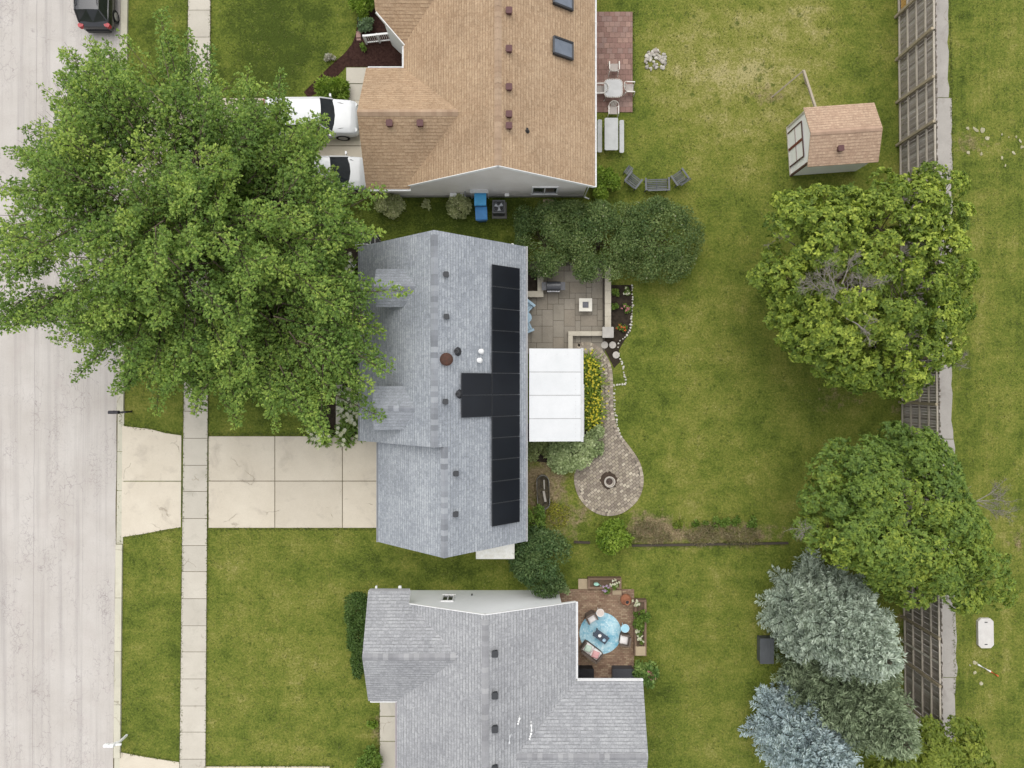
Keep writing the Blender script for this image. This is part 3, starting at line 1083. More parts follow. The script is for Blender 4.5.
# driveways
def drive(name, rows, cols_px, z=.032, bed=True, flare=None, mat=M_DRIVE):
    mb = MB(); jb = MB()
    for (ya, yb) in rows:
        for (xa, xb) in cols_px:
            a, b_ = P2(xa, ya), P2(xb, yb)
            mb.prism([(a[0] + .02, b_[1] + .02), (b_[0] - .02, b_[1] + .02), (b_[0] - .02, a[1] - .02), (a[0] + .02, a[1] - .02)], -.02, z)
    if flare:
        for poly in flare:
            mb.prism([P2(*q) for q in poly], -.02, z)
    struct(mb, name, mat)
    xs_ = [c for q in cols_px for c in q]; ys_ = [c for q in rows for c in q]
    a, b_ = P2(min(xs_), min(ys_)), P2(max(xs_), max(ys_))
    jb.prism([(a[0], b_[1]), (b_[0], b_[1]), (b_[0], a[1]), (a[0], a[1])], -.02, .014)
    if flare:
        for i, poly in enumerate(flare):
            jb.prism([P2(*q) for q in poly], -.02, .0155 + i * .001)
    struct(jb, name + '_bed', M_JOINT)
drive('driveway', [(436, 481), (481, 528)], [(208.5, 275), (275, 342.5), (342.5, 382)],
      flare=[[(122.5, 426), (150, 429), (165, 433), (181.5, 435.5), (181.3, 480.7), (122.3, 480.7)], [(122.3, 481.5), (181.3, 481.5), (181, 527), (165, 529.5), (145, 533.5), (121.8, 537)]])
drive('driveway', [(98, 146), (146, 192)], [(211, 262), (262, 312), (312, 372)],
      flare=[[(124, 90), (187, 98), (187, 145.6), (124, 145.6)], [(124, 146.4), (187, 146.4), (186, 192), (124, 200)]])
drive('driveway', [(766, 812)], [(205.5, 262), (262, 330)], flare=[[(120, 752), (146, 757), (179.5, 762), (179.5, 812), (120, 812)]])
# front walks
mb = MB()
for ya, yb in ((382, 405), (405, 437)):
    mb.prism([P2(336, yb - .6), P2(342.3, yb - .6), P2(342.3, ya + .6), P2(336, ya + .6)], -.02, .04)
for ya, yb in ((702, 716), (716, 741), (741, 775), (775, 800)):
    mb.prism([P2(380, yb - .4), P2(396, yb - .4), P2(396, ya + .4), P2(380, ya + .4)], -.02, .04)
for ya, yb in ((67.5, 84), (84, 101)):
    mb.prism([P2(346.5, yb - .4), P2(368, yb - .4), P2(368, ya + .4), P2(346.5, ya + .4)], -.02, .05)
struct(mb, 'front_walk', M_WALK)
# concrete strip beyond the fence, in pours with a ragged edge
mb = MB()
rg = random.Random(3)
Y = 30.0
for k, seg in enumerate((13.9, 9.5, 9.7, 13.4, 9)):
    y1 = Y - seg
    n = int(seg / .5)
    ed = []
    for i in range(n + 1):
        yy = Y - .02 - (seg - .04) * i / n
        xr = 24.5 + (21.6 - yy) * .0105 + rg.uniform(-.06, .06) + (.12 if k % 2 else 0)
        ed.append((xr, yy))
    poly = [(22.0 + (21.6 - Y) * .006, Y - .02)] + ed + [(22.0 + (21.6 - y1) * .006, y1 + .02)]
    poly = [poly[0]] + ed + [poly[-1]]
    mb.prism(poly, -.03, .025 + .003 * (k % 2))
    Y = y1
struct(mb, 'concrete_strip', M_STRIP)

# mulch and soil beds
def bed(name, polys, mat, z=.014, chips=0, chipmat=None):
    mb = MB()
    for i, poly in enumerate(polys):
        mb.prism([P2(*q) for q in poly], -.03, z + .001 * i)
    struct(mb, name, mat)
M_MULCH = mottled('dark_mulch', (.022, .011, .009), (.060, .030, .024), 7, .95, .1, 45, .6, 1.0)
M_SOIL = mottled('dark_soil', (.020, .016, .012), (.050, .038, .028), 4, .95, .1, 40, .5, .9)
M_DIRT = mottled('bare_dirt', (.10, .075, .040), (.055, .060, .014), 1.6, .95, .1, 30, .5, .8)
bed('mulch_bed', [[(404, 18), (404, 67), (346, 67), (330, 84), (322, 90), (308, 98), (304, 92), (316, 80), (330, 66), (344, 54), (352, 44), (356, 34), (358, 10), (372, -4), (404, -4)]], M_MULCH)
bed('soil_bed', [[(611, 285), (632, 285), (632.5, 302), (631, 331), (624, 341), (619, 350), (620, 362), (614, 368), (606, 352), (600, 340), (604, 336), (611, 336)]], M_SOIL)
bed('soil_bed', [[(338, 250), (362, 246), (362, 440), (345, 437), (342, 400), (339, 340)]], M_SOIL)
bed('soil_bed', [[(316, 404), (336, 404), (336, 436), (316, 436)]], M_SOIL)
bed('soil_bed', [[(527, 425), (600, 348), (602, 425), (590, 452), (570, 466), (527, 460)]], M_SOIL)

# ------------------------------------------------------------------ houses
WHITE = plain('white_paint', (.78, .78, .77), .5, .4, var=.04)
WHITE_V = plain('white_vinyl', (.80, .80, .80), .4, .45, var=.03)
GREY_METAL = plain('grey_metal', (.30, .31, .32), .4, .5, .6)
DARK_METAL = plain('dark_metal', (.035, .036, .04), .5, .4, .2)
BLACK = plain('black_plastic', (.014, .014, .016), .5, .4)
GLASS = plain('dark_glass', (.03, .035, .042), .12, .5)
SKYGLASS = mottled('skylight_glass', (.10, .12, .15), (.15, .17, .21), 1.5, .15, .6, 20, .1, 0)
GLASS_WHITE_PANEL = plain('pale_panel', (.55, .56, .56), .45, .4)
BROWN_VENT = plain('brown_vent_metal', (.10, .045, .045), .6, .3)
GREY_VENT = plain('charcoal_vent_metal', (.04, .042, .046), .6, .3)
TAN_SH = shingle('tan_shingle', (.42, .305, .20), (.34, .238, .152), (.20, .132, .08), patch=(.88, .85, .83))
GREY_SH = shingle('blue_grey_shingle', (.375, .395, .42), (.285, .303, .328), (.17, .18, .195), patch=(.80, .81, .83))
GREY_SH2 = shingle('light_grey_shingle', (.35, .353, .36), (.275, .278, .286), (.155, .156, .16), patch=(.86, .86, .87))
DORMER_SH = shingle('dormer_shingle', (.30, .315, .34), (.255, .27, .29), (.19, .20, .215), stain=.7)
SHED_SH = shingle('brown_shed_shingle', (.46, .33, .235), (.37, .255, .18), (.21, .14, .095), tab=.24, course=.16)
CAP_TAN = island_mat('tan_ridge_cap', [(.38, .275, .19), (.345, .245, .168), (.31, .215, .145)])
CAP_GREY = island_mat('grey_ridge_cap', [(.31, .325, .35), (.20, .21, .23), (.34, .355, .38)])
CAP_GREY2 = island_mat('pale_grey_ridge_cap', [(.28, .28, .29), (.22, .22, .23), (.32, .32, .325)])
SIDE_TAN = siding('taupe_siding', (.76, .725, .69))
SIDE_WHITE = siding('white_siding', (.86, .87, .88), .18, .5, (.93, .93, .93))
SIDE_GREY = siding('pale_siding', (.5, .51, .52))

def ridge_cap(root, a, b, mat, sl, w=.17, step=.26):
    """short overlapping saddle pieces along a ridge; sl = slope of the two sides"""
    a, b = Vector(a), Vector(b)
    d = (b - a); L_ = d.length; d.normalize()
    s = Vector((-d.y, d.x, 0)).normalized()
    mb = MB()
    n = int(L_ / step)
    for i in range(n):
        p, q = a + d * (i * step), a + d * min(L_, (i + 1.08) * step)
        lift = Vector((0, 0, .022 + .006 * (i % 2)))
        dn = Vector((0, 0, -w * sl))
        p0, q0 = p + lift, q + lift * .6
        mb.raw([p0, q0, q0 + s * w + dn, p0 + s * w + dn, q0 - s * w + dn, p0 - s * w + dn], [(0, 3, 2, 1), (0, 1, 4, 5)])
    mb.build('ridge_cap', mat, root)

def gutter(root, a, b, out, mat=None, w=.075, h=.10):
    """open trough along an eave; out = horizontal outward direction"""
    a, b, o = Vector(a), Vector(b), Vector((out[0], out[1], 0))
    mb = MB()
    dz = Vector((0, 0, -h)); up = Vector((0, 0, -.03))
    mb.bar(a + o * .012 + dz * .5 + up, b + o * .012 + dz * .5 + up, .015, h)
    mb.bar(a + o * w + dz * .5 + up, b + o * w + dz * .5 + up, .02, h)
    mb.bar(a + o * w * .5 + dz + up, b + o * w * .5 + dz + up, w, .012)
    n = max(2, int((b - a).length / .6))
    for i in range(n + 1):
        p = a.lerp(b, i / n) + up
        mb.bar(p, p + o * w, .03, .012)
    mb.build('gutter', mat or WHITE_V, root)

def box_vent(root, x, y, z, s, slope_dir, mat, name='roof_vent'):
    """low hooded roof vent on a slope"""
    mb = MB()
    mb.box((x, y, z + .10), (s, s, .24), 0, 0, .03)
    mb.box((x, y, z + .235), (s * 1.18, s * 1.18, .05), 0, 0, .04)
    mb.box((x - slope_dir[0] * s * .75, y - slope_dir[1] * s * .75, z + .03), (s * .5 if slope_dir[0] else s, s * .5 if slope_dir[1] else s, .02))
    return mb.build(name, mat, root)

def on_plane(px, py, f):
    """point seen at a pixel on the surface z = f(x, y)"""
    z = 4.0
    for _ in range(30):
        x, y, _z = P(px, py, z)
        z = z * .4 + f(x, y) * .6
    return P(px, py, z)

def window(root, c, wx, wz, normal, name='window', mat=None, frame=None, mullion=1):
    """framed window on a vertical wall; c = centre on the wall face"""
    n = Vector((normal[0], normal[1], 0)); s = Vector((-n.y, n.x, 0)); c = Vector(c)
    mb = MB()
    def bx(u, v, du, dv, t, off):
        a = c + s * u + Vector((0, 0, v)) + n * off
        mb.bar(a - Vector((0, 0, dv / 2)), a + Vector((0, 0, dv / 2)), du if abs(n.y) > .5 else t, t if abs(n.y) > .5 else du, 0, (0, 1, 0))
    f = .08
    bx(0, wz / 2, wx + f, f, .07, .03); bx(0, -wz / 2, wx + f + .06, f, .10, .045)
    bx(-wx / 2, 0, f, wz, .07, .03); bx(wx / 2, 0, f, wz, .07, .03)
    for i in range(mullion):
        bx(-wx / 2 + wx * (i + 1) / (mullion + 1), 0, .05, wz, .06, .028)
    fr = mb.build(name, frame or WHITE, root)
    g = MB()
    a = c + n * .012
    g.face([a - s * wx / 2 - Vector((0, 0, wz / 2)), a + s * wx / 2 - Vector((0, 0, wz / 2)), a + s * wx / 2 + Vector((0, 0, wz / 2)), a - s * wx / 2 + Vector((0, 0, wz / 2))])
    ob = g.build('pane', mat or GLASS, None, origin=root.get('_org'))
    ob.parent = fr
    ob.location = (0, 0, 0)
    return fr

def pipe(root, x, y, z, h, r, mat, name='vent_pipe', capped=False):
    mb = MB()
    mb.lathe((x, y, z - .1), [(r, 0), (r, h + .1), (r * .7, h + .1), (r * .65, h)], 10)
    mb.lathe((x, y, z - .05), [(r * 2.2, 0), (r * 1.3, .12)], 10)
    if capped:
        mb.lathe((x, y, z + h - .02), [(r * 1.7, 0), (r * 1.7, .06), (r * .3, .14)], 12)
    return mb.build(name, mat, root)

# ---- tan ranch house at the top of the photograph
def tan_house():
    XE, XR, XW, zE, zR = 4.33, -.66, -5.65, 2.94, 6.5
    Y0, Y1 = 10.3, 27.5
    sl = (zR - zE) / (XE - XR)
    root = thing('ranch_house', 'tan shingled ranch house with brown roof vents and taupe gable wall', 'house', (-1, 18, 0))
    mb = MB()
    mb.slab([(XE, Y0, zE), (XE, Y1, zE), (XR, Y1, zR), (XR, Y0, zR)])
    mb.slab([(XR, Y0, zR), (XR, Y1, zR), (XW, Y1, zE), (XW, Y0, zE)])
    rz, rY, vx = 5.17, 13.32, -2.52
    mb.slab([(-7.6, 10.16, zE), (-5.35, 10.16, zE), (vx, rY, rz + .004), (-7.6, rY, rz)])
    mb.slab([(-7.6, rY, rz), (vx, rY, rz + .004), (-5.62, 16.48, zE), (-7.6, 16.48, zE)])
    mb.slab([(-5.60, 17.67, zE), (XR, 22.66, zR + .004), (-6.95, 22.66, 6.45), (-6.95, 19.0, 3.87)])
    mb.slab([(-6.95, 22.66, 6.45), (XR, 22.66, zR), (-5.6, 27.5, 3.0), (-6.95, 27.5, 3.0)])
    mb.build('roof', [TAN_SH, WHITE], root)
    ridge_cap(root, (XR, Y0, zR), (XR, Y1, zR), CAP_TAN, sl)
    ridge_cap(root, (-7.6, rY, rz), (vx - .1, rY, rz), CAP_TAN, .69)
    gutter(root, (XE, Y0, zE), (XE, Y1, zE), (1, 0))
    gutter(root, (-7.5, 16.48, zE), (-5.65, 16.48, zE), (0, 1))
    gutter(root, (XW, 16.5, zE), (XW, 17.6, zE), (-1, 0))
    gutter(root, (-7.55, 10.16, zE), (-5.3, 10.16, zE), (0, -1))
    # rake boards on the south gable
    mb = MB()
    for xa, za, xb, zb in ((XE, zE, XR, zR), (XR, zR, -5.3, zE + .25)):
        mb.bar((xa, Y0 - .02, za - .10), (xb, Y0 - .02, zb - .10), .03, .22)
    mb.build('rake_board', WHITE, root)
    # walls
    mb = MB()
    wy = 10.56
    xe, xw = XE - .33, -7.3
    ze = zE - .12 + .33 * sl - .03
    mb.raw([(xw, wy, 0), (xe, wy, 0), (xe, wy, ze), (XR, wy, zR - .14), (XW + .3, wy, ze), (xw, wy, ze)], [(0, 1, 2, 3, 4, 5)])
    mb.raw([(xe, wy, 0), (xe, Y1, 0), (xe, Y1, ze), (xe, wy, ze)], [(0, 1, 2, 3)])
    mb.raw([(xw, 16.15, 0), (xw, wy, 0), (xw, wy, ze), (xw, 13.32, 4.95), (xw, 16.15, ze)], [(0, 1, 2, 3, 4)])
    mb.raw([(-5.35, 16.15, 0), (xw, 16.15, 0), (xw, 16.15, ze), (-5.35, 16.15, ze)], [(0, 1, 2, 3)])
    mb.raw([(-5.35, 17.9, 0), (-5.35, 16.15, 0), (-5.35, 16.15, ze), (-5.35, 17.9, ze)], [(0, 1, 2, 3)])
    mb.raw([(xw, 27, 0), (xe, 27, 0), (xe, 27, ze), (XR, 27, zR - .2), (xw, 27, ze)], [(4, 3, 2, 1, 0)])
    mb.build('wall', SIDE_TAN, root)
    mb = MB()
    mb.raw([(-6.75, 19.05, 0), (-5.37, 17.75, 0), (-5.37, 17.75, 2.86), (-6.75, 19.05, 3.72)], [(0, 1, 2, 3)])
    mb.bar((-5.58, 17.64, 2.83), (-6.95, 18.95, 3.75), .05, .26)
    mb.raw([(-5.36, 17.9, 2.5), (-6.75, 19.2, 2.5), (-6.93, 18.97, 3.5), (-5.6, 17.66, 2.7)], [(0, 1, 2, 3)])
    mb.raw([(-6.75, 27, 0), (-6.75, 19.05, 0), (-6.75, 19.05, 3.0), (-6.75, 27, 3.0)], [(0, 1, 2, 3)])
    mb.build('entry_wall', WHITE, root)
    fnd = MB()
    fnd.bar((xw, wy - .03, .12), (xe, wy - .03, .12), .06, .24)
    fnd.build('foundation', plain('foundation_grey', (.30, .29, .27), .9, .2), root)
    window(root, (1.78, wy, 1.3), 1.35, 1.35, (0, -1))
    # garage door on the street side
    mb = MB()
    for k in range(4):
        mb.box((xw - .03, 13.3, .3 + k * .55), (.05, 4.9, .53))
    mb.build('garage_door', WHITE, root)
    # wall fittings by the hose
    for nm, px, py, s in (('meter_box', 453.5, 196, (.34, .18, .42)), ('meter_box', 461, 195.3, (.2, .14, .2)), ('meter_box', 507, 195.2, (.22, .14, .25))):
        z = .55
        x = (px - 512) * (H - z) / F
        mb = MB()
        mb.box((x, wy - s[1] / 2 - .01, z), s, 0, 0, .02)
        mb.box((x, wy - s[1] / 2 - .03, z + s[2] / 2), (s[0] * 1.1, s[1] * 1.1, .03))
        mb.build(nm, WHITE, root)
    mb = MB()
    x = (465 - 512) * 39 / F
    mb.tube([(x, wy + .02, 1.0), (x, wy - .2, 1.0), (x, wy - .22, .9)], .05, 8)
    mb.build('exhaust_pipe', GREY_METAL, root)
    mb = MB()
    x0, x1 = -2.22, -1.35
    mb.box(((x0 + x1) / 2, wy - .06, .78), (x1 - x0, .10, 1.3), 0, 0)
    mb.box(((x0 + x1) / 2, wy - .10, 1.46), (x1 - x0 + .14, .2, .06))
    mb.box((x0 - .03, wy - .07, .75), (.06, .14, 1.42)); mb.box((x1 + .03, wy - .07, .75), (.06, .14, 1.42))
    mb.build('wall_panel', GLASS_WHITE_PANEL, root)
    fE = lambda x, y: zR - sl * (x - XR)
    for py in (12.5, 50.5, 88.5, 115.5, 127):
        x, y, z = on_plane(509, py, fE)
        box_vent(root, x, y, z, .26, (1, 0), BROWN_VENT)
    x, y, z = on_plane(527, 131, fE)
    pipe(root, x, y, z, .3, .06, DARK_METAL)
    fW = lambda x, y: rz - .69 * (rY - y)
    for px in (390, 420.5):
        x, y, z = on_plane(px, 124.5, fW)
        box_vent(root, x, y, z, .27, (0, -1), BROWN_VENT)
    for py in (2, 51):
        a = [on_plane(px, q, fE) for px, q in ((553.5, py - 13), (572.5, py - 10), (572.5, py + 11), (553.5, py + 8))]
        a = [(a[0][0], a[0][1], a[0][2]), (a[2][0], a[0][1], a[2][2]), (a[2][0], a[2][1] + .05, a[2][2]), (a[0][0], a[2][1] + .05, a[0][2])]
        mb = MB()
        up = Vector((0, 0, .14))
        q = [Vector(p) + up for p in a]
        for i in range(4):
            mb.bar(q[i], q[(i + 1) % 4], .09, .16)
        fr = mb.build('skylight', DARK_METAL, root)
        g = MB()
        g.face([p + Vector((0, 0, .04)) for p in q])
        ob = g.build('pane', SKYGLASS, None, origin=root['_org']); ob.parent = fr; ob.location = (0, 0, 0)
    # downspouts at the south-east corner and by the wing
    mb = MB()
    mb.tube([(XE + .06, Y0 + .2, zE - .12), (XE - .25, Y0 + .2, zE - .6), (XE - .27, Y0 + .2, .1), (XE, Y0 + .1, .06)], .045, 6)
    mb.build('downspout', WHITE_V, root)
    return root
tan_house()

# ---- blue-grey house with the solar panels, in the middle
MID_S = .92
def mid_house():
    XR, zR, XR2, zR2 = -3.62, 7.0, -3.19, 6.61
    XE, zE = .73, 3.0
    YN, YJ, YS = 7.15, -2.95, -8.18
    XW, zW = -7.92, 7.0 - MID_S * 4.30
    XG, zG = -6.95, 6.61 - MID_S * 3.76
    root = thing('cottage_house', 'blue grey shingled house with black solar panels and two small dormers', 'house', (-3.4, -.5, 0))
    mb = MB()
    mb.slab([(XE, YS, zE), (XE, YN, zE), (XR, YN, zR), (XR, YJ, zR), (XR2, YJ, zR2), (XR2, YS, zR2)])
    mb.slab([(XR, YJ, zR), (XR, YN, zR), (XW, YN, zW), (XW, YJ, zW)])
    mb.slab([(XR2, YS, zR2), (XR2, YJ + .02, zR2), (XG, YJ + .02, zG), (XG, YS, zG)])
    mb.build('roof', [GREY_SH, plain('grey_fascia', (.32, .33, .35))], root)
    ridge_cap(root, (XR, YJ, zR), (XR, YN, zR), CAP_GREY, MID_S)
    ridge_cap(root, (XR2, YS, zR2), (XR2, YJ, zR2), CAP_GREY, MID_S)
    gm = plain('light_gutter', (.44, .44, .45), .4, .4)
    gutter(root, (XE, YS, zE), (XE, YN, zE), (1, 0), gm)
    gutter(root, (XW, YJ, zW), (XW, YN, zW), (-1, 0), plain('grey_gutter', (.30, .31, .33), .4))
    gutter(root, (XG, YS, zG), (XG, YJ, zG), (-1, 0), plain('grey_gutter', (.30, .31, .33), .4))
    # walls
    mb = MB()
    x0, x1, yn, ys = XW + .45, XE - .35, YN - .2, YS + .2
    def wz(x): return (zR - MID_S * abs(x - XR)) - .16
    mb.raw([(x1, yn, 0), (x0, yn, 0), (x0, yn, wz(x0)), (XR, yn, zR - .16), (x1, yn, wz(x1))], [(0, 1, 2, 3, 4)])
    mb.raw([(x0, yn, 0), (x0, YJ, 0), (x0, YJ, wz(x0)), (x0, yn, wz(x0))], [(0, 1, 2, 3)])
    gx = XG + .4
    mb.raw([(x0, YJ + .05, 0), (XR, YJ + .05, 0), (XR, YJ + .05, zR - .16), (x0, YJ + .05, wz(x0))], [(0, 1, 2, 3)])
    mb.raw([(gx, YJ, 0), (gx, ys, 0), (gx, ys, 3.1), (gx, YJ, 3.1)], [(0, 1, 2, 3)])
    mb.raw([(gx, ys, 0), (x1, ys, 0), (x1, ys, wz(x1)), (XR2, ys, zR2 - .16), (gx, ys, 3.1)], [(0, 1, 2, 3, 4)])
    mb.raw([(x1, ys, 0), (x1, yn, 0), (x1, yn, wz(x1)), (x1, ys, wz(x1))], [(0, 1, 2, 3)])
    mb.build('wall', SIDE_GREY, root)
    mb = MB()
    for k in range(4):
        mb.box((gx - .03, -5.5, .3 + k * .55), (.05, 4.6, .53))
    mb.build('garage_door', WHITE, root)
    window(root, (x1, 5.0, 1.4), 1.4, 1.2, (1, 0)); window(root, (x1, -5.5, 1.4), 1.2, 1.1, (1, 0)); window(root, (x0, 0.0, 1.4), 1.4, 1.2, (-1, 0))
    mb = MB(); mb.box((x1 + .03, 3.1, 1.05), (.06, 1.8, 2.1)); mb.build('patio_door', GLASS, root)
    fE = lambda x, y: zR - MID_S * (x - XR)
    fW = lambda x, y: zR - MID_S * (XR - x)
    # dormers
    for (ya, yb, px_f) in ((269, 307, 376), (386, 430, 374)):
        yc = (ya + yb) / 2
        ax, ay, az = on_plane(416, yc, fW)
        bx_, by_, bz = on_plane(404, ya, fW)
        cx_, cy_, cz = on_plane(404, yb, fW)
        cz = bz; cx_ = bx_
        fx = P(px_f, yc, bz)[0]
        hw = (by_ - cy_) / 2
        my = (by_ + cy_) / 2
        rz_ = az
        mb = MB()
        mb.slab([(fx, my, rz_), (ax + .02, my, rz_), (bx_, my + hw, bz), (fx, my + hw, bz)], .09)
        mb.slab([(fx, my - hw, bz), (cx_, my - hw, bz), (ax + .02, my, rz_), (fx, my, rz_)], .09)
        d = mb.build('dormer', [DORMER_SH, plain('dormer_trim', (.30, .31, .33))], root)
        w_ = MB()
        fw = fx + .15
        zb = fW(fw, 0)
        h2 = hw - .16
        w_.raw([(fw, my + h2, zb - .1), (fw, my - h2, zb - .1), (fw, my - h2, bz - .02), (fw, my, rz_ - .08), (fw, my + h2, bz - .02)], [(0, 1, 2, 3, 4)])
        for sg in (-1, 1):
            xa = bx_ + .1
            w_.raw([(fw, my + sg * h2, zb - .1), (xa, my + sg * h2, bz - .02), (fw, my + sg * h2, bz - .02)], [(0, 1, 2)])
        ob = w_.build('dormer_wall', SIDE_GREY, None, origin=root['_org']); ob.parent = d; ob.location = (0, 0, 0)
        fr = MB()
        wcz = (zb + bz) / 2 + .02
        fr.box((fw - .03, my, wcz), (.05, h2 * 1.1, (bz - zb) * .75)); 
        ob = fr.build('window', GLASS, None, origin=root['_org']); ob.parent = d; ob.location = (0, 0, 0)
        ridge_cap(root, (fx, my, rz_), (ax - .1, my, rz_), CAP_GREY, (rz_ - bz) / hw, .13)
    # solar panels: twelve down the slope's edge and two beside them
    pv = mottled('solar_cells', (.006, .007, .011), (.008, .010, .015), 1, .28, .35, 30, .05, 0)
    pf = plain('panel_frame', (.035, .037, .042), .5, .4, .2)
    yb = [266.5, 288, 309.5, 331.3, 352.3, 373.3, 394.7, 416, 437, 458.5, 480, 501.5, 524]
    Yg = [(384 - v) * (H - 4.05) / F for v in yb]
    def panel(xa, xb, y_top, y_bot):
        n = Vector((MID_S, 0, 1)).normalized()
        off = n * .13
        q = [Vector((xa, y_bot, fE(xa, 0))) + off, Vector((xb, y_bot, fE(xb, 0))) + off, Vector((xb, y_top, fE(xb, 0))) + off, Vector((xa, y_top, fE(xa, 0))) + off]
        mb = MB()
        for i in range(4):
            c = (q[0] + q[1] + q[2] + q[3]) / 4
            a, b_ = q[i], q[(i + 1) % 4]
            mb.bar(a.lerp(c, .012), b_.lerp(c, .012), .022, .045, 0, tuple(n))
        fr = mb.build('solar_panel', pf, root)
        g = MB()
        g.face([p + n * .012 for p in q])
        ob = g.build('cells', pv, None, origin=root['_org']); ob.parent = fr; ob.location = (0, 0, 0)
        for yy in (y_bot + .25, y_top - .25):
            r_ = MB(); r_.bar(Vector((xa + .05, yy, fE(xa + .05, 0))) + n * .07, Vector((xb - .05, yy, fE(xb - .05, 0))) + n * .07, .04, .04, 0, tuple(n))
            ob = r_.build('rail', GREY_METAL, None, origin=root['_org']); ob.parent = fr; ob.location = (0, 0, 0)
    xl = -1.085; xr_ = .30
    for i in range(12):
        panel(xl, xr_, Yg[i] - .012, Yg[i + 1] + .012)
    kx_ = (H - 5.4) / (H - 4.05)
    for i in (5, 6):
        panel(-2.50, xl - .03, Yg[i] - .012, Yg[i + 1] + .012)
    for px, py in ((446.5, 275), (447, 317), (446, 401.5), (456.5, 473), (456, 513.5)):
        x, y, z = on_plane(px, py, fE)
        box_vent(root, x, y, z, .22, (1, 0), GREY_VENT)
    for px, py in ((456.5, 351.5), (458, 394)):
        x, y, z = on_plane(px, py, fE)
        pipe(root, x, y, z, .3, .11, DARK_METAL)
    x, y, z = on_plane(447, 359.5, fE)
    mb = MB()
    mb.lathe((x, y, z - .2), [(.24, 0), (.24, .38), (.31, .42), (.31, .50), (.22, .57), (.06, .60)], 16)
    mb.build('turbine_vent', mottled('rusty_metal', (.085, .036, .024), (.05, .03, .022), 7, .8, .3, 30, .3, .3), root)
    for px, py, h in ((481, 351.5, .25), (479.5, 360.5, .35)):
        x, y, z = on_plane(px, py, fE)
        pipe(root, x, y, z, h, .07, WHITE, 'vent_pipe', True)
    mb = MB(); mb.lathe((*P2(512.3, 244.8, 3.4), 3.25), [(.07, 0), (.09, .1), (.05, .16)], 10); mb.build('flood_lamp', WHITE, root)
    # lean-to canopy on the south side wall
    a, b_ = P2(476, 559, 2.3), P2(514.5, 559, 2.3)
    mb = MB()
    mb.slab([(a[0], a[1], 2.3), (b_[0], b_[1], 2.3), (b_[0], ys - .01, 2.75), (a[0], ys - .01, 2.75)], .06, 0, 0)
    for x in (a[0] + .08, b_[0] - .08):
        mb.bar((x, a[1] + .1, 2.2), (x, ys, 1.6), .06)
    mb.build('canopy', mottled('canopy_white', (.78, .77, .73), (.66, .64, .56), 5, .5, .3, 12, .12, 0), root)
    return root
mid_house()

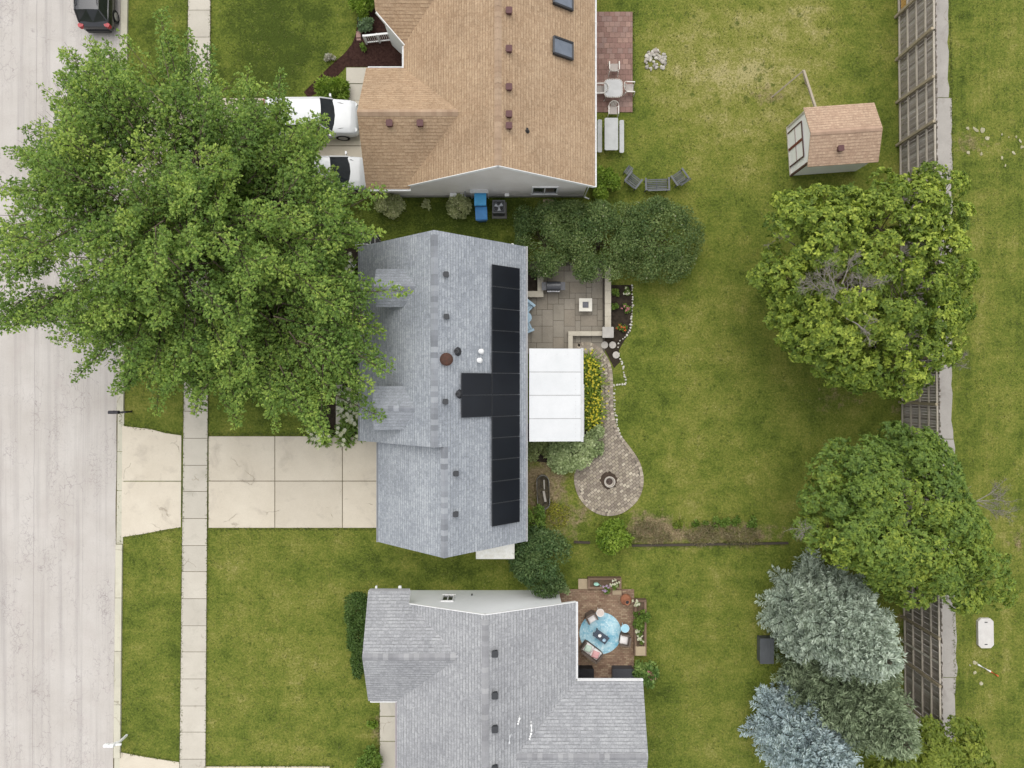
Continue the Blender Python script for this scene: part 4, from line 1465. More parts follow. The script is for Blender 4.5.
# ---- light grey house at the bottom
def bottom_house():
    XE, XR, XW, zE, zR, Y0 = 3.35, -1.33, -6.02, 2.82, 4.9, -11.42
    sl = (zR - zE) / (XE - XR)
    root = thing('split_house', 'light grey shingled house with white north gable wall and side wings', 'house', (-1, -17, 0))
    mb = MB()
    mb.slab([(XE, -27, zE), (XE, Y0, zE), (XR, Y0, zR), (XR, -27, zR)])
    mb.slab([(XR, -27, zR), (XR, Y0, zR), (XW + .0, Y0, zE), (XW + .0, -27, zE)])
    # west wing
    yN, yS, yR, zr = -10.82, -16.58, -13.72, 4.32
    vx = XR - (zR - zr) / sl
    mb.slab([(-7.52, yN, zE), (-7.52, yR, zr), (vx, yR, zr + .004), (-5.35, -11.40, 3.12), (-5.30, yN, zE)])
    mb.slab([(-7.52, yS, zE), (XW, yS, zE), (vx, yR, zr + .004), (-7.52, yR, zr)])
    # east wing
    eN, eR, ez = -15.53, -18.78, 4.25
    vx2 = XR + (zR - ez) / sl
    mb.slab([(XE, eN, zE), (6.85, eN, zE), (6.85, eR, ez), (vx2, eR, ez + .004)])
    mb.slab([(6.85, eR, ez), (6.85, -22.03, zE), (XE, -22.03, zE), (vx2, eR, ez + .004)])
    mb.build('roof', [GREY_SH2, WHITE], root)
    ridge_cap(root, (XR, -27, zR), (XR, Y0, zR), CAP_GREY2, sl)
    ridge_cap(root, (-7.52, yR, zr), (vx - .1, yR, zr), CAP_GREY2, .52)
    ridge_cap(root, (vx2 + .1, eR, ez), (6.85, eR, ez), CAP_GREY2, .44)
    gutter(root, (XE, Y0, zE), (XE, eN + .1, zE), (1, 0), None, .09)
    gutter(root, (XE + .1, eN, zE), (6.85, eN, zE), (0, 1), None, .09)
    gutter(root, (-7.45, yN, zE), (-5.35, yN, zE), (0, 1), plain('grey_gutter', (.36, .36, .37), .4), .08)
    gutter(root, (XW, yS, zE), (XW, -27, zE), (-1, 0), plain('mauve_gutter', (.42, .38, .40), .4), .08)
    gutter(root, (-7.4, yS, zE), (XW - .05, yS, zE), (0, -1), None, .08)
    mb = MB()
    wy = -11.6
    xe, xw = 2.62, -5.62
    ze = zE - .12
    mb.raw([(xe, wy, 0), (xw, wy, 0), (xw, wy, ze + .2), (XR, wy, zR - .16), (xe, wy, zE + (XE - xe) * sl - .16)], [(0, 1, 2, 3, 4)])
    mb.raw([(-7.15, -11.60, 0), (-7.15, -16.3, 0), (-7.15, -16.3, ze), (-7.15, yR, zr - .15), (-7.15, -11.60, ze + .3)], [(0, 1, 2, 3, 4)])
    mb.raw([(-5.62, -11.60, 0), (-7.15, -11.60, 0), (-7.15, -11.60, ze + .3), (-5.62, -11.60, ze + .3)], [(0, 1, 2, 3)])
    mb.raw([(-7.15, -16.3, 0), (-5.7, -16.3, 0), (-5.7, -16.3, ze), (-7.15, -16.3, ze)], [(0, 1, 2, 3)])
    mb.raw([(-5.7, -16.3, 0), (-5.7, -27, 0), (-5.7, -27, ze), (-5.7, -16.3, ze)], [(0, 1, 2, 3)])
    mb.raw([(xe, -16.85, 0), (xe, wy, 0), (xe, wy, ze + .1), (xe, -16.85, ze + .1)], [(0, 1, 2, 3)])
    mb.raw([(6.55, -16.85, 0), (xe, -16.85, 0), (xe, -16.85, ze + .3), (6.55, -16.85, ze + .3)], [(0, 1, 2, 3)])
    mb.raw([(6.55, -21.7, 0), (6.55, -16.85, 0), (6.55, -16.85, ze + .3), (6.55, eR, ez - .15), (6.55, -21.7, ze)], [(0, 1, 2, 3, 4)])
    mb.build('wall', SIDE_WHITE, root)
    mb = MB()
    for xa, za, xb, zb in ((XE, zE, XR, zR), (XR, zR, -5.3, zR - sl * 3.97)):
        mb.bar((xa, Y0 + .02, za - .09), (xb, Y0 + .02, zb - .09), .03, .18)
    mb.build('rake_board', WHITE, root)
    z = 1.55
    window(root, ((448 - 512) * (H - z) / F, wy, z), .60, 1.05, (0, 1), mullion=1)
    mb = MB()
    x = (472 - 512) * (H - 1.0) / F
    mb.lathe((x, wy + .06, 1.0), [(.05, 0), (.05, .08)], 8)
    mb.build('wall_tap', DARK_METAL, root)
    for px in (380, 403):
        mb = MB()
        x = (px - 512) * (H - 1.4) / F
        mb.box((x, -10.76, 2.45), (.10 if px < 390 else .16, .22, .12), 0, 0, .03)
        mb.tube([(x, -10.80, 2.40), (x, -11.5, 2.2), (x, -11.52, .1)], .04, 6)
        mb.build('downspout', WHITE_V, root)
    fE = lambda x, y: zR - sl * (x - XR)
    for py in (652.5, 694, 727.5, 767):
        x, y, z = on_plane(495, py, fE)
        box_vent(root, x, y, z, .27, (1, 0), GREY_VENT)
    for px, py in ((519.5, 716), (531, 731)):
        x, y, z = on_plane(px, py, fE)
        mb = MB()
        mb.tube([(x, y, z - .1), (x, y, z + .28), (x - .05, y - .12, z + .36), (x - .08, y - .25, z + .30)], .055, 8)
        mb.build('vent_pipe', WHITE, root)
    x, y, z = on_plane(531, 722, fE)
    mb = MB(); mb.tube([(x, y, z - .05), (x, y, z + .32), (x + .02, y - .3, z + .34)], .055, 8); mb.build('vent_pipe', WHITE, root)
    x, y, z = on_plane(509.5, 740, fE)
    mb = MB(); mb.tube([(x, y, z - .05), (x, y, z + .3), (x + .02, y + .38, z + .32), (x + .1, y + .45, z + .32)], .05, 8); mb.build('vent_pipe', plain('grey_pvc', (.55, .56, .57)), root)
    return root
bottom_house()

# ------------------------------------------------------------------ fence
WOOD_GREY = island_mat('weathered_boards', [(.20, .17, .145), (.32, .285, .25), (.13, .105, .088), (.38, .35, .315)], fine=14, fine_amt=.3)
WOOD_RAIL = island_mat('silvered_rails', [(.46, .42, .35), (.38, .34, .28), (.52, .48, .41)], fine=14)
WOOD_POST = island_mat('old_posts', [(.28, .235, .16), (.34, .285, .20), (.24, .205, .15)], fine=14)
WOOD_NEW = plain('fresh_pine', (.50, .30, .10), .8, .2)
FX = lambda Y: 21.66 + (18.2 - Y) * .0090
def fence():
    root = thing('board_fence', 'tall weathered board fence with five rails along the grass verge', 'fence', (21.7, 0, 0))
    s = 2.405
    ys = [18.22 + s * k for k in range(5, -18, -1)]
    ys = [y for y in ys if y > -19.3]
    rg = random.Random(5)
    for k, y in enumerate(ys):
        x = FX(y)
        mb = MB()
        mb.bar((x - .06 + rg.uniform(-.02, .02), y, -.1), (x - .06 + rg.uniform(-.05, .05), y + rg.uniform(-.06, .06), 3.56 + rg.uniform(-.04, .05)), .13)
        mb.build('post', WOOD_POST, root)
    for k in range(len(ys) - 1):
        ya, yb = ys[k], ys[k + 1]
        mb = MB()
        n = 16
        for i in range(n):
            y0 = ya + (yb - ya) * (i + .04) / n; y1 = ya + (yb - ya) * (i + .94) / n
            z1 = 3.5 + rg.uniform(-.06, .07)
            t = rg.uniform(-.008, .008)
            xx = FX((y0 + y1) / 2) + .115 + t + (.018 if i % 2 else 0)
            mb.prism([(xx, y0), (xx + .02, y0), (xx + .02, y1), (xx, y1)], .05, z1)
        mb.build('board_panel', WOOD_GREY, root)
        for j, z in enumerate((.14, .98, 1.82, 2.66, 3.40)):
            mb = MB()
            dz = rg.uniform(-.03, .03)
            mb.bar((FX(ya) + .055, ya - .05, z + dz), (FX(yb) + .055, yb + .05, z + dz + rg.uniform(-.02, .02)), .085, .07)
            mb.build('rail', WOOD_RAIL, root)
    mb = MB()
    for i in range(7):
        y = 20.75 + i * .16
        mb.box((FX(y) + .10, y, .62), (.022, .14, .66))
    mb.build('patch_board', WOOD_NEW, root)
    return root
fence()
# two loose poles leaning on the fence at its lower end
mb = MB()
mb.bar(P(902, 641, .1), P(941.5, 664.5, 3.45), .10, .05)
tag(mb.build('leaning_plank', plain('pale_plank', (.55, .52, .46), .8), origin=P(902, 641, .1)), 'pale plank leaning across the fence rails beside the spruces', 'plank')

# ------------------------------------------------------------------ shed
def shed():
    a = R(4.0)
    c = (17.42, 13.2, 0)
    root = thing('garden_shed', 'small garden shed with brown shingles and white brown trimmed door wall', 'shed', c, a, local=True)
    L_, W_, ze, zr = 3.76, 3.15, 2.35, 3.0
    mb = MB()
    hx, hy = L_ / 2, W_ / 2
    mb.slab([(-hx, 0, zr), (hx, 0, zr), (hx, hy, ze), (-hx, hy, ze)], .07)
    mb.slab([(-hx, -hy, ze), (hx, -hy, ze), (hx, 0, zr), (-hx, 0, zr)], .07)
    mb.build('roof', [SHED_SH, plain('tan_trim', (.42, .33, .25))], root)
    ridge_cap(root, (-hx, 0, zr), (hx, 0, zr), island_mat('shed_cap', [(.40, .275, .20), (.36, .245, .175)]), .41, .13)
    wx, wy = hx - .05, hy - .22
    zt = ze + .08
    mb = MB()
    mb.raw([(-wx, wy, 0), (-wx, -wy, 0), (-wx, -wy, zt), (-wx, 0, zr - .09), (-wx, wy, zt)], [(0, 1, 2, 3, 4)])
    mb.raw([(wx, -wy, 0), (wx, wy, 0), (wx, wy, zt), (wx, 0, zr - .09), (wx, -wy, zt)], [(0, 1, 2, 3, 4)])
    mb.raw([(-wx, -wy, 0), (wx, -wy, 0), (wx, -wy, zt), (-wx, -wy, zt)], [(0, 1, 2, 3)])
    mb.raw([(wx, wy, 0), (-wx, wy, 0), (-wx, wy, zt), (wx, wy, zt)], [(0, 1, 2, 3)])
    mb.build('wall', plain('shed_white', (.86, .86, .85), .6, .3, var=.03), root)
    tr = plain('brown_trim', (.09, .045, .04), .6)
    red = plain('red_brown_trim', (.17, .05, .035), .6)
    d = MB()
    d.box((-wx - .02, .05, 1.0), (.03, 1.85, 1.86))
    dr = d.build('door', plain('bright_white', (.88, .88, .88), .5, .4, var=.02), root)
    m1 = MB()
    for y in (-.88, .98): m1.box((-wx - .05, y, 1.0), (.04, .07, 1.9))
    m1.box((-wx - .05, .05, 1.96), (.04, 1.92, .07))
    m1.build('trim', tr, dr)
    m2 = MB(); m2.box((-wx - .055, .05, 1.0), (.05, .13, 1.8)); m2.build('trim', red, dr)
    m2 = MB(); m2.box((-wx - .05, .52, 1.05), (.03, .84, .05)); m2.box((-wx - .05, -.44, 1.05), (.03, .84, .05)); m2.build('trim', plain('grey_brown_trim', (.30, .24, .22), .6), dr)
    m3 = MB()
    m3.box((-wx - .012, -wy - .012, zt / 2 - .05), (.10, .10, zt - .1))
    m3.build('corner_board', tr, root)
    m4 = MB()
    m4.box((-wx - .02, wy - .02, zt / 2 - .05), (.08, .1, zt - .1)); m4.box((-wx - .03, 0, .03), (.1, 2 * wy, .1))
    m4.build('corner_board', plain('bare_trim', (.45, .42, .36)), root)
    v = MB()
    zz = zr - .41 * .85
    v.box((-.28, -.85, zz + .10), (.26, .26, .2), 0, 0, .02); v.box((-.28, -.85, zz + .21), (.31, .31, .03), 0, 0, .03)
    v.build('roof_vent', BROWN_VENT, root)
shed()
# timber swing frame behind the shed
mb = MB()
OW = plain('old_timber', (.36, .31, .24), .9, .2)
t = thing('timber_frame', 'weathered timber beam on slanted legs behind the small shed', 'swing frame', P(806, 88))
z = 2.0
A, B = P(803.5, 70.5, z), P(815, 104, z)
mb.bar(A, (B[0] + .25, B[1] - .9, z), .11, .13); mb.build('beam', OW, t)
for e, tip in ((A, P(772, 97, .0)), (A, P(806, 83, 0)), ((B[0] + .2, B[1] - .8, z), P(826, 118, 0))):
    l = MB(); l.bar(tip, (e[0], e[1], e[2] - .04), .07 if tip[0] < P(780, 0)[0] else .11); l.build('leg', OW, t)

# ------------------------------------------------------------------ ashlar patio, paver path, brick patio
def patio_stone():
    rg = random.Random(11)
    u = .31
    x0, y0, x1, y1 = .45, 1.7, 5.22, 6.9
    nx, ny = int((x1 - x0) / u), int((y1 - y0) / u)
    used = np.zeros((nx, ny), bool)
    mb = MB()
    for j in range(ny):
        for i in range(nx):
            if used[i, j]:
                continue
            for (a, b_) in sorted([(2, 2), (2, 1), (1, 2), (3, 2), (2, 3), (1, 1)], key=lambda q: rg.random() - .12 * q[0] * q[1]):
                if i + a <= nx and j + b_ <= ny and not used[i:i + a, j:j + b_].any():
                    used[i:i + a, j:j + b_] = True
                    mb.prism([(x0 + i * u + .011, y0 + j * u + .011), (x0 + (i + a) * u - .011, y0 + j * u + .011), (x0 + (i + a) * u - .011, y0 + (j + b_) * u - .011), (x0 + i * u + .011, y0 + (j + b_) * u - .011)], -.02, .04 + rg.uniform(0, .004))
                    break
    struct(mb, 'stone_patio', island_mat('patio_slabs', [(.225, .198, .158), (.245, .218, .178), (.235, .21, .17), (.21, .185, .148), (.24, .208, .165)], fine=18, fine_amt=.22))
    j = MB(); j.prism([(x0, y0), (x1, y0), (x1, y1), (x0, y1)], -.03, .026)
    struct(j, 'patio_bed', mottled('joint_sand', (.07, .06, .05), (.12, .105, .085), 5, .95, .1, 30, .3, .4))
patio_stone()

def chaikin(pts, n=2, closed=True):
    for _ in range(n):
        o = []
        m = len(pts)
        for i in range(m if closed else m - 1):
            a, b_ = pts[i], pts[(i + 1) % m]
            o += [(a[0] * .75 + b_[0] * .25, a[1] * .75 + b_[1] * .25), (a[0] * .25 + b_[0] * .75, a[1] * .25 + b_[1] * .75)]
        pts = o
    return pts

PATH_PX = [(574, 345), (586, 341), (597, 345), (606, 354), (612, 367), (613, 382), (613, 400), (614, 418), (619, 433), (630, 447), (640, 461), (644.5, 479), (641, 496), (631, 508), (618, 515.5), (602, 516), (588, 509), (578, 497), (573.5, 482), (575, 470), (584, 461), (594, 448), (600, 430), (601, 410), (601, 385), (600, 368), (594, 357), (584, 352)]
def path():
    poly = [P2(*q) for q in chaikin(PATH_PX, 2)]
    b_ = MB(); b_.prism(poly, -.03, .022)
    struct(b_, 'path_bed', mottled('joint_sand', (.10, .085, .07), (.17, .15, .12), 5, .95, .1, 30, .3, .4))
    mb = MB()
    rg = random.Random(2)
    xs = [p[0] for p in poly]; ys = [p[1] for p in poly]
    a = R(38)
    ca, sa = math.cos(a), math.sin(a)
    cand = []
    pw, ph = .225, .16
    for i in range(-60, 60):
        for j in range(-90, 90):
            u_, v_ = (i + .5 * (j % 2)) * pw, j * ph
            cand.append((4.3 + u_ * ca - v_ * sa, -2 + u_ * sa + v_ * ca))
    cand = np.array(cand)
    ok = in_poly(cand, poly)
    # keep the border clear
    pa = np.array(poly)
    for (x, y) in cand[ok]:
        if np.min(np.hypot(pa[:, 0] - x, pa[:, 1] - y)) < .16:
            continue
        mb.box((x, y, .02), (pw - .026, ph - .024, .05 + rg.uniform(0, .004)), a)
    n = len(poly)
    # soldier course round the edge
    acc = 0
    for i in range(n):
        p, q = Vector(poly[i]), Vector(poly[(i + 1) % n])
        d = q - p
        L_ = d.length
        while acc < L_:
            m_ = p + d * (acc / L_)
            an = math.atan2(d.y, d.x)
            nrm = Vector((-d.y, d.x)).normalized()
            area = sum(poly[k][0] * poly[(k + 1) % n][1] - poly[(k + 1) % n][0] * poly[k][1] for k in range(n))
            if area < 0: nrm = -nrm
            c = m_ + nrm * .085
            mb.box((c.x, c.y, .024), (.095, .17, .056), an)
            acc += .108
        acc -= L_
    struct(mb, 'paver_path', island_mat('path_pavers', [(.40, .345, .265), (.19, .155, .125), (.33, .285, .215), (.23, .19, .155), (.46, .405, .315)], fine=22, fine_amt=.2))
path()

def brick_patio(name, x0, y0, x1, y1, cols, bw=.2, bh=.1, z=.045, hb=False):
    rg = random.Random(4)
    mb = MB()
    j = 0
    y = y0
    while y < y1 - .02:
        x = x0 + (-.5 * bw if j % 2 else 0)
        while x < x1 - .02:
            a, b_ = max(x, x0), min(x + bw, x1)
            if b_ - a > .03:
                mb.prism([(a + .006, y + .006), (b_ - .006, y + .006), (b_ - .006, min(y + bh, y1) - .006), (a + .006, min(y + bh, y1) - .006)], -.02, z + rg.uniform(0, .004))
            x += bw
        y += bh; j += 1
    struct(mb, name, island_mat(name + '_bricks', cols, fine=18, fine_amt=.25))
    b2 = MB(); b2.prism([(x0, y0), (x1, y0), (x1, y1), (x0, y1)], -.03, z - .015)
    struct(b2, name + '_bed', M_JOINT)
a, b_ = P2(560, 690), P2(634, 589)
brick_patio('brick_patio', a[0] - .8, a[1], b_[0], b_[1], [(.27, .185, .125), (.22, .14, .095), (.33, .245, .165), (.19, .115, .08), (.29, .20, .14)])
a, b_ = P2(588, 112.5), P2(632.5, 12)
brick_patio('paver_patio', a[0] - .6, a[1], b_[0], b_[1], [(.25, .15, .125), (.20, .12, .10), (.29, .185, .15), (.23, .155, .135)], .3, .3)

# seat walls of the stone patio
CAPM = mottled('wall_cap_stone', (.40, .36, .29), (.47, .43, .35), 3, .9, .2, 25, .15, .3)
WALLM = island_mat('wall_blocks', [(.30, .26, .21), (.24, .21, .17), (.34, .30, .25)])
def seat_wall(label, path_, w_, h, name='seat_wall', cat='seat wall'):
    c = path_[0]
    root = thing(name, label, cat, (c[0], c[1], 0))
    mb = MB(); cp = MB()
    for i, (a, b_) in enumerate(zip(path_[:-1], path_[1:])):
        a, b_ = Vector((*a, 0)), Vector((*b_, 0))
        d = (b_ - a).normalized()
        L_ = (b_ - a).length
        e = w_ / 2
        A_, B_ = a - d * (e if i else 0), b_ - d * e if i < len(path_) - 2 else b_
        A_ = a + d * (e if i else 0) if i else a - d * e
        B_ = b_ + d * e
        for k in range(3):
            zc = h * (k + .5) / 3
            n = max(1, int((B_ - A_).length / .35))
            for j in range(n):
                p, q = A_.lerp(B_, (j + .01) / n), A_.lerp(B_, (j + .99) / n)
                mb.bar(p + Vector((0, 0, zc)), q + Vector((0, 0, zc)), w_ - .06 - .01 * (k % 2), h / 3 - .008)
        n = max(1, int((B_ - A_).length / .6))
        for j in range(n):
            p, q = A_.lerp(B_, (j + .006) / n), A_.lerp(B_, (j + .994) / n)
            cp.bar(p + Vector((0, 0, h + .025)), q + Vector((0, 0, h + .025)), w_, .05)
    mb.build('blocks', WALLM, root); cp.build('cap', CAPM, root)
    return root
h = .45
q = lambda px, py: P2(px, py, h + .05)
seat_wall('long pale seat wall running down the right side of the stone patio', [q(608, 268), q(608, 326)], .34, h)
seat_wall('L shaped pale low wall at the bottom of the stone patio', [q(601, 333.5), q(570.5, 333.5), q(570.5, 352)], .25, h)
seat_wall('pale raised planter wall around dark soil in the stone patio corner', [q(527, 294), q(540.5, 294), q(540.5, 274)], .33, h)
bed('soil_bed', [[(524, 270), (538.5, 270), (538.5, 291.5), (524, 291.5)]], M_SOIL, .3)
root = thing('stone_pillar', 'square capped stone pillar where the two patio walls meet', 'pillar', P(608, 332))
mb = MB()
c = P2(608, 332.3, .75)
for k in range(4):
    mb.box((c[0], c[1], .09 + .17 * k), (.52, .52, .162), 0, 0, .02)
mb.build('blocks', WALLM, root)
mb = MB(); mb.box((c[0], c[1], .73), (.62, .60, .08), 0, 0, .03); mb.build('cap', plain('pillar_cap', (.37, .35, .32), .9, .2), root)

# square fire table
root = thing('fire_table', 'square white topped fire table standing on the stone patio', 'fire table', P(585.5, 305))
c = P2(585.6, 304.8, .55)
mb = MB()
o, i_ = .36, .17
mb.box((c[0], c[1], .25), (.56, .56, .5)); mb.build('base', plain('stone_base', (.34, .31, .27), .9), root)
mb = MB()
for dx, dy, sx, sy in ((0, (o + i_) / 2, 2 * o, o - i_), (0, -(o + i_) / 2, 2 * o, o - i_), ((o + i_) / 2, 0, o - i_, 2 * i_ - .006), (-(o + i_) / 2, 0, o - i_, 2 * i_ - .006)):
    mb.box((c[0] + dx, c[1] + dy, .53), (sx, sy, .06))
mb.build('top', plain('white_stone', (.60, .57, .50), .7), root)
mb = MB(); mb.box((c[0], c[1], .52), (2 * i_ - .02, 2 * i_ - .02, .03), 0, 0, .03)
mb.build('burner', mottled('lava_glass', (.05, .05, .06), (.12, .12, .14), 20, .5, .4, 40, .4, .6), root)

# stepping stones
lab = ['round stepping stone nearest the square pillar', 'round stepping stone by the white edging under the patio', 'lower round stepping stone near the small grass patch']
for (px, py), l in zip(((604.5, 345), (612.5, 345), (616, 355)), lab):
    mb = MB()
    mb.lathe((*P2(px, py), 0), [(.19, -.01), (.20, .04), (.185, .055), (.10, .055), (.09, .05), (.02, .05)], 16)
    tag(mb.build('stepping_stone', plain('pale_stone', (.42, .39, .35), .9), origin=P(px, py)), l, 'stepping stone', 'stepping stones in the soil bed')

# fire pit in the round of pavers
root = thing('fire_pit', 'round steel fire ring on dark ash in the paver circle', 'fire pit', P(609, 481))
mb = MB()
pts = []
rg = random.Random(8)
for k in range(26):
    a = 2 * math.pi * k / 26
    r_ = .48 + rg.uniform(-.05, .06)
    cc = P2(608.5, 480.3)
    pts.append((cc[0] + r_ * math.cos(a), cc[1] + r_ * math.sin(a)))
mb.prism(pts, 0.0, .062); mb.build('ash', mottled('ash_soil', (.045, .032, .024), (.085, .062, .048), 6, .95, .1, 40, .4, .6), root)
cc = P2(609.8, 482, .25)
mb = MB(); mb.lathe((cc[0], cc[1], .05), [(.30, 0), (.31, .22), (.26, .22), (.25, .03)], 24); mb.build('ring', plain('pale_steel', (.42, .38, .33), .5, .5, .3), root)
mb = MB(); mb.lathe((cc[0], cc[1], .06), [(.25, 0), (.1, .05)], 18); mb.build('embers', mottled('charred', (.04, .03, .028), (.12, .09, .075), 12, .95, .1, 30, .3, .5), root)

# stones in rows: white edging stones, fire ring stones
def stone_mesh(seed, s=(.1, .08, .06)):
    rg = np.random.default_rng(seed)
    bm = bmesh.new()
    bmesh.ops.create_icosphere(bm, subdivisions=2, radius=1)
    for v in bm.verts:
        n = 1 + .16 * math.sin(v.co.x * 3 + seed) + .14 * math.sin(v.co.y * 4 + seed * 2) + rg.normal(0, .04)
        v.co = Vector((v.co.x * s[0] * n, v.co.y * s[1] * n, v.co.z * s[2] * n))
    me = bpy.data.meshes.new('stone')
    bm.to_mesh(me); bm.free()
    return me
def obj_rand(name, cols):
    m, N, L, b = new_mat(name, .9, .2)
    nt = m.node_tree
    oi = N.new('ShaderNodeObjectInfo')
    cr = N.new('ShaderNodeValToRGB')
    while len(cr.color_ramp.elements) < len(cols): cr.color_ramp.elements.new(.5)
    for i, c in enumerate(cols):
        cr.color_ramp.elements[i].position = i / (len(cols) - 1); cr.color_ramp.elements[i].color = c4(c)
    L.new(oi.outputs['Random'], cr.inputs[0])
    n = noise(nt, pos(nt), 14, 4, .6)
    L.new(mix_col(nt, cr.outputs[0], (.5, .5, .5), math_n(nt, 'MULTIPLY', ramp(nt, n, .4, .7), .3)), b.inputs['Base Color'])
    bump(nt, b, n, .4, .01)
    return m
M_EDGE = obj_rand('white_stone', [(.34, .32, .26), (.56, .53, .46), (.42, .39, .32), (.60, .58, .52)])
M_RING = obj_rand('field_stone', [(.20, .18, .15), (.46, .43, .37), (.30, .27, .22), (.58, .55, .48), (.26, .22, .19)])
def stone_line(px_pts, step, meshes, mat, label, group, r=random.Random(9), jit=.03, name='edging_stone'):
    pts = [Vector(P2(*p)) for p in px_pts]
    acc = 0
    k = 0
    for a, b_ in zip(pts[:-1], pts[1:]):
        L_ = (b_ - a).length
        while acc < L_:
            p = a.lerp(b_, acc / L_)
            me = meshes[k % len(meshes)]
            o = bpy.data.objects.new(name, me)
            COL.objects.link(o)
            s = r.uniform(.42, .85)
            o.location = (p.x + r.uniform(-jit, jit), p.y + r.uniform(-jit, jit), .03)
            o.rotation_euler = (0, 0, r.uniform(0, 6.28)); o.scale = (s, s, s)
            tag(o, label, 'stone', group)
            k += 1
            acc += step * r.uniform(.8, 1.25)
        acc -= L_
st = [stone_mesh(i) for i in range(5)]
for m_ in st: m_.materials.append(M_EDGE)
E1 = 'small white rock in the winding edging of the soil bed'
stone_line([(632, 285), (632.5, 303), (631.5, 318), (631, 329), (625, 338), (619, 341), (617.5, 348)], .165, st, M_EDGE, E1, 'white edging rocks by the soil bed')
E2 = 'small white rock edging the grass patch and curving paver path'
stone_line([(618.5, 354), (622, 363), (625, 376), (626, 384), (620, 385), (613.5, 384.5)], .15, st, M_EDGE, E2, 'white edging rocks by the path')
stone_line([(614.5, 386), (614.3, 404), (616.5, 422), (621, 437), (623.5, 441)], .17, st, M_EDGE, E2, 'white edging rocks by the path')
sr = [stone_mesh(20 + i, (.13, .11, .09)) for i in range(6)]
for m_ in sr: m_.materials.append(M_RING)
rg = random.Random(14)
for k in range(70):
    a = rg.uniform(0, 6.28)
    r_ = .64 * math.sqrt(rg.uniform(.03, 1))
    c = P2(655.3, 61)
    o = bpy.data.objects.new('fieldstone', sr[k % 6]); COL.objects.link(o)
    o.location = (c[0] + r_ * math.cos(a), c[1] + r_ * math.sin(a), .04 + (.06 if k % 5 == 0 else 0))
    s = rg.uniform(.4, 1.0); o.scale = (s, s, s); o.rotation_euler = (0, 0, rg.uniform(0, 6))
    tag(o, 'rounded fieldstone in the rough ring of stones on the lawn', 'stone', 'stones of the lawn fire ring')

# ------------------------------------------------------------------ patio cover
def patio_cover():
    xa, xb = .90, 3.73
    yn, ys = 1.89, -3.03
    zA, zB = 2.92, 2.72
    root = thing('patio_cover', 'bright white flat patio cover in four panels beside the solar roof', 'patio cover', (2.3, -.6, 0))
    fz = lambda x: zA + (zB - zA) * (x - xa) / (xb - xa)
    edges = [(384 - v) * (H - 2.8) / F for v in (348.2, 372, 395.3, 418.6, 441.8)]
    PW = mottled('white_roof_panel', (.60, .605, .61), (.54, .55, .555), .9, .45, .4, 16, .05, 0)
    for i in range(4):
        y0, y1 = edges[i + 1] + .02, edges[i] - .02
        mb = MB()
        mb.slab([(xa, y0, fz(xa)), (xb - .12, y0, fz(xb - .12)), (xb - .12, y1, fz(xb - .12)), (xa, y1, fz(xa))], .07, 0, 0)
        p = mb.build('roof_panel', PW, root)
    mb = MB()
    for e in edges[1:-1]:
        mb.bar((xa, e, fz(xa) - .045), (xb - .12, e, fz(xb - .12) - .045), .034, .08)
    mb.build('seam', plain('seam_grey', (.36, .36, .36), .5), root)
    mb = MB()
    mb.bar((xb - .05, ys, zB - .03), (xb - .05, yn, zB - .03), .13, .11)
    mb.bar((xb + .03, ys + .25, zB - .07), (xb + .03, yn - 1.9, zB - .07), .05, .10)
    mb.build('gutter', plain('fascia_white', (.48, .48, .48), .5), root)
    mb = MB()
    rg = random.Random(1)
    for i in range(4):
        for k in range(5):
            mb.box((xa + .35 + k * .55 if i == 0 else xb - .4, edges[i] - .32 - (0 if i == 0 else .2 * k), fz(xa + .35 + k * .55 if i == 0 else xb - .4) + .004), (.035, .035, .02))
    mb.build('screw_caps', plain('grey_cap', (.5, .5, .5), .6), root)
    for x, y in ((xb - .25, yn - .2), (xb - .25, ys + .2), (xb - .25, -.55), (xa + .15, yn - .2), (xa + .15, ys + .2)):
        mb = MB(); mb.box((x, y, (fz(x) - .08) / 2), (.10, .10, fz(x) - .08)); mb.box((x, y, .06), (.16, .16, .04)); mb.build('post', WHITE, root)
    mb = MB()
    for y in (yn - .2, ys + .2):
        mb.bar((xa, y, fz(xa) - .14), (xb - .15, y, fz(xb) - .13), .05, .12)
    mb.build('beam', WHITE, root)
patio_cover()

# ------------------------------------------------------------------ furniture builders (local coordinates, front = +y)
def tube_chair(label, group, mat, fabric=None):
    """moulded garden armchair with curved back"""
    t = thing('garden_chair', label, 'chair', (0, 0, 0), 0, group, local=True)
    mb = MB()
    mb.prism([(-.21, -.2), (.21, -.2), (.235, .22), (-.235, .22)], .41, .435)
    mb.build('seat', fabric or mat, t)
    mb = MB()
    pts = []
    for k in range(11):
        a = math.pi * k / 10
        pts.append((-.27 * math.cos(a), -.16 - .20 * math.sin(a), .66 + .2 * math.sin(a)))
    mb.tube(pts, .026, 6)
    for k in range(-2, 3):
        a = math.pi / 2 + k * .33
        mb.bar((.2 * math.cos(a), -.17 - .05 * abs(math.sin(a)), .43), (-.27 * math.cos(a) * -1, -.16 - .20 * math.sin(a), .66 + .2 * math.sin(a)), .04, .012)
    mb.build('backrest', mat, t)
    for s in (-1, 1):
        a = MB()
        a.bar((s * .27, -.18, .66), (s * .27, .27, .63), .05, .03); a.build('armrest', mat, t)
        l = MB(); l.bar((s * .27, .26, .63), (s * .28, .30, 0), .04); l.build('leg', mat, t)
        l = MB(); l.bar((s * .24, -.2, .43), (s * .26, -.33, 0), .04); l.build('leg', mat, t)
    return t

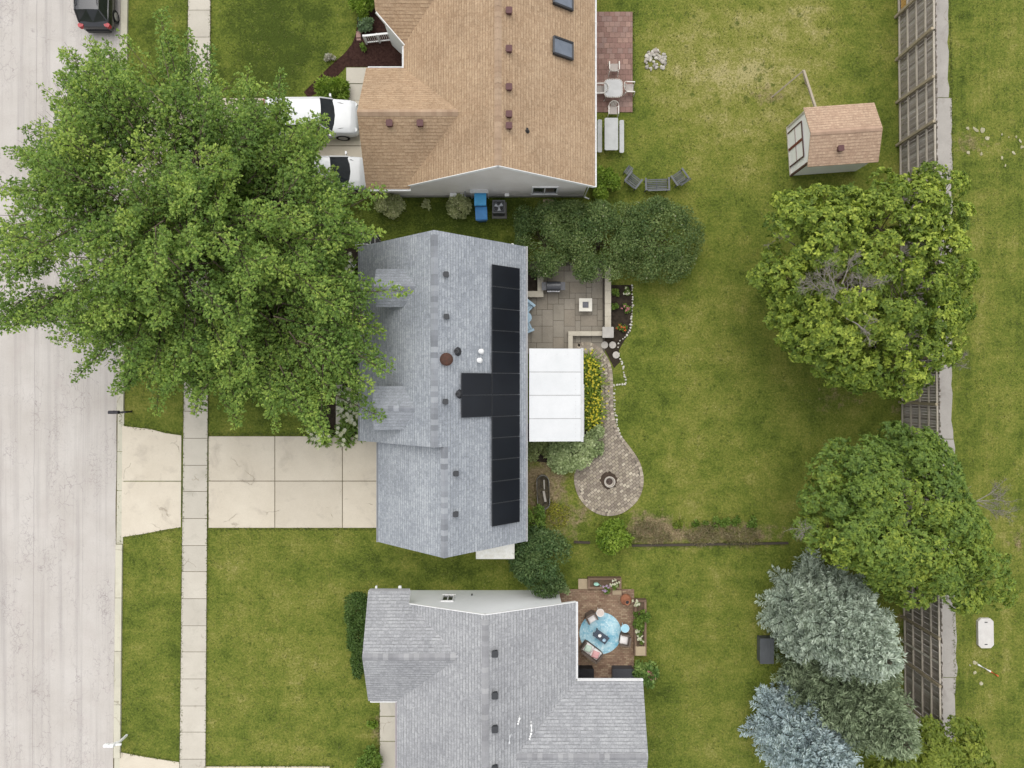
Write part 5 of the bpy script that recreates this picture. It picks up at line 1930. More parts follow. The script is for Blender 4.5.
W_PL = plain('white_resin', (.64, .61, .56), .5)
base = tube_chair('pale resin garden chair standing alone above the glass patio table', 'pale garden chairs round the glass table', W_PL, plain('sling', (.36, .32, .29), .8))
chairs = [((614, 67.5), 0, 'pale resin garden chair standing alone above the glass patio table'), ((629.5, 88), R(-90), 'pale resin garden chair at the lawn side of the glass table'), ((601, 89.5), R(90), 'pale resin garden chair between the glass table and the house eave'), ((613.3, 110), R(180), 'pale resin garden chair between the glass table and the picnic table')]
for i, ((px, py), rz, l) in enumerate(chairs):
    p = P(px, py, .5)
    if i == 0:
        base.location = (p[0], p[1], .045); base.rotation_euler = (0, 0, rz)
    else:
        dup(base, (p[0], p[1], .045), rz, l)
# glass table
p = P(613.3, 88.5, .7)
t = thing('glass_table', 'rounded square glass patio table with pale frame on reddish pavers', 'table', (p[0], p[1], .045))
mb = MB()
pts = []
for k in range(32):
    a = 2 * math.pi * k / 32
    ca, sa = math.cos(a), math.sin(a)
    r_ = .5 / (abs(ca) ** 5 + abs(sa) ** 5) ** .2
    pts.append((p[0] + r_ * ca, p[1] + r_ * sa))
mb.tube([(x, y, .74) for x, y in pts] + [(pts[0][0], pts[0][1], .74)], .026, 6)
for k in range(4):
    a = math.pi / 4 + k * math.pi / 2
    mb.bar((p[0], p[1], .73), (p[0] + .52 * math.cos(a), p[1] + .52 * math.sin(a), .735), .035, .02)
mb.tube([(p[0] + .13 * math.cos(2 * math.pi * k / 12), p[1] + .13 * math.sin(2 * math.pi * k / 12), .735) for k in range(13)], .015, 5)
mb.build('frame', W_PL, t)
mb = MB(); mb.prism([(p[0] + (x - p[0]) * .95, p[1] + (y - p[1]) * .95) for x, y in pts], .745, .752)
mb.build('tabletop', plain('frosted_glass', (.34, .34, .335), .25, .5), t)
for k in range(4):
    a = math.pi / 4 + k * math.pi / 2
    mb = MB(); mb.tube([(p[0] + .46 * math.cos(a), p[1] + .46 * math.sin(a), .73), (p[0] + .62 * math.cos(a), p[1] + .62 * math.sin(a), .045)], .022, 6); mb.build('leg', W_PL, t)

# picnic table with two benches
PT = plain('folding_table_top', (.40, .405, .395), .6)
p = P(611.3, 134.2, .7)
t = thing('picnic_table', 'long pale grey folding table on the lawn below the reddish patio', 'table', (p[0], p[1], 0))
mb = MB(); mb.box((p[0], p[1], .72), (.74, 1.78, .05), 0, 0, .05); mb.build('tabletop', PT, t)
for sy in (-1, 1):
    mb = MB()
    for sx in (-1, 1):
        mb.bar((p[0] + sx * .3, p[1] + sy * .65, 0), (p[0] + sx * .26, p[1] + sy * .6, .7), .035)
    mb.bar((p[0] - .3, p[1] + sy * .64, .15), (p[0] + .3, p[1] + sy * .64, .15), .03); mb.build('leg', GREY_METAL, t)
def bench(px, py, rz, label):
    p = P(px, py, .43)
    t = thing('bench', label, 'bench', (p[0], p[1], 0), 0, 'benches at the picnic table')
    c, s_ = math.cos(rz), math.sin(rz)
    mb = MB(); mb.box((p[0], p[1], .43), (.25, 1.82, .045), rz, 0, .05); mb.build('seat', PT, t)
    for sy in (-1, 1):
        mb = MB()
        for sx in (-1, 1):
            mb.bar((p[0] + sx * .10 - sy * .7 * s_, p[1] + sy * .7 * c, 0), (p[0] + sx * .07 - sy * .66 * s_, p[1] + sy * .66 * c, .41), .03)
        mb.build('leg', GREY_METAL, t)
bench(599.7, 136, 0, 'narrow pale bench between the folding table and the house')
bench(621.7, 136.5, 0, 'narrow pale bench on the lawn side of the folding table')

# dark slatted lawn seats
DW = island_mat('grey_slats', [(.10, .105, .11), (.14, .145, .15), (.08, .085, .09)], fine=16)
def slat_seat(w_, label, name, cat):
    t = thing(name, label, cat, (0, 0, 0), 0, 'dark slatted lawn seats', local=True)
    mb = MB()
    for k in range(6):
        mb.bar((-w_ / 2 + .05, -.20 + k * .1, .40 - .05 * (5 - k) / 5), (w_ / 2 - .05, -.20 + k * .1, .40 - .05 * (5 - k) / 5), .065, .022)
    mb.bar((0, -.22, .35), (0, .32, .385), .05, .03) if w_ > .9 else None
    mb.build('seat', DW, t)
    mb = MB()
    n = int(w_ / .11)
    for k in range(n):
        x = -w_ / 2 + .08 + (w_ - .16) * k / (n - 1)
        mb.bar((x, -.22, .36), (x, -.42, .92), .06, .02)
    mb.bar((-w_ / 2 + .03, -.43, .93), (w_ / 2 - .03, -.43, .93), .07, .03)
    mb.build('backrest', DW, t)
    for s in (-1, 1):
        a = MB(); a.bar((s * w_ / 2, -.32, .60), (s * w_ / 2, .36, .60), .10, .03); a.build('armrest', DW, t)
        for y, z in ((.30, .59), (-.24, .59)):
            l = MB(); l.bar((s * (w_ / 2 - .02), y, 0), (s * (w_ / 2 - .02), y - .02, z), .06, .04); l.build('leg', DW, t)
    return t
s1 = slat_seat(.74, 'dark slatted lawn chair left of the loveseat near the shrubs', 'lawn_chair', 'chair')
p = P(633, 181, .45); s1.location = (p[0], p[1], 0); s1.rotation_euler = (0, 0, R(-38))
p = P(679.5, 178, .45); dup(s1, (p[0], p[1], 0), R(35), 'dark slatted lawn chair right of the loveseat on open lawn')
s2 = slat_seat(1.28, 'dark slatted loveseat between the two lawn chairs', 'loveseat', 'loveseat')
p = P(657, 184.8, .45); s2.location = (p[0], p[1], 0); s2.rotation_euler = (0, 0, R(2))
t = thing('side_table', 'small dark slatted side table behind the left lawn chair', 'side table', P(628.5, 170.5))
p = P(628.6, 170.3, .45); a = R(52)
mb = MB()
for k in range(4):
    o = -.13 + k * .087
    mb.box((p[0] - o * math.sin(a), p[1] + o * math.cos(a), .45), (.5, .06, .025), a)
mb.box((p[0], p[1], .425), (.06, .34, .02), a)
mb.build('tabletop', DW, t)
for dx, dy in ((-1, -1), (1, -1), (1, 1), (-1, 1)):
    x, y = dx * .2, dy * .12
    mb = MB(); X_, Y_ = p[0] + x * math.cos(a) - y * math.sin(a), p[1] + x * math.sin(a) + y * math.cos(a)
    mb.bar((X_, Y_, 0), (X_, Y_, .42), .045); mb.build('leg', DW, t)

# pale blue seats and round table half under the east eave
BLUE = plain('pale_blue_resin', (.36, .50, .60), .5)
def adirondack(label, group):
    t = thing('deck_chair', label, 'chair', (0, 0, 0), 0, group, local=True)
    mb = MB()
    for k in range(5):
        mb.bar((-.26, -.25 + k * .115, .27 + .025 * k), (.26, -.25 + k * .115, .27 + .025 * k), .10, .02)
    mb.build('seat', BLUE, t)
    mb = MB()
    for k in range(5):
        x = -.2 + k * .1
        mb.bar((x * .9, -.26, .27), (x * 1.15, -.50, .90 - .06 * abs(k - 2)), .085, .02)
    mb.build('backrest', BLUE, t)
    for s in (-1, 1):
        a = MB(); a.bar((s * .34, -.35, .54), (s * .36, .32, .54), .13, .025); a.build('armrest', BLUE, t)
        l = MB(); l.bar((s * .30, .26, 0), (s * .30, .26, .53), .07, .03); l.build('leg', BLUE, t)
        l = MB(); l.bar((s * .30, -.5, 0), (s * .30, .24, .36), .07, .03); l.build('leg', BLUE, t)
    return t
a1 = adirondack('pale blue deck chair above the round table by the eave', 'pale blue deck chairs on the stone patio')
p = P(524.6, 307.5, .5); a1.location = (p[0] + .1, p[1], .04); a1.rotation_euler = (0, 0, R(-130))
p = P(525, 326, .5); dup(a1, (p[0] + .06, p[1], .04), R(-65), 'pale blue deck chair below the round table by the eave')
p = P(526, 317.5, .5)
t = thing('round_table', 'round pale blue side table between the two deck chairs', 'table', (p[0], p[1], .04))
mb = MB(); mb.lathe((p[0], p[1], .48), [(.31, 0), (.32, .02), (.31, .035), (.02, .04)], 24); mb.build('tabletop', BLUE, t)
for k in range(4):
    a = k * math.pi / 2 + .4
    mb = MB(); mb.bar((p[0] + .22 * math.cos(a), p[1] + .22 * math.sin(a), .04), (p[0] + .18 * math.cos(a), p[1] + .18 * math.sin(a), .49), .045); mb.build('leg', BLUE, t)

# barbecue
p = P(553.5, 286, .9)
t = thing('barbecue', 'dark gas barbecue with side shelves at the top of the stone patio', 'barbecue', (p[0], p[1], .04))
GR = plain('grill_enamel', (.035, .036, .042), .35, .5)
mb = MB(); mb.box((p[0], p[1], .45), (.68, .46, .74), 0, 0, .02); mb.build('cabinet', plain('grill_cart', (.06, .06, .065), .5), t)
mb = MB()
for k in range(8):
    a0, a1_ = math.pi * k / 8, math.pi * (k + 1) / 8
    f_ = lambda a: (p[1] - .26 * math.cos(a), .84 + .22 * math.sin(a))
    (ya, za), (yb, zb) = f_(a0), f_(a1_)
    mb.face([(p[0] - .38, ya, za), (p[0] + .38, ya, za), (p[0] + .38, yb, zb), (p[0] - .38, yb, zb)])
for sx in (-1, 1):
    mb.face([(p[0] + sx * .38, p[1] - .26 * math.cos(math.pi * k / 8), .84 + .22 * math.sin(math.pi * k / 8)) for k in range(9)])
l = mb.build('lid', GR, t)
mb = MB(); mb.tube([(p[0] - .3, p[1] - .32, .9), (p[0] + .3, p[1] - .32, .9)], .018, 6); ob = mb.build('handle', plain('steel', (.4, .4, .42), .3, .5, .8), None, origin=t['_org']); ob.parent = l; ob.location = (0, 0, 0)
for sx in (-1, 1):
    mb = MB(); mb.box((p[0] + sx * .52, p[1], .84), (.26, .44, .035), 0, 0, .02); mb.build('side_shelf', plain('shelf_grey', (.06, .06, .068), .4), t)
mb = MB(); mb.box((p[0], p[1] - .27, .78), (.7, .06, .1)); 
for k in range(4): mb.lathe((p[0] - .24 + k * .16, p[1] - .30, .78), [(.025, 0), (.025, .05)], 8)
mb.build('control_panel', plain('panel_steel', (.28, .28, .29), .35, .5, .6), t)

# ------------------------------------------------------------------ brick patio set (bottom house)
RUGM, N_, L_n, b_n = new_mat('blue_rug', .95, .1)
nt = RUGM.node_tree
v = pos(nt)
n1 = noise(nt, v, 2.2, 5, .65, .5); n2 = noise(nt, pos(nt, loc=(4, 4, 0)), 7, 4, .7)
col = mix_col(nt, (.16, .38, .50), (.42, .60, .66), ramp(nt, n1, .35, .6))
col = mix_col(nt, col, (.62, .72, .74), ramp(nt, n2, .55, .66))
L_n.new(col, b_n.inputs['Base Color']); bump(nt, b_n, n2, .3, .01)
rc = P2(600.5, 633.2, .06)
mb = MB(); mb.lathe((rc[0], rc[1], .05), [(1.18, 0), (1.18, .012), (.02, .013)], 56)
tag(mb.build('rug', RUGM, origin=(rc[0], rc[1], .05)), 'round pale blue patterned rug on the brick patio', 'rug')
WICK = island_mat('brown_wicker', [(.10, .075, .06), (.14, .11, .09)], fine=60)
CUSH = mottled('pale_cushion', (.66, .62, .60), (.72, .69, .67), 6, .9, .1, 40, .08, .2)
CPINK = mottled('pink_cushion', (.60, .30, .31), (.68, .40, .40), 8, .9, .1, 40, .1, .2)
CGREEN = mottled('mint_cushion', (.48, .60, .50), (.56, .66, .56), 8, .9, .1, 40, .1, .2)
def pillow(mb, c, sx, sy, sz, rz):
    n = 10
    v, f = [], []
    for i in range(n + 1):
        for j in range(n + 1):
            u_, w_ = i / n * 2 - 1, j / n * 2 - 1
            hgt = (max(0, (1 - u_ ** 4) * (1 - w_ ** 4))) ** .5
            for s in (0,):
                x, y = u_ * sx / 2 * (1 - .06 * (1 - abs(w_)) * 0), w_ * sy / 2
                v.append((c[0] + x * math.cos(rz) - y * math.sin(rz), c[1] + x * math.sin(rz) + y * math.cos(rz), c[2] + hgt * sz))
    for i in range(n):
        for j in range(n):
            a = i * (n + 1) + j
            f.append((a, a + n + 1, a + n + 2, a + 1))
    mb.raw(v, f)
def lounge(px, py, w_, d_, rz, label, name, cat, group=None, seat_h=.36, extra=()):
    p = P(px, py, .45)
    t = thing(name, label, cat, (p[0], p[1], .06), rz, group, local=True)
    mb = MB(); mb.box((0, 0, .15), (w_, d_, .28), 0, 0, .03); mb.build('base', WICK, t)
    mb = MB()
    mb.box((0, -d_ / 2 - .05, .36), (w_, .10, .66), 0, 0, .02); mb.build('backrest', WICK, t)
    for s in (-1, 1):
        a = MB(); a.box((s * (w_ / 2 + .04), -.02, .27), (.08, d_, .5), 0, 0, .02); a.build('armrest', WICK, t)
    n = 2 if w_ > 1 else 1
    for k in range(n):
        mb = MB(); x = (k - (n - 1) / 2) * (w_ / n)
        mb.box((x, 0, .32), (w_ / n - .02, d_ - .02, .07), 0, 0, .04)
        pillow(mb, (x, 0, .355), w_ / n - .03, d_ - .03, .05, 0)
        mb.build('seat_cushion', CUSH, t, smooth=False)
    for (x, y, s, m_) in extra:
        mb = MB(); pillow(mb, (x, y, .40), s, s, .12, .3); pillow(mb, (x, y, .40), s, s, -.02, .3)
        mb.build('pillow', m_, t, smooth=True)
    return t
lounge(592, 651.5, 1.06, .52, R(-37 + 0), 'wicker loveseat with pale cushions and a pink pillow on the rug edge', 'loveseat', 'loveseat', None, extra=((-.28, .0, .38, CGREEN), (.26, -.02, .40, CPINK)))
lounge(591.8, 618.5, .46, .44, R(-150), 'wicker armchair with pale cushion beside the round white table', 'patio_armchair', 'chair', 'armchairs on the round rug')
lounge(624.2, 640, .50, .46, R(80), 'wicker armchair with pale cushion at the planter side of the rug', 'patio_armchair', 'chair', 'armchairs on the round rug')
def round_top(px, py, r_, z, label, name, cat, mat, inner):
    p = P(px, py, z)
    t = thing(name, label, cat, (p[0], p[1], .06))
    mb = MB(); mb.lathe((p[0], p[1], z - .05), [(r_, 0), (r_, .05), (r_ * .86, .05), (r_ * .84, .03)], 28); mb.build('rim', mat, t)
    mb = MB(); mb.lathe((p[0], p[1], z - .03), [(r_ * .83, 0), (r_ * .82, .012), (.01, .014)], 28); mb.build('tabletop', inner, t)
    for k in range(3):
        a = k * 2.094
        mb = MB(); mb.bar((p[0] + r_ * .8 * math.cos(a), p[1] + r_ * .8 * math.sin(a), .06), (p[0] + r_ * .6 * math.cos(a + .5), p[1] + r_ * .6 * math.sin(a + .5), z - .04), .03); mb.build('leg', mat, t)
    return t
round_top(600.3, 613, .225, .5, 'round white side table at the top of the blue rug', 'side_table', 'side table', plain('cream', (.68, .64, .60)), plain('beige_top', (.55, .47, .42)))
round_top(625.2, 628.5, .235, .5, 'round pale blue side table at the right of the blue rug', 'side_table', 'side table', plain('sky_blue', (.42, .60, .68)), plain('sky_blue_top', (.30, .52, .62)))
p = P(601, 636.5, .4)
t = thing('coffee_table', 'dark rectangular coffee table in the middle of the blue rug', 'table', (p[0], p[1], .06), R(-37), local=True)
mb = MB()
for k in range(5):
    mb.box((0, -.18 + k * .09, .37), (.86, .084, .03), 0, 0, 0)
mb.build('tabletop', plain('slate_top', (.055, .07, .095), .5), t)
for x in (-.36, .36):
    for y in (-.16, .16):
        l = MB(); l.box((x, y, .18), (.05, .05, .34)); l.build('leg', DARK_METAL, t)
for (x, y), l, m_ in (((-.12, .02), 'small white bowl on the dark coffee table', WHITE), ((.22, -.03), 'small pale blue bowl on the dark coffee table', BLUE)):
    c, s_ = math.cos(R(-37)), math.sin(R(-37))
    q_ = (p[0] + x * c - y * s_, p[1] + x * s_ + y * c, .448)
    mb = MB(); mb.lathe(q_, [(.04, 0), (.085, .06), (.095, .075), (.07, .06), (.03, .02)], 16)
    tag(mb.build('bowl', m_, origin=q_), l, 'bowl')
# clay chiminea
p = P(625.8, 599.5, .4)
t = thing('chiminea', 'terracotta chiminea with open neck in the brick patio corner', 'chiminea', (p[0], p[1], .045))
TC = mottled('terracotta', (.26, .10, .055), (.34, .15, .085), 5, .8, .2, 30, .15, .2)
mb = MB(); mb.lathe((p[0], p[1], .2), [(.16, 0), (.30, .14), (.31, .28), (.24, .42), (.13, .52), (.12, .72), (.15, .76), (.11, .76), (.09, .6)], 22); mb.build('body', TC, t, smooth=True)
mb = MB(); mb.lathe((p[0], p[1], .9), [(.093, 0), (.01, .001)], 14); mb.build('flue', BLACK, t)
mb = MB()
for k in range(3):
    a = k * 2.094; mb.bar((p[0] + .26 * math.cos(a), p[1] + .26 * math.sin(a), .045), (p[0] + .15 * math.cos(a), p[1] + .15 * math.sin(a), .26), .03)
mb.tube([(p[0] + .2 * math.cos(k * .5236), p[1] + .2 * math.sin(k * .5236), .22) for k in range(13)], .014, 5)
mb.build('stand', DARK_METAL, t)
# dark deck boxes against the wing
def deck_box(px0, px1, py0, py1, h, label, mat):
    a, b_ = P2(px0, py1, h), P2(px1, py0, h)
    c = ((a[0] + b_[0]) / 2, (a[1] + b_[1]) / 2)
    t = thing('deck_box', label, 'deck box', (*c, .045))
    sx, sy = b_[0] - a[0], b_[1] - a[1]
    mb = MB(); mb.box((c[0], c[1], .045 + (h - .06) / 2), (sx - .05, sy - .05, h - .06), 0, 0, .03); mb.build('body', mat, t)
    mb = MB(); mb.box((c[0], c[1], h - .03), (sx, sy, .06), 0, 0, .03)
    for k in range(1, 4):
        mb.box((a[0] + sx * k / 4, c[1], h + .003), (.02, sy * .9, .006))
    mb.build('lid', mat, t)
deck_box(577.5, 594, 669, 684, .65, 'black deck box in the brick patio corner by the house', plain('black_lid', (.016, .016, .018), .5))
deck_box(612.5, 634, 669, 684, .62, 'charcoal deck box next to the rose bush', plain('charcoal_lid', (.045, .047, .053), .5))
deck_box(760, 774, 638.5, 664, .6, 'dark grey garden box on the lawn beside the green spruce', plain('slate_box', (.07, .075, .08), .5))

# raised brick planters with pots
def planter(px0, py0, px1, py1, h, label):
    a, b_ = P2(px0, py1, h), P2(px1, py0, h)
    c = ((a[0] + b_[0]) / 2, (a[1] + b_[1]) / 2)
    t = thing('raised_planter', label, 'planter', (*c, 0), 0, 'timber edged planters by the brick patio')
    mb = MB()
    w_ = .12
    for i, (p_, q_) in enumerate((((a[0], a[1] + w_ / 2), (b_[0], a[1] + w_ / 2)), ((a[0], b_[1] - w_ / 2), (b_[0], b_[1] - w_ / 2)), ((a[0] + w_ / 2, a[1] + w_ + .004), (a[0] + w_ / 2, b_[1] - w_ - .004)), ((b_[0] - w_ / 2, a[1] + w_ + .004), (b_[0] - w_ / 2, b_[1] - w_ - .004)))):
        for k in range(2):
            mb.bar((*p_, h * (k + .5) / 2), (*q_, h * (k + .5) / 2), w_, h / 2 - .006)
    mb.build('frame', island_mat('timber_edge', [(.16, .10, .07), (.22, .15, .105), (.13, .085, .06)]), t)
    mb = MB(); mb.prism([(a[0] + w_, a[1] + w_), (b_[0] - w_, a[1] + w_), (b_[0] - w_, b_[1] - w_), (a[0] + w_, b_[1] - w_)], 0, h - .06)
    mb.build('soil', mottled('planter_soil', (.07, .05, .035), (.13, .09, .06), 5, .95, .1, 40, .5, .8), t)
planter(588, 578, 621.5, 589, .35, 'timber edged planter along the top of the brick patio')
planter(634.5, 600, 646.5, 656, .35, 'long timber edged planter on the lawn side of the brick patio')
for px, py, w_, d_, z, l in ((583.5, 584, .58, .56, .10, 'square tan stepping slab left of the top planter'), (617, 592.5, .5, .24, .08, 'small cream paving slab below the top planter'), (640.5, 651, .55, .5, .38, 'pale slab at the lower end of the long planter')):
    p = P(px, py, z); mb = MB(); mb.box((p[0], p[1], z - .03), (w_, d_, .07), 0, 0, .02)
    tag(mb.build('paving_slab', plain('tan_slab', (.38, .30, .20), .9), origin=(p[0], p[1], z - .06)), l, 'slab')
def watering(px, py, label):
    p = P(px, py, .5); t = thing('watering_can', label, 'watering can', (p[0], p[1], .3))
    m_ = plain('mint_plastic', (.36, .62, .52), .4)
    mb = MB(); mb.lathe((p[0], p[1], .30), [(.09, 0), (.10, .2), (.07, .24)], 14, 0, 1.5, .8); mb.build('body', m_, t)
    mb = MB(); mb.tube([(p[0] + .12, p[1], .38), (p[0] + .26, p[1] - .09, .52)], [.03, .02], 6); mb.build('spout', m_, t)
    mb = MB(); mb.tube([(p[0] - .12, p[1], .5), (p[0] - .05, p[1] + .02, .62), (p[0] + .06, p[1], .54)], .014, 5); mb.build('handle', m_, t)
watering(596.5, 584.5, 'mint green watering can in the top planter')

# ------------------------------------------------------------------ bins, air conditioner, tank, odds and ends
def bin_(px, py, rz, label, body, lid):
    p = P(px, py, 1.0)
    t = thing('wheelie_bin', label, 'bin', (p[0], p[1], 0), rz, 'blue wheeled bins by the taupe wall', local=True)
    mb = MB()
    b0, b1 = (.22, .26), (.30, .35)
    v = [(-b0[0], -b0[1], .05), (b0[0], -b0[1], .05), (b0[0], b0[1], .05), (-b0[0], b0[1], .05), (-b1[0], -b1[1], .98), (b1[0], -b1[1], .98), (b1[0], b1[1], .98), (-b1[0], b1[1], .98)]
    mb.raw(v, [(3, 2, 1, 0), (0, 1, 5, 4), (1, 2, 6, 5), (2, 3, 7, 6), (3, 0, 4, 7)])
    mb.box((0, 0, .97), (.66, .76, .05), 0, 0, .03); mb.build('body', body, t)
    mb = MB()
    prof = [(-.34, .0), (-.30, .05), (-.1, .085), (.15, .08), (.33, .05), (.37, 0)]
    for (ya, za), (yb, zb) in zip(prof[:-1], prof[1:]):
        mb.face([(-.32, ya, 1.0 + za), (.32, ya, 1.0 + za), (.32, yb, 1.0 + zb), (-.32, yb, 1.0 + zb)])
    for sx in (-.32, .32):
        mb.face([(sx, y, 1.0 + z) for y, z in prof])
    for k in (-1, 1):
        mb.box((k * .12, 0, 1.088), (.14, .46, .012), 0, 0, .02)
    mb.build('lid', lid, t)
    mb = MB(); mb.tube([(-.27, .40, 1.0), (.27, .40, 1.0)], .022, 6); mb.build('handle', body, t)
    for sx in (-1, 1):
        w_ = MB()
        w_.tube([(sx * .24, .30, .12), (sx * .30, .30, .12)], .12, 14); w_.build('wheel', BLACK, t)
bin_(480.3, 199.3, 0, 'bright blue lidded bin against the taupe wall', plain('blue_bin', (.02, .13, .30), .5), plain('bright_blue_lid', (.07, .36, .66), .45))
bin_(481.3, 213.5, R(3), 'darker blue bin standing in front of the bright blue one', plain('blue_bin_dark', (.018, .09, .22), .5), plain('mid_blue_lid', (.045, .20, .45), .5))
p = P(498.8, 206.5, .8)
t = thing('air_conditioner', 'square outdoor air conditioner with round fan grille beside the bins', 'air conditioner', (p[0], p[1], 0))
mb = MB(); mb.box((p[0], p[1], .42), (.66, .70, .68), 0, 0, .05)
mb.build('casing', plain('ac_casing', (.05, .052, .056), .5), t)
mb = MB()
mb.lathe((p[0], p[1], .77), [(.35, 0), (.35, .025), (.28, .025), (.28, .005)], 4, 0, 1.0, 1.05) if False else None
o_ = .33
ring = [(p[0] + .28 * math.cos(2 * math.pi * k / 24), p[1] + .28 * math.sin(2 * math.pi * k / 24), .79) for k in range(25)]
mb.tube(ring, .022, 5)
for k in range(6):
    a = k * math.pi / 3
    mb.bar((p[0], p[1], .795), (p[0] + .28 * math.cos(a), p[1] + .28 * math.sin(a), .79), .012)
for r_ in (.09, .15, .21):
    mb.tube([(p[0] + r_ * math.cos(2 * math.pi * k / 18), p[1] + r_ * math.sin(2 * math.pi * k / 18), .80) for k in range(19)], .005, 4)
for (sx, sy, dx, dy) in ((.70, .05, 0, .33), (.70, .05, 0, -.33), (.05, .60, .32, 0), (.05, .60, -.32, 0)):
    mb.box((p[0] + dx, p[1] + dy, .775), (sx, sy, .03))
mb.build('grille', plain('ac_grille', (.12, .125, .13), .5), t)
mb = MB(); mb.lathe((p[0], p[1], .765), [(.27, 0), (.01, .003)], 20); mb.build('fan_well', BLACK, t)
mb = MB()
for k in range(3):
    a = k * 2.094 + .5
    mb.raw([(p[0] + .04 * math.cos(a), p[1] + .04 * math.sin(a), .778), (p[0] + .25 * math.cos(a - .3), p[1] + .25 * math.sin(a - .3), .774), (p[0] + .25 * math.cos(a + .45), p[1] + .25 * math.sin(a + .45), .784), (p[0] + .08 * math.cos(a + .9), p[1] + .08 * math.sin(a + .9), .780)], [(0, 1, 2, 3)])
mb.lathe((p[0], p[1], .775), [(.06, 0), (.06, .02)], 12)
mb.build('fan', plain('fan_blades', (.50, .52, .55), .4), t)
mb = MB(); mb.box((p[0] + .02, p[1] - .04, .035), (.82, .9, .09)); mb.build('pad', plain('concrete_pad', (.17, .165, .15), .9), t)
p = P(548.5, 203.5); mb = MB(); mb.box((p[0], p[1], .06), (.62, .42, .12), 0, 0, .02)
tag(mb.build('window_well_slab', plain('tan_stone', (.42, .34, .22), .9), origin=p), 'tan stone slab under the gable wall window', 'slab')

# oval stock tank with a board in it
p = P(542.8, 491)
t = thing('stock_tank', 'oval metal stock tank full of debris on bare ground', 'stock tank', p)
def oval(r_, L_, n=12):
    pts = []
    for k in range(n + 1):
        a = math.pi * k / n; pts.append((r_ * math.cos(a), L_ / 2 + r_ * math.sin(a)))
    for k in range(n + 1):
        a = math.pi + math.pi * k / n; pts.append((r_ * math.cos(a), -L_ / 2 + r_ * math.sin(a)))
    return pts
rot = R(2)
tr_ = lambda x, y: (p[0] + x * math.cos(rot) - y * math.sin(rot), p[1] + x * math.sin(rot) + y * math.cos(rot))
o1 = [tr_(*q_) for q_ in oval(.34, 1.2)]; 
ZM = mottled('galvanised', (.22, .215, .20), (.34, .33, .31), 6, .5, .5, 20, .15, .1, .5)
mb = MB(); n = len(o1)
for k in range(n):
    a, b_ = o1[k], o1[(k + 1) % n]
    mb.face([(a[0], a[1], 0), (b_[0], b_[1], 0), (b_[0], b_[1], .55), (a[0], a[1], .55)])
mb.tube([(x, y, .55) for x, y in o1] + [(o1[0][0], o1[0][1], .55)], .022, 6)
mb.build('shell', ZM, t)
mb = MB(); mb.prism([tr_(*q_) for q_ in oval(.33, 1.2)], .0, .2)
mb.build('debris', mottled('leaf_litter', (.035, .028, .022), (.11, .095, .06), 7, .95, .1, 30, .5, 1), t)
mb = MB(); a, b_ = tr_(.06, .7), tr_(.08, .15); c = tr_(.12, -.55); mb.bar((*a, .58), (*b_, .35), .07, .03); mb.bar((*tr_(.03, .05), .33), (*c, .36), .12, .03)
tag(mb.build('old_board', plain('grey_board', (.34, .31, .27), .9), origin=(*b_, .3)), 'grey broken boards lying inside the oval tank', 'board')

# utility vault, marker post and turf debris beyond the fence
p = P(986.3, 633.5, .2)
t = thing('utility_vault', 'pale concrete vault lid with cut corners in the grass verge', 'vault lid', (p[0], p[1], 0))
mb = MB(); mb.box((p[0], p[1], .08), (.86, 1.66, .20), R(1), 0, .17); mb.build('lid', mottled('vault_concrete', (.50, .475, .45), (.58, .56, .53), 2, .9, .2, 25, .12, .3), t)
for k, (dx, dy) in enumerate(((0, .62), (0, -.62))):
    mb = MB(); mb.box((p[0] + dx, p[1] + dy, .182), (.16, .05, .012)); mb.build('handle', DARK_METAL, t)
a, b_, c = P(978, 664.5, .05), P(990.5, 671.5, .05), P(998, 676, .05)
t = thing('marker_post', 'white and orange marker post lying on the verge grass', 'marker post', b_)
mb = MB(); mb.tube([a, b_], .05, 8); mb.build('shaft', WHITE, t)
mb = MB(); mb.tube([b_, c], .055, 8); mb.build('tip', plain('orange_band', (.55, .13, .03), .5), t)
rg = random.Random(21)
me_ch = [stone_mesh(40 + i, (.17, .12, .03)) for i in range(4)]
M_CH = obj_rand('pale_turf_clod', [(.30, .27, .14), (.40, .37, .24), (.26, .24, .12)])
for m_ in me_ch: m_.materials.append(M_CH)
for k, (px, py) in enumerate([(969, 152), (981, 153), (1003, 158), (1006, 166), (1008, 137), (1017, 136), (1021, 140), (1002, 135), (982, 131), (967, 128), (975, 130), (1014, 153), (988, 139), (1022, 147), (970, 665), (974, 673), (982, 683), (975, 662)]):
    p = P(px + rg.uniform(-1, 1), py + rg.uniform(-1, 1), .02)
    o = bpy.data.objects.new('turf_clod', me_ch[k % 4]); COL.objects.link(o); o.location = p
    s = rg.uniform(.3, .9); o.scale = (s * rg.uniform(.7, 1.3), s, .7); o.rotation_euler = (0, 0, rg.uniform(0, 6))
    tag(o, 'dried pale turf clod lying on the grass verge', 'clod', 'pale clods on the verge')
# timber edging under the dry border
for (pa, pb, l) in (((632, 545.5), (788, 543), 'dark timber edging under the dry garden border'), ((574, 542), (590, 542.5), 'short dark timber edging left of the bright round bush')):
    mb = MB(); mb.bar(P(*pa, .05), P(*pb, .05), .12, .14)
    tag(mb.build('edging_timber', plain('dark_timber', (.05, .04, .03), .9), origin=P(*pa)), l, 'edging')

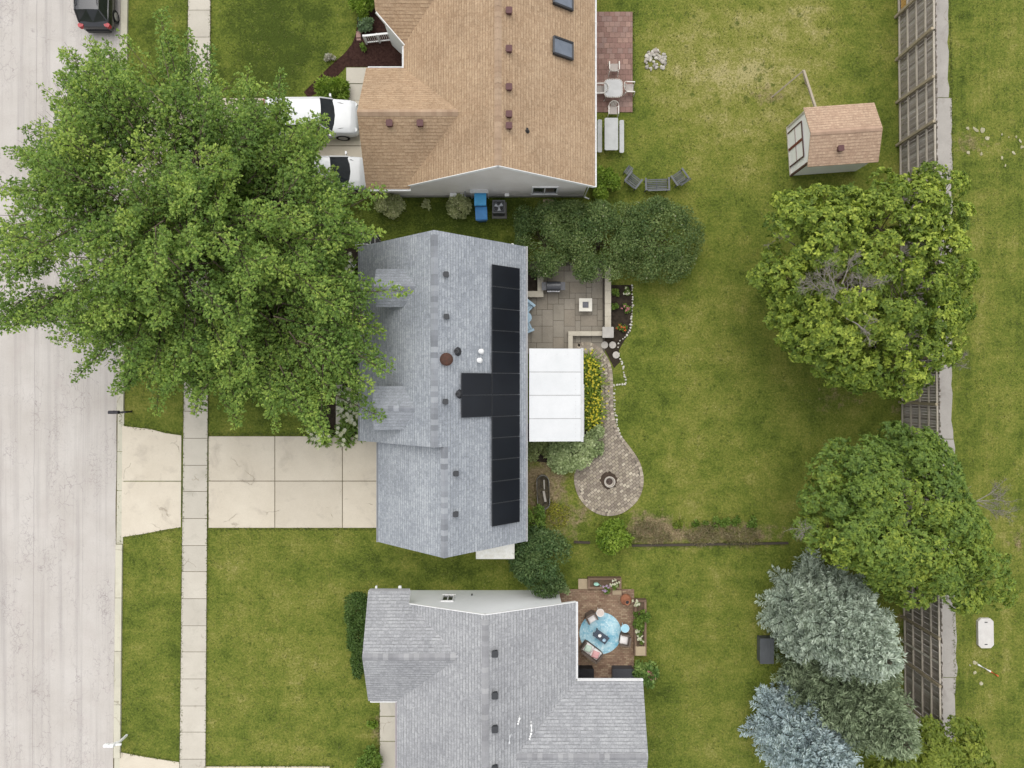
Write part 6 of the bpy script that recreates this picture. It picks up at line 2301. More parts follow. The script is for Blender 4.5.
# mailboxes
def mailbox(px_box, px_post, z, label, mat, arm_dir):
    a = P(*px_post, 0)
    t = thing('mailbox', label, 'mailbox', a)
    mb = MB(); mb.bar(a, (a[0], a[1], z - .05), .10); mb.build('post', mat, t)
    c = (a[0] + arm_dir * .34, a[1], z)
    mb = MB(); mb.bar((a[0] + arm_dir * -.25, a[1], z - .12), (a[0] + arm_dir * .6, a[1], z - .12), .09, .08); mb.bar((a[0], a[1], z - .5), (a[0] + arm_dir * .35, a[1], z - .14), .05); mb.build('arm', mat, t)
    mb = MB()
    n = 8; prof = [(-.09, 0), (.09, 0)] + [(.09 * math.cos(math.pi * k / n), .13 + .09 * math.sin(math.pi * k / n)) for k in range(n + 1)]
    x0, x1 = c[0] - .27, c[0] + .27
    m_ = len(prof)
    v = [(x0, c[1] + y, z - .08 + zz) for y, zz in prof] + [(x1, c[1] + y, z - .08 + zz) for y, zz in prof]
    mb.raw(v, [tuple(range(m_)), tuple(range(2 * m_ - 1, m_ - 1, -1))] + [(k, (k + 1) % m_, (k + 1) % m_ + m_, k + m_) for k in range(m_)])
    mb.build('box', mat, t)
    mb = MB(); mb.box((c[0], c[1] + .10, z + .08), (.05, .012, .16)); mb.build('flag', plain('grey_flag', (.35, .33, .33), .5) if mat is not WHITE_V else WHITE, t)
mailbox(None, (131.5, 411.5), 1.15, 'black mailbox on a post by the kerb above the driveway', plain('mailbox_black', (.028, .026, .032), .5), -1)
mailbox(None, (127, 735), 1.15, 'white mailbox on a white post near the lower kerb', WHITE_V, -1)

# white arch, dark cover and pole by the front of the middle house
t = thing('garden_arch', 'white metal garden arch over the bed at the house corner', 'garden arch', P(362, 244))
for dy in (0, -.55):
    mb = MB(); c = P(364, 234, 1.9); mb.tube([(c[0] - .55, c[1] + dy, 0), (c[0] - .55, c[1] + dy, 1.4)] + [(c[0] - .55 * math.cos(math.pi * k / 10), c[1] + dy, 1.4 + .55 * math.sin(math.pi * k / 10)) for k in range(11)] + [(c[0] + .55, c[1] + dy, 0)], .022, 6); mb.build('hoop', WHITE, t)
mb = MB()
for k in range(5):
    a = math.pi * (k + .5) / 5; mb.bar((c[0] - .55 * math.cos(a), c[1], 1.4 + .55 * math.sin(a)), (c[0] - .55 * math.cos(a), c[1] - .55, 1.4 + .55 * math.sin(a)), .015)
mb.build('rungs', WHITE, t)
a, b_ = P2(361, 246, .5), P2(379, 236, .5)
mb = MB(); mb.box(((a[0] + b_[0]) / 2, (a[1] + b_[1]) / 2, .25), (b_[0] - a[0], .62, .5), R(8), 0, .08)
mb.box(((a[0] + b_[0]) / 2, (a[1] + b_[1]) / 2, .51), (b_[0] - a[0] + .06, .68, .04), R(8), 0, .08)
tag(mb.build('covered_box', plain('black_tarp', (.016, .015, .016), .6), origin=((a[0] + b_[0]) / 2, (a[1] + b_[1]) / 2, 0)), 'black covered box in the narrow side yard by the arch', 'storage box')
mb = MB(); mb.tube([P(322, 398, .0), P(320.5, 400, .0)[:2] + (1.0,)], .02, 6)
a = P(322, 403, 0)
mb = MB(); mb.tube([a, (a[0] - .1, a[1], 1.1), (a[0] - .35, a[1] - .35, 1.2)], .02, 6)
tag(mb.build('garden_hook', WHITE, origin=a), 'thin white garden hook beside the front walk', 'garden hook')
a = P(350, 262, 1.0)
mb = MB(); mb.tube([(a[0], a[1], 0), (a[0], a[1], 1.3), (a[0] + .3, a[1] - .35, 1.4), (a[0] + .4, a[1] - .2, 1.35)], .025, 6)
tag(mb.build('garden_hook', WHITE, origin=(a[0], a[1], 0)), 'thin white garden hook near the arch in the front bed', 'garden hook')
a = P2(318, 425, .02); b_ = P2(336, 410, .02)
# porch railing and brick block of the tan house entry
t = thing('porch_railing', 'white railing across the mulch bed by the tan house entry', 'railing', P(376, 35))
A_, B_ = P(363, 36, .9), P(391, 33, .9)
mb = MB(); mb.bar(A_, B_, .10, .06); mb.build('rail', WHITE, t)
mb = MB(); mb.bar((A_[0], A_[1], .15), (B_[0], B_[1], .15), .05, .05); mb.build('rail', WHITE, t)
for k in range(3):
    q_ = Vector(A_).lerp(Vector(B_), (k + .03) / 2.06); mb = MB(); mb.bar((q_.x, q_.y, 0), (q_.x, q_.y, .95), .10); mb.build('post', WHITE, t)
for k in range(1, 14):
    q_ = Vector(A_).lerp(Vector(B_), k / 14); mb = MB(); mb.bar((q_.x, q_.y, .15), (q_.x, q_.y, .88), .025); mb.build('baluster', WHITE, t)
p = P(358.5, 35.5, .15)
mb = MB(); mb.box((p[0], p[1], .08), (.24, .5, .07)); mb.box((p[0], p[1], .155), (.25, .24, .07)); mb.box((p[0], p[1] - .0, .02), (.25, .52, .04))
tag(mb.build('brick_step', plain('faded_brick', (.32, .20, .17), .9), origin=(p[0], p[1], 0)), 'faded pink brick stack at the end of the white railing', 'bricks')

# ------------------------------------------------------------------ vehicles (local, front = +x)
def paint(name, c):
    m = plain(name, c, .25, .5, 0, .03)
    m.node_tree.nodes['Principled BSDF'].inputs['Coat Weight'].default_value = .6
    m.node_tree.nodes['Principled BSDF'].inputs['Coat Roughness'].default_value = .08
    return m
CAR_GLASS = plain('car_glass', (.018, .022, .026), .08, .5)
TYRE = plain('tyre_rubber', (.018, .018, .018), .85, .2)
RIM = plain('wheel_rim', (.35, .35, .36), .3, .5, .7)
TAIL = plain('tail_lamp_red', (.35, .012, .02), .2, .5)
HEADL = plain('head_lamp', (.55, .57, .58), .12, .6)
def car(label, name, cat, loc, rz, mat, L_=4.7, W=1.84, Hh=1.5, belt=.95, hood=.95, cab=(-1.9, .95), slope_f=.75, slope_r=.5, nose=.25, wheel_r=.34, roof_rails=False, deck=None):
    t = thing(name, label, cat, loc, rz, local=True)
    hl, hw = L_ / 2, W / 2
    def ring(x, w_, zb, zt, crown):
        half = [(0, zb), (w_ * .9, zb), (w_ * .985, zb + .16), (w_, (zb + zt) * .5), (w_ * .985, zt - .14), (w_ * .93, zt - .03), (w_ * .80, zt + crown * .35), (w_ * .4, zt + crown * .85), (0, zt + crown)]
        return [(x, y, z) for y, z in half] + [(x, -y, z) for y, z in half[-2:0:-1]]
    cb, cf = cab
    st = [(-hl, .80, .38, belt - .22, .0), (-hl + .06, .90, .30, belt - .1, .02), (-hl + .25, .97, .24, belt, .03), (-hl + .8, 1, .22, belt + .02, .03), (0, 1, .20, belt, .03), (cf, 1, .20, belt, .04), (hl - .9, .995, .21, hood - .02, .05), (hl - .40, .98, .23, hood - .07, .05), (hl - .14, .94, .28, hood - .15, .05), (hl - .03, .86, .33, hood - .28, .02), (hl, .76, .38, hood - .40, 0)]
    rings = [ring(x, w_ * hw, zb, zt, cr) for x, w_, zb, zt, cr in st]
    m = len(rings[0])
    v = [p for r_ in rings for p in r_]
    f = [tuple(range(m))[::-1], tuple(range((len(rings) - 1) * m, len(rings) * m))]
    for i in range(len(rings) - 1):
        for k in range(m):
            j = (k + 1) % m
            f.append((i * m + k, i * m + j, (i + 1) * m + j, (i + 1) * m + k))
    f = [tuple(reversed(q)) for q in f]
    mb = MB(); mb.raw(v, f)
    bd = mb.build('body', mat, t, smooth=True)
    try:
        bd.data.set_sharp_from_angle(angle=R(40))
    except Exception:
        pass
    # glasshouse
    rf, rb = cf - slope_f, cb + slope_r
    wb, wr = hw * .93, hw * .74
    zr = Hh
    zb = belt - .02
    def g4(x0, y0, z0): return (x0, y0, z0)
    B = [(cb, -wb * .94, zb), (cf - .05, -wb, zb), (cf + .06, -wb * .5, zb + .03), (cf + .10, 0, zb + .04), (cf + .06, wb * .5, zb + .03), (cf - .05, wb, zb), (cb, wb * .94, zb), (cb - .05, 0, zb + .03)]
    T = [(rb, -wr * .95, zr - .04), (rf, -wr, zr - .05), (rf + .05, -wr * .5, zr - .03), (rf + .07, 0, zr - .03), (rf + .05, wr * .5, zr - .03), (rf, wr, zr - .05), (rb, wr * .95, zr - .04), (rb - .02, 0, zr - .02)]
    mb = MB(); mb.raw(B + T, [(k, (k + 1) % 8, (k + 1) % 8 + 8, k + 8) for k in range(8)])
    mb.build('windows', CAR_GLASS, t)
    # roof skin
    n = 7
    mb = MB()
    xs = [rb + (rf - rb) * k / 6 for k in range(7)]
    v, f = [], []
    for i, x in enumerate(xs):
        u_ = abs(i - 3) / 3
        for j in range(n):
            w_ = j / (n - 1) * 2 - 1
            xx = x + (.07 * (1 - w_ * w_) if i == 6 else 0)
            v.append((xx, w_ * wr * (1.0 if i > 0 else .95), zr - .04 - .01 * u_ + .055 * (1 - w_ ** 2) * (1 - .4 * u_ ** 2)))
    for i in range(6):
        for j in range(n - 1):
            a = i * n + j; f.append((a, a + n, a + n + 1, a + 1))
    mb.raw(v, f)
    for a, b_ in ((0, 8), (1, 9), (5, 13), (6, 14)):
        P_, Q_ = (B + T)[a], (B + T)[b_]
        mb.bar((P_[0], P_[1] * 1.005, P_[2]), (Q_[0], Q_[1] * 1.01, Q_[2] + .01), .07, .05)
    for s in (-1, 1):
        xm = (cf + cb) / 2 + .1
        mb.bar((xm, s * wb * 1.0, zb), (xm - .05, s * wr * 1.01, zr - .05), .08, .03)
        mb.bar((rb, s * wr * .97, zr - .03), (rf, s * wr * 1.0, zr - .035), .05, .04)
    rr = mb.build('roof', mat, t, smooth=True)
    try:
        rr.data.set_sharp_from_angle(angle=R(40))
    except Exception:
        pass
    if roof_rails:
        for s in (-1, 1):
            mb = MB(); mb.tube([(rb + .2, s * wr * .9, zr - .01), (rb + .3, s * wr * .9, zr + .05), (rf - .3, s * wr * .9, zr + .05), (rf - .15, s * wr * .9, zr - .01)], .02, 6); mb.build('roof_rail', BLACK, t)
    # hood shut lines
    mb = MB()
    for s in (-1, 1):
        mb.tube([(cf + .15, s * hw * .74, hood + .012), (hl - .9, s * hw * .72, hood + .022), (hl - .3, s * hw * .58, hood - .1)], .012, 4)
    mb.build('hood_seam', plain('seam_dark', (.08, .08, .085), .6), t)
    for s in (-1, 1):
        mb = MB(); mb.box((cf - .15, s * (hw + .10), belt + .06), (.10, .17, .14), 0, 0, .03); mb.build('mirror', mat if s > 0 else mat, t)
        mb = MB(); mb.box((hl - .17, s * hw * .66, hood - .26), (.26, .34, .14), s * -.45, 0, .05); mb.build('headlight', HEADL, t)
        mb = MB(); mb.box((-hl + .10, s * hw * .80, belt - .16), (.22, .30, .24), s * .35, 0, .05); mb.build('tail_light', TAIL, t)
    mb = MB(); mb.box((hl + .0, 0, .45), (.07, W * .62, .26), 0, 0, .03); mb.box((hl - .05, 0, .66), (.06, W * .45, .10), 0, 0, .02); mb.build('grille', BLACK, t)
    mb = MB(); mb.box((-hl + .0, 0, .45), (.10, W * .74, .24), 0, 0, .04); mb.build('rear_bumper', BLACK, t)
    for x in (-hl + .85, hl - .9):
        for s in (-1, 1):
            w_ = MB(); w_.tube([(x, s * (hw - .20), wheel_r), (x, s * (hw + .012), wheel_r)], wheel_r, 20); wh = w_.build('wheel', TYRE, t)
            w_ = MB(); w_.tube([(x, s * (hw - .02), wheel_r), (x, s * (hw + .02), wheel_r)], wheel_r * .66, 16); ob = w_.build('rim', RIM, None); ob.parent = wh
    return t
WHITE_P = paint('white_car_paint', (.60, .61, .62))
car('black SUV parked along the kerb with red tail lights', 'parked_suv', 'SUV', (-22.98, 21.98, 0), R(90), paint('black_car_paint', (.010, .011, .016)), 4.7, 1.80, 1.66, 1.0, .98, (-2.1, .85), .8, .35, roof_rails=True)
car('large white SUV with dark windscreen nearest the mulch bed on the driveway', 'parked_suv', 'SUV', (-11.05, 14.66, .03), 0, WHITE_P, 5.1, 1.95, 1.85, 1.15, 1.12, (-2.45, 1.30), .58, .25, wheel_r=.39)
car('white car with a dark windscreen, lower of two in the shaded driveway', 'parked_car', 'car', (-10.35, 11.66, .03), 0, WHITE_P, 4.7, 1.82, 1.48, .92, .92, (-1.7, 1.40), .95, .7)

# ------------------------------------------------------------------ plants
LM_BIG = leaf_mat('big_tree_leaves', (.044, .082, .017), (.100, .154, .030), (.215, .265, .055), .35)
LM_T3 = leaf_mat('clumped_tree_leaves', (.040, .068, .010), (.098, .135, .018), (.25, .285, .045), .3)
LM_T4 = leaf_mat('round_tree_leaves', (.045, .078, .016), (.090, .132, .022), (.165, .195, .028), .3)
LM_T5 = leaf_mat('yellow_green_leaves', (.055, .080, .012), (.100, .128, .018), (.165, .185, .03), .3)
LM_DARK = leaf_mat('dark_shrub_leaves', (.026, .048, .014), (.058, .088, .026), (.12, .145, .05), .2, .5, (.42, .42, .28), .006)
LM_DARK2 = leaf_mat('deep_green_leaves', (.020, .042, .012), (.042, .070, .022), (.085, .115, .042), .2)
LM_PALE = leaf_mat('grey_green_leaves', (.10, .13, .055), (.19, .23, .11), (.30, .33, .19), .25)
LM_HYD = leaf_mat('hydrangea_leaves', (.11, .13, .05), (.22, .235, .115), (.36, .355, .22), .25)
LM_BRIGHT = leaf_mat('bright_green_leaves', (.05, .085, .012), (.10, .15, .018), (.17, .22, .035), .3)
LM_MID = leaf_mat('mid_green_leaves', (.040, .075, .012), (.075, .12, .020), (.13, .17, .035), .3)
LM_HEDGE = leaf_mat('hedge_leaves', (.020, .042, .008), (.038, .068, .014), (.065, .10, .025), .2)
LM_LILY = leaf_mat('lily_leaves', (.05, .085, .010), (.10, .14, .014), (.17, .19, .03), .3)
LM_DRYB = leaf_mat('dry_stems', (.035, .045, .010), (.085, .072, .035), (.16, .135, .08), .1)
LM_SP1 = leaf_mat('silver_spruce_needles', (.11, .14, .11), (.20, .235, .19), (.31, .345, .29), .12, .6)
LM_SP2 = leaf_mat('green_spruce_needles', (.060, .080, .045), (.115, .145, .085), (.20, .235, .15), .12, .6)
LM_SP3 = leaf_mat('blue_spruce_needles', (.115, .15, .16), (.215, .265, .285), (.35, .405, .43), .12, .6)
LM_YEL = leaf_mat('yellow_petals', (.50, .42, .015), (.62, .54, .03), (.70, .62, .10), .3)
LM_WHT = leaf_mat('white_petals', (.50, .50, .32), (.68, .67, .52), (.75, .75, .68), .3)
LM_PNK = leaf_mat('pink_petals', (.50, .16, .18), (.62, .28, .30), (.72, .45, .42), .3)
LM_ORA = leaf_mat('orange_petals', (.40, .07, .02), (.50, .12, .04), (.55, .25, .06), .3)
LM_LAV = leaf_mat('lavender_petals', (.32, .22, .36), (.42, .32, .46), (.55, .45, .55), .3)

def at(px, py): return P2(px, py)
G1 = 'dark shrubs between the tan and blue grey houses'
bush('round_shrub', 'dark green round shrub with pale specks touching the solar roof corner', 'shrub', (545, 243), 2.1, 2.25, 2.6, 17000, (.105, .55), LM_DARK, 1, G1, 30, lum=.27)
bush('round_shrub', 'dark green round shrub above the middle of the stone patio', 'shrub', (598, 246), 2.2, 2.5, 2.9, 20000, (.105, .55), LM_DARK, 2, G1, 34, lum=.27)
bush('round_shrub', 'largest dark green round shrub at the open lawn end of its row', 'shrub', (651, 246), 2.75, 2.55, 3.1, 25000, (.105, .55), LM_DARK, 3, G1, 42, lum=.26)
bush('round_shrub', 'small dark green shrub under the gable wall window', 'shrub', (567, 214), 1.3, .7, 1.6, 6000, (.105, .55), LM_DARK, 4, G1, 14, lum=.36)
bush('leafy_shrub', 'bright green leafy shrub at the tan house corner by the lawn chairs', 'shrub', (604, 186), .85, 1.0, 1.1, 3600, (.16, .5), LM_BRIGHT, 5, None, 14)
bush('leafy_shrub', 'bright green round bush below the paver circle', 'shrub', (611.5, 536), 1.02, 1.0, 1.1, 4200, (.19, .42), LM_BRIGHT, 6, None, 16)
bush('small_tree', 'deep green small tree between the house corner and brick patio', 'tree', (543, 555), 1.95, 1.9, 3.4, 17000, (.14, .5), LM_DARK2, 7, None, 24, lum=.33)
bush('leafy_shrub', 'deep green shrub under the solar roof eave above the small tree', 'shrub', (534, 522), .75, 1.15, 1.4, 4200, (.14, .5), LM_MID, 8, None, 12)
bush('pale_shrub', 'grey green pale leaved shrub below the white patio cover corner', 'shrub', (566, 455), 1.6, 1.12, 1.0, 7000, (.15, .6), LM_PALE, 9, 'pale shrubs beside the patio cover', 18)
bush('pale_shrub', 'grey green pale shrub beside the paver path under the yellow flowers', 'shrub', (592, 440), .72, 1.05, .9, 3200, (.15, .6), LM_PALE, 10, 'pale shrubs beside the patio cover', 10)
bush('pale_shrub', 'flat grey green shrub tucked along the lower edge of the white cover', 'shrub', (540, 451), 1.0, .8, .55, 2600, (.13, .55), leaf_mat('olive_leaves', (.07, .09, .03), (.13, .155, .06), (.2, .22, .1), .25), 11, 'pale shrubs beside the patio cover', 8)
bush('hydrangea', 'pale hydrangea bush by the gable wall left of the blue bins', 'shrub', (459.5, 207.5), .72, .68, .9, 3400, (.13, .55), LM_HYD, 12, 'hydrangeas by the tan house', 16)
bush('hydrangea', 'pale hydrangea bush by the downspout at the garage corner', 'shrub', (389, 208), .92, .72, 1.0, 4200, (.13, .55), LM_HYD, 13, 'hydrangeas by the tan house', 18)
bush('weed_clump', 'small sparse weed growing under the taupe gable wall', 'weed', (428, 206), .3, .3, .35, 260, (.13, .5), LM_HYD, 14, None, 5)
bush('leafy_shrub', 'lime green shrub between the white SUV and front walk', 'shrub', (334, 92), .98, .72, .9, 3400, (.2, .35), LM_BRIGHT, 15, None, 14)
bush('leafy_shrub', 'lime green tall shrub in the mulch bed at the top edge', 'shrub', (361, 12), .55, .85, 1.0, 2600, (.2, .35), LM_BRIGHT, 16, None, 12)
bush('leafy_shrub', 'grey green round shrub covering the end of the white railing', 'shrub', (366, 27), .48, .5, .8, 1700, (.12, .55), leaf_mat('blue_green_leaves', (.05, .08, .04), (.09, .13, .07), (.15, .2, .11), .25), 17, None, 10)
bush('leafy_shrub', 'small lime shrub against the tan house eave in the top bed', 'shrub', (374, 7), .3, .4, .9, 900, (.18, .35), LM_BRIGHT, 18, None, 7)
bush('young_plant', 'small green plant alone in the dark mulch', 'plant', (363.5, 48.5), .22, .22, .3, 260, (.12, .45), LM_MID, 19, None, 5)
bush('white_flower_plant', 'pale flowering plant on the lawn edge of the mulch bed', 'plant', (330, 59), .34, .22, .35, 420, (.10, .6), leaf_mat('pale_bloom', (.22, .20, .15), (.45, .42, .36), (.6, .58, .52), .3), 20, None, 6)
# clipped hedge along the bottom house wing
G2 = 'hedge bushes along the lower house wing'
bush('hedge_bush', 'dark hedge bush at the upper corner of the lower house wing', 'hedge', (360.5, 605), .9, 1.05, 1.5, 6000, (.11, .5), LM_HEDGE, 21, G2, 14, lum=.4)
bush('hedge_bush', 'dark hedge bush in the middle of the lower house wing', 'hedge', (361, 631), .74, 1.05, 1.4, 5400, (.11, .5), LM_HEDGE, 22, G2, 14, lum=.4)
bush('hedge_bush', 'dark hedge bush at the lower corner of the lower house wing', 'hedge', (363.5, 656), .62, 1.05, 1.3, 5000, (.11, .5), LM_HEDGE, 23, G2, 14, lum=.4)
bush('leafy_shrub', 'leafy green shrub beside the lower front walk at the frame edge', 'shrub', (371, 757), .8, .95, 1.1, 3400, (.16, .5), LM_MID, 24, None, 12)
bush('young_plant', 'small bright plant beside the upper part of the lower front walk', 'plant', (373, 722), .26, .32, .4, 420, (.14, .5), LM_BRIGHT, 25, None, 5)
# roses
r_ = bush('rose_bush', 'green rose bush with a pink bloom beside the charcoal deck box', 'rose bush', (643, 668), .72, .75, 1.2, 1500, (.2, .55), leaf_mat('rose_leaves', (.03, .065, .015), (.08, .13, .03), (.17, .22, .07), .3), 26, None, 12)
def blooms(root, pts, mat, size, k=9, seed=0, name='blossoms'):
    rng = np.random.default_rng(seed)
    pts = np.array(pts)
    j = np.repeat(np.arange(len(pts)), k)
    d = unit(rng.normal(0, 1, (len(j), 3)) * np.array([1, 1, .5]) + np.array([0, 0, .4]))
    leaf_mesh(name, pts[j], d, unit(rng.normal(0, .4, (len(j), 3)) + np.array([0, 0, 1])), size * rng.uniform(.7, 1.2, len(j)), size * .75, np.clip(rng.normal(.5, .2, len(pts)), 0, 1)[j], mat, root, origin=tuple(root['_org']))
blooms(r_, [P(652, 675, .95), P(654, 677, .9), P(650, 678, .9), P(650, 672.5, 1.0)], LM_PNK, .16, 12, 1)
# daylilies beside the cover
rg = random.Random(31)
sp = [P2(592 + rg.uniform(-4.5, 4.5), 359 + 30 * (k + .5) / 11 + rg.uniform(-1, 1)) for k in range(11)]
strap_plant('daylily_clump', 'yellow flowering daylilies beside the upper half of the cover', 'flowers', sp, LM_LILY, 32, 34, .55, .05, 'daylilies beside the patio cover', LM_YEL, 85, .062, .60)
sp = [P2(592 + rg.uniform(-4.5, 4.5), 392 + 33 * (k + .5) / 12 + rg.uniform(-1, 1)) for k in range(12)]
strap_plant('daylily_clump', 'yellow flowering daylilies just above the pale green shrub', 'flowers', sp, LM_LILY, 33, 34, .55, .05, 'daylilies beside the patio cover', LM_YEL, 80, .062, .60)
# white flowers in the front bed
for k, (x0, x1, y0, y1, l) in enumerate(((345, 360, 262, 322, 'white flowering plants by the upper front eave'), (343, 359, 326, 388, 'white flowering plants at the middle of the front eave'), (343, 361, 394, 441, 'dense white flowering bush by the driveway corner'))):
    n = 16 if k == 2 else 9
    sp = [P2(rg.uniform(x0, x1), y0 + (y1 - y0) * (i + .5) / n) for i in range(n)]
    rt = strap_plant('white_flower_bush', l, 'flowers', sp, LM_MID, 40 + k, 46, .42, .10, 'white flowers along the front bed', LM_WHT, 60 if k == 2 else 26, .13, .75)
sp = [P2(312 + rg.uniform(0, 18), 428 + rg.uniform(0, 12)) for i in range(9)]
strap_plant('white_flower_bush', 'white flowering potted plant on the driveway edge', 'flowers', sp, LM_MID, 45, 40, .36, .09, 'white flowers along the front bed', LM_WHT, 24, .13, .7)
# soil bed plants
for (px, py, m_, l) in ((626, 309, LM_PNK, 'small pink flowering plant by the white edging'), (622, 328, LM_ORA, 'orange flowering plant above the edging bend'), (613.5, 306, LM_HYD, 'small pale plant beside the long seat wall'), (628, 291.5, LM_WHT, 'small white flowering plant at the top of the soil bed'), (615.5, 293, LM_MID, 'small green plant at the top of the long seat wall')):
    rt = bush('flowering_plant', l, 'plant', (px, py), .24, .24, .3, 260, (.12, .5), LM_MID, int(px), 'small plants in the soil bed', 5)
    if m_ not in (LM_MID, LM_HYD):
        c = np.array(P(px, py, .3)); rgn = np.random.default_rng(int(px))
        blooms(rt, [c + rgn.normal(0, .12, 3) * np.array([1, 1, .4]) for _ in range(7)], m_, .08, 8, int(px))
# planter plants
for (px, py, m_, l, rx) in ((614.5, 584, LM_WHT, 'white flowers at the right end of the top planter', .22), (606, 589, LM_LAV, 'lavender flowers at the edge of the top planter', .18), (636.5, 603, LM_WHT, 'white flowers at the top of the long planter', .14), (638, 631, LM_WHT, 'upper of two white flowers low in the long planter', .14), (639.5, 638.5, LM_WHT, 'lower of two white flowers low in the long planter', .16)):
    rt = bush('planter_flower', l, 'flowers', (px, py), rx, rx, .8, 260, (.09, .5), LM_MID, int(px * 3), 'flowers in the brick patio planters', 5)
    c = np.array(P(px, py, .7)); rgn = np.random.default_rng(int(px))
    blooms(rt, [c + rgn.normal(0, rx * .6, 3) * np.array([1, 1, .3]) for _ in range(9)], m_, .09, 8, int(px))
for (px, py, l) in ((638, 613, 'leafy green plant high in the long planter'), (637.5, 622, 'leafy green plant in the middle of the long planter'), (643, 614, 'trailing green plant at the lawn side of the long planter')):
    bush('planter_plant', l, 'plant', (px, py), .3, .36, .95, 700, (.12, .45), LM_MID, int(py), 'green plants in the long planter', 7)
bush('young_plant', 'grey leaved small plant at the planter under the small tree', 'plant', (566, 589), .3, .25, .5, 300, (.13, .5), LM_PALE, 77, None, 5)
# dry border: brown brush and a row of green seedlings
G3 = 'dry brush in the garden border'
bush('dry_brush', 'brown dry brush heap nearest the paver circle', 'brush', (652, 532), 1.29, 0.76, .24, 1000, (.20, .12), LM_DRYB, 51, G3, 16, stem=False)
bush('dry_brush', 'brown dry brush in the middle of the garden border', 'brush', (705, 534), 1.29, 0.71, .24, 1000, (.20, .12), LM_DRYB, 52, G3, 16, stem=False)
bush('dry_brush', 'brown dry brush at the far end of the garden border', 'brush', (740, 536), 1.40, 0.66, .24, 1000, (.20, .12), LM_DRYB, 53, G3, 16, stem=False)
for k, (px, py, r2) in enumerate(((677, 524, .28), (694.5, 522, .2), (705, 521.5, .12), (715, 521.5, .3), (725.5, 521.5, .36), (736.5, 521, .32), (750.5, 522, .36))):
    bush('seedling', ['small yellowish seedling nearest the paver circle', 'small green seedling second in the border row', 'tiny green seedling third in the border row', 'green seedling fourth in the border row', 'broad green seedling fifth in the border row', 'green seedling sixth in the border row', 'green seedling at the far end of the border row'][k], 'plant', (px, py), r2, r2, .3, int(900 * r2), (.13, .5), LM_T5 if k == 0 else LM_MID, 60 + k, 'green seedlings in the border row', 6)
# low weeds over the bare ground by the tank
bush('ground_weeds', 'mossy low weeds beside the oval tank', 'weeds', (556, 515), .9, .9, .12, 900, (.10, .5), leaf_mat('moss', (.07, .08, .01), (.13, .13, .015), (.2, .19, .03), .2), 70, None, 20, stem=False)

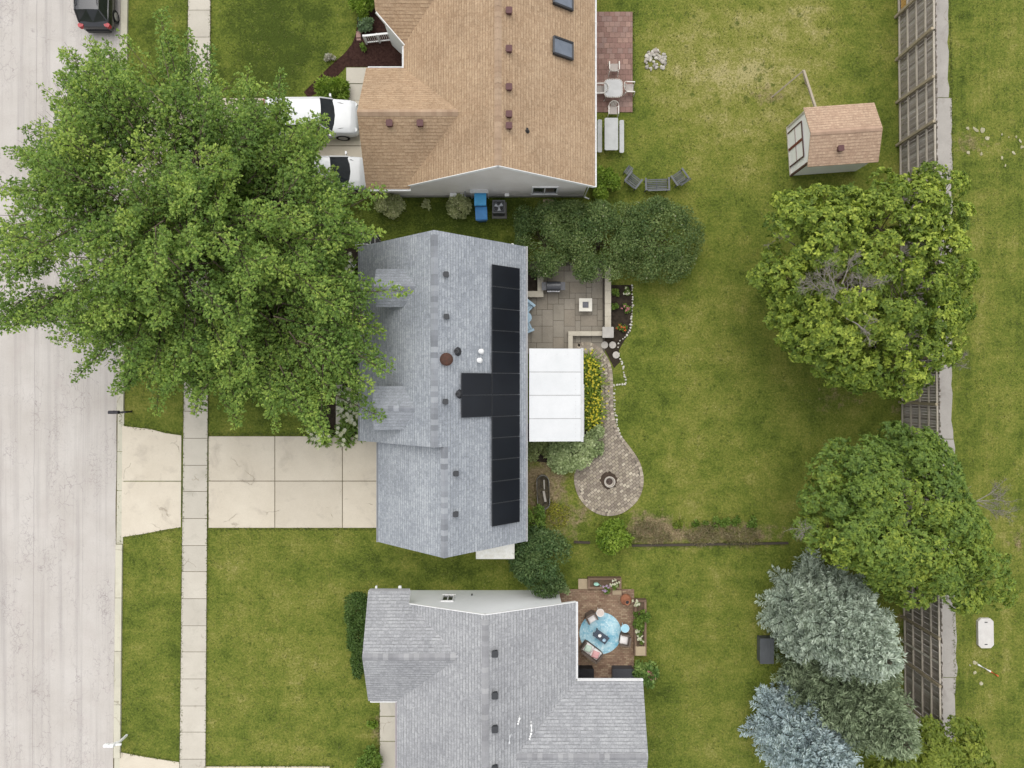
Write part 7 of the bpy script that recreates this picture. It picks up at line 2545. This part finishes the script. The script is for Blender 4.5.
# ------------------------------------------------------------------ grass: blades over the lawns and along the paving
def grass_blades():
    rng = np.random.default_rng(77)
    hard = [[(-20, -20), (121, -20), (115, 800), (-20, 800)], [(187, -20), (212, -20), (207, 800), (179, 800)], [(121, 425), (182, 435), (208, 435), (382, 435), (382, 529), (182, 529), (121, 538)],
            [(121, 88), (187, 97), (375, 97), (375, 193), (187, 193), (121, 201)], [(119, 751), (180, 761), (335, 765), (335, 800), (119, 800)],
            [(345, -20), (634, -20), (634, 114), (598, 116), (590, 200), (362, 200)], [(300, 98), (345, 40), (372, -20), (410, -20), (410, 100), (320, 100)], [(356, 228), (530, 228), (530, 562), (470, 562), (374, 545), (374, 445), (312, 438), (312, 402), (338, 398), (338, 250)],
            [(526, 262), (634, 284), (634, 335), (620, 350), (628, 386), (616, 390), (624, 440), (648, 478), (640, 505), (610, 518), (580, 505), (574, 470), (527, 476)], [(378, 588), (362, 592), (360, 705), (378, 705), (378, 800), (652, 800), (652, 680), (640, 600), (622, 577), (560, 577)],
            [(786, 104), (880, 100), (884, 164), (790, 178)], [(896, -20), (950, -20), (957, 700), (940, 730), (902, 730)], [(972, 616), (1000, 616), (1000, 652), (972, 652)]]
    n = 90000
    q = np.stack([rng.uniform(100, 1040, n), rng.uniform(-15, 785, n)], 1)
    ok = np.ones(n, bool)
    for h_ in hard:
        ok &= ~in_poly(q, h_)
    q = q[ok]
    # thin and thick places
    g = np.sin(q[:, 0] * .11 + 2 * np.sin(q[:, 1] * .05)) * np.sin(q[:, 1] * .13 + 1.5 * np.sin(q[:, 0] * .04))
    q = q[rng.uniform(0, 1, len(q)) < np.clip(.5 + .5 * g, .06, 1)]
    P_ = np.stack([(q[:, 0] - 512) * H / F, (384 - q[:, 1]) * H / F, np.full(len(q), .005)], 1)
    # ragged fringe along the paving
    edge = []
    lines = [((188, -10), (180.5, 780), -1), ((210.8, -10), (206.2, 780), 1), ((122.6, 205), (121.2, 425), 1), ((121, 540), (119.5, 750), 1), ((208, 529), (377, 529), 0), ((208, 434), (345, 434), 0), ((123, 425.5), (181, 434.5), 0), ((121, 538), (181, 528), 0), ((120, 751.5), (180, 761.5), 0), ((206, 765.5), (335, 765.5), 0), ((633.5, 12), (633.5, 113), 1), ((950, -10), (953, 250), 1), ((953, 600), (955, 700), 1), ((379.5, 703), (379.5, 780), -1)]
    for a, b_, sg in lines:
        a, b_ = np.array(P(*a)), np.array(P(*b_))
        m = int(np.linalg.norm(b_ - a) * 42)
        t = rng.uniform(0, 1, (m, 1))
        e = a + (b_ - a) * t + rng.normal(0, .03, (m, 3)) * np.array([1, 1, 0])
        e[:, 2] = .01
        edge.append(e)
    E = np.concatenate(edge)
    C = np.concatenate([P_, E])
    a = rng.uniform(0, 6.28, len(C)); el = rng.uniform(.15, .9, len(C))
    D = np.stack([np.cos(a) * np.cos(el), np.sin(a) * np.cos(el), np.sin(el)], 1)
    L_ = np.concatenate([rng.uniform(.07, .15, len(P_)), rng.uniform(.06, .13, len(E))])
    t = np.clip(np.concatenate([rng.normal(.5, .28, len(P_)), rng.normal(.4, .2, len(E))]), 0, 1)
    m = leaf_mat('grass_blades', (.030, .046, .008), (.056, .070, .013), (.10, .098, .028), .3)
    o = leaf_mesh('grass', C, D, unit(rng.normal(0, .4, C.shape) + np.array([0, 0, 1])), L_, .035 * np.ones(len(C)), t, m)
    tag(o, kind='stuff')
grass_blades()

# ------------------------------------------------------------------ trees
BIG = [(-30, 330), (-40, 240), (-30, 172), (-4, 178), (22, 156), (6, 152), (2, 146), (24, 132), (36, 116), (18, 126), (30, 108), (44, 112), (36, 82), (54, 100), (50, 66), (46, 62), (58, 44), (66, 38), (76, 52), (84, 34), (97, 26), (104, 40), (116, 28), (124, 64), (146, 62), (152, 30), (160, 6), (166, 26), (176, 40), (188, 26), (190, 60), (200, 78), (207, 40), (212, 62), (232, 74), (250, 62), (262, 74), (282, 66), (300, 84), (306, 108), (328, 112), (318, 126), (334, 130), (326, 144), (312, 152), (336, 168), (352, 178), (388, 186), (366, 194), (356, 206), (372, 218), (388, 234), (372, 246), (356, 256), (362, 282), (396, 284), (414, 292), (398, 304), (366, 306), (368, 318), (388, 336), (364, 338), (358, 352), (376, 360), (408, 378), (398, 384), (366, 376), (364, 392), (386, 400), (388, 422), (370, 412), (350, 404), (338, 420), (330, 446), (314, 448), (306, 430), (296, 412), (280, 434), (262, 424), (252, 408), (240, 430), (226, 406), (202, 404), (196, 420), (178, 396), (156, 420), (142, 398), (112, 398), (100, 384), (92, 366), (70, 384), (60, 346), (40, 350), (26, 370), (8, 352)]
spray_tree('maple_tree', 'huge feathery green tree overhanging the street and front lawns', 'tree', BIG, 7.0, 3.6, 12.5, (254, 262), 265, 11, 58, (.135, .58), LM_BIG, 101, 1.2, 3.0, .38, low=[(168, 260), (200, 230), (300, 180), (362, 190), (362, 400), (330, 446), (255, 432), (165, 400)], nlow=92, low2=[(250, 104), (312, 100), (322, 112), (336, 134), (322, 152), (344, 172), (305, 195), (250, 190)], nlow2=48)
T3 = [(748, 196), (776, 188), (800, 194), (806, 182), (826, 188), (852, 186), (872, 170), (884, 168), (905, 178), (925, 164), (946, 164), (962, 168), (974, 208), (964, 232), (978, 270), (974, 310), (966, 345), (948, 378), (926, 396), (895, 406), (872, 396), (842, 392), (812, 372), (788, 356), (764, 330), (772, 302), (746, 272), (772, 246), (752, 222)]
t3, c3 = rosette_tree('broadleaf_tree', 'yellow green clumped tree with bare grey twigs near the shed', 'tree', T3, 5.2, 1.2, 8.4, 410, 26, LM_T3, 102, (.165, .58), 1.0, (.38, .72), 11, .2, 1.5, holes=((845, 283, 17), (906, 243, 9), (893, 300, 8), (812, 268, 8), (948, 372, 9), (880, 345, 7)))
T4 = [(792, 548), (806, 470), (836, 440), (860, 430), (882, 422), (912, 428), (930, 430), (948, 448), (958, 466), (964, 490), (978, 512), (996, 540), (1018, 566), (1022, 604), (988, 610), (962, 612), (940, 618), (922, 604), (902, 608), (880, 592), (848, 578), (800, 562), (780, 556), (800, 536)]
t4, c4_ = rosette_tree('broadleaf_tree', 'dense mid green round tree above the silver spruce', 'tree', T4, 5.0, 1.0, 8.6, 130, 74, LM_T4, 103, (.165, .5), .6, (.7, 1.2), 11, .2, 1.4, grad=.34, holes=((932, 504, 12), (884, 540, 8), (880, 486, 7), (820, 535, 7)))
T5 = [(866, 790), (862, 752), (880, 742), (905, 742), (916, 724), (940, 706), (962, 702), (976, 716), (986, 728), (990, 756), (1000, 775), (990, 810), (900, 820)]
rosette_tree('broadleaf_tree', 'yellow green low tree at the bottom edge by the fence end', 'tree', T5, 3.4, .8, 5.6, 80, 50, LM_T5, 104, (.165, .55), .5, (.5, .85), 11, .14, 1.0, trunk=P(935, 770))
# bare twigs in the gaps of the crowns
def dead(root, spots, seed, L_=1.0):
    rng = np.random.default_rng(seed)
    mb = MB()
    for px, py, z, d in spots:
        twigs(mb, rng, P(px, py, z), d, L_, .04, 3, .6, 6)
    b_ = root['_org']
    mb.build('dead_branch', BARK_PALE, root)
dead(t3, [(843, 302, 7.2, (0, .5, .5)), (838, 296, 7.3, (-.7, .5, .4)), (850, 304, 7.2, (.3, .6, .4)), (836, 292, 7.4, (-.4, .9, .2)), (848, 312, 7.4, (-.8, .6, .2)), (852, 298, 7.3, (.5, .5, .3)), (824, 296, 7.0, (-.6, .5, .3)), (842, 284, 7.5, (.1, .9, .2)), (846, 318, 7.4, (.7, -.6, .2)), (830, 286, 7.2, (-.2, .8, .3))], 7, 1.1)
dead(t3, [(900, 300, 6.4, (-.8, .8, .2)), (896, 257, 6.4, (.9, .5, .2)), (938, 282, 5.0, (.6, .3, .4)), (795, 245, 5.0, (-.8, .2, .3)), (948, 368, 4.2, (.2, .5, .7))], 8, .9)
dead(t4, [(972, 502, 4.6, (.95, .05, .15)), (975, 502, 4.4, (.8, .45, .1)), (978, 504, 4.2, (.95, -.3, .1)), (932, 505, 6.0, (.3, .5, .6)), (884, 538, 6.2, (.1, .4, .7)), (936, 500, 6.2, (-.4, .2, .8)), (820, 536, 5.2, (-.8, .2, .3))], 9, 1.15)
# spruces
spruce('spruce_tree', 'silver grey spruce, uppermost of the three by the fence', (806, 601), 2.75, 9.0, LM_SP1, 111)
spruce('spruce_tree', 'olive green spruce between the silver and blue ones', (822, 668), 2.75, 8.8, LM_SP2, 112)
spruce('spruce_tree', 'pale blue spruce at the lower edge of the photo', (786, 716), 2.35, 8.0, LM_SP3, 113)
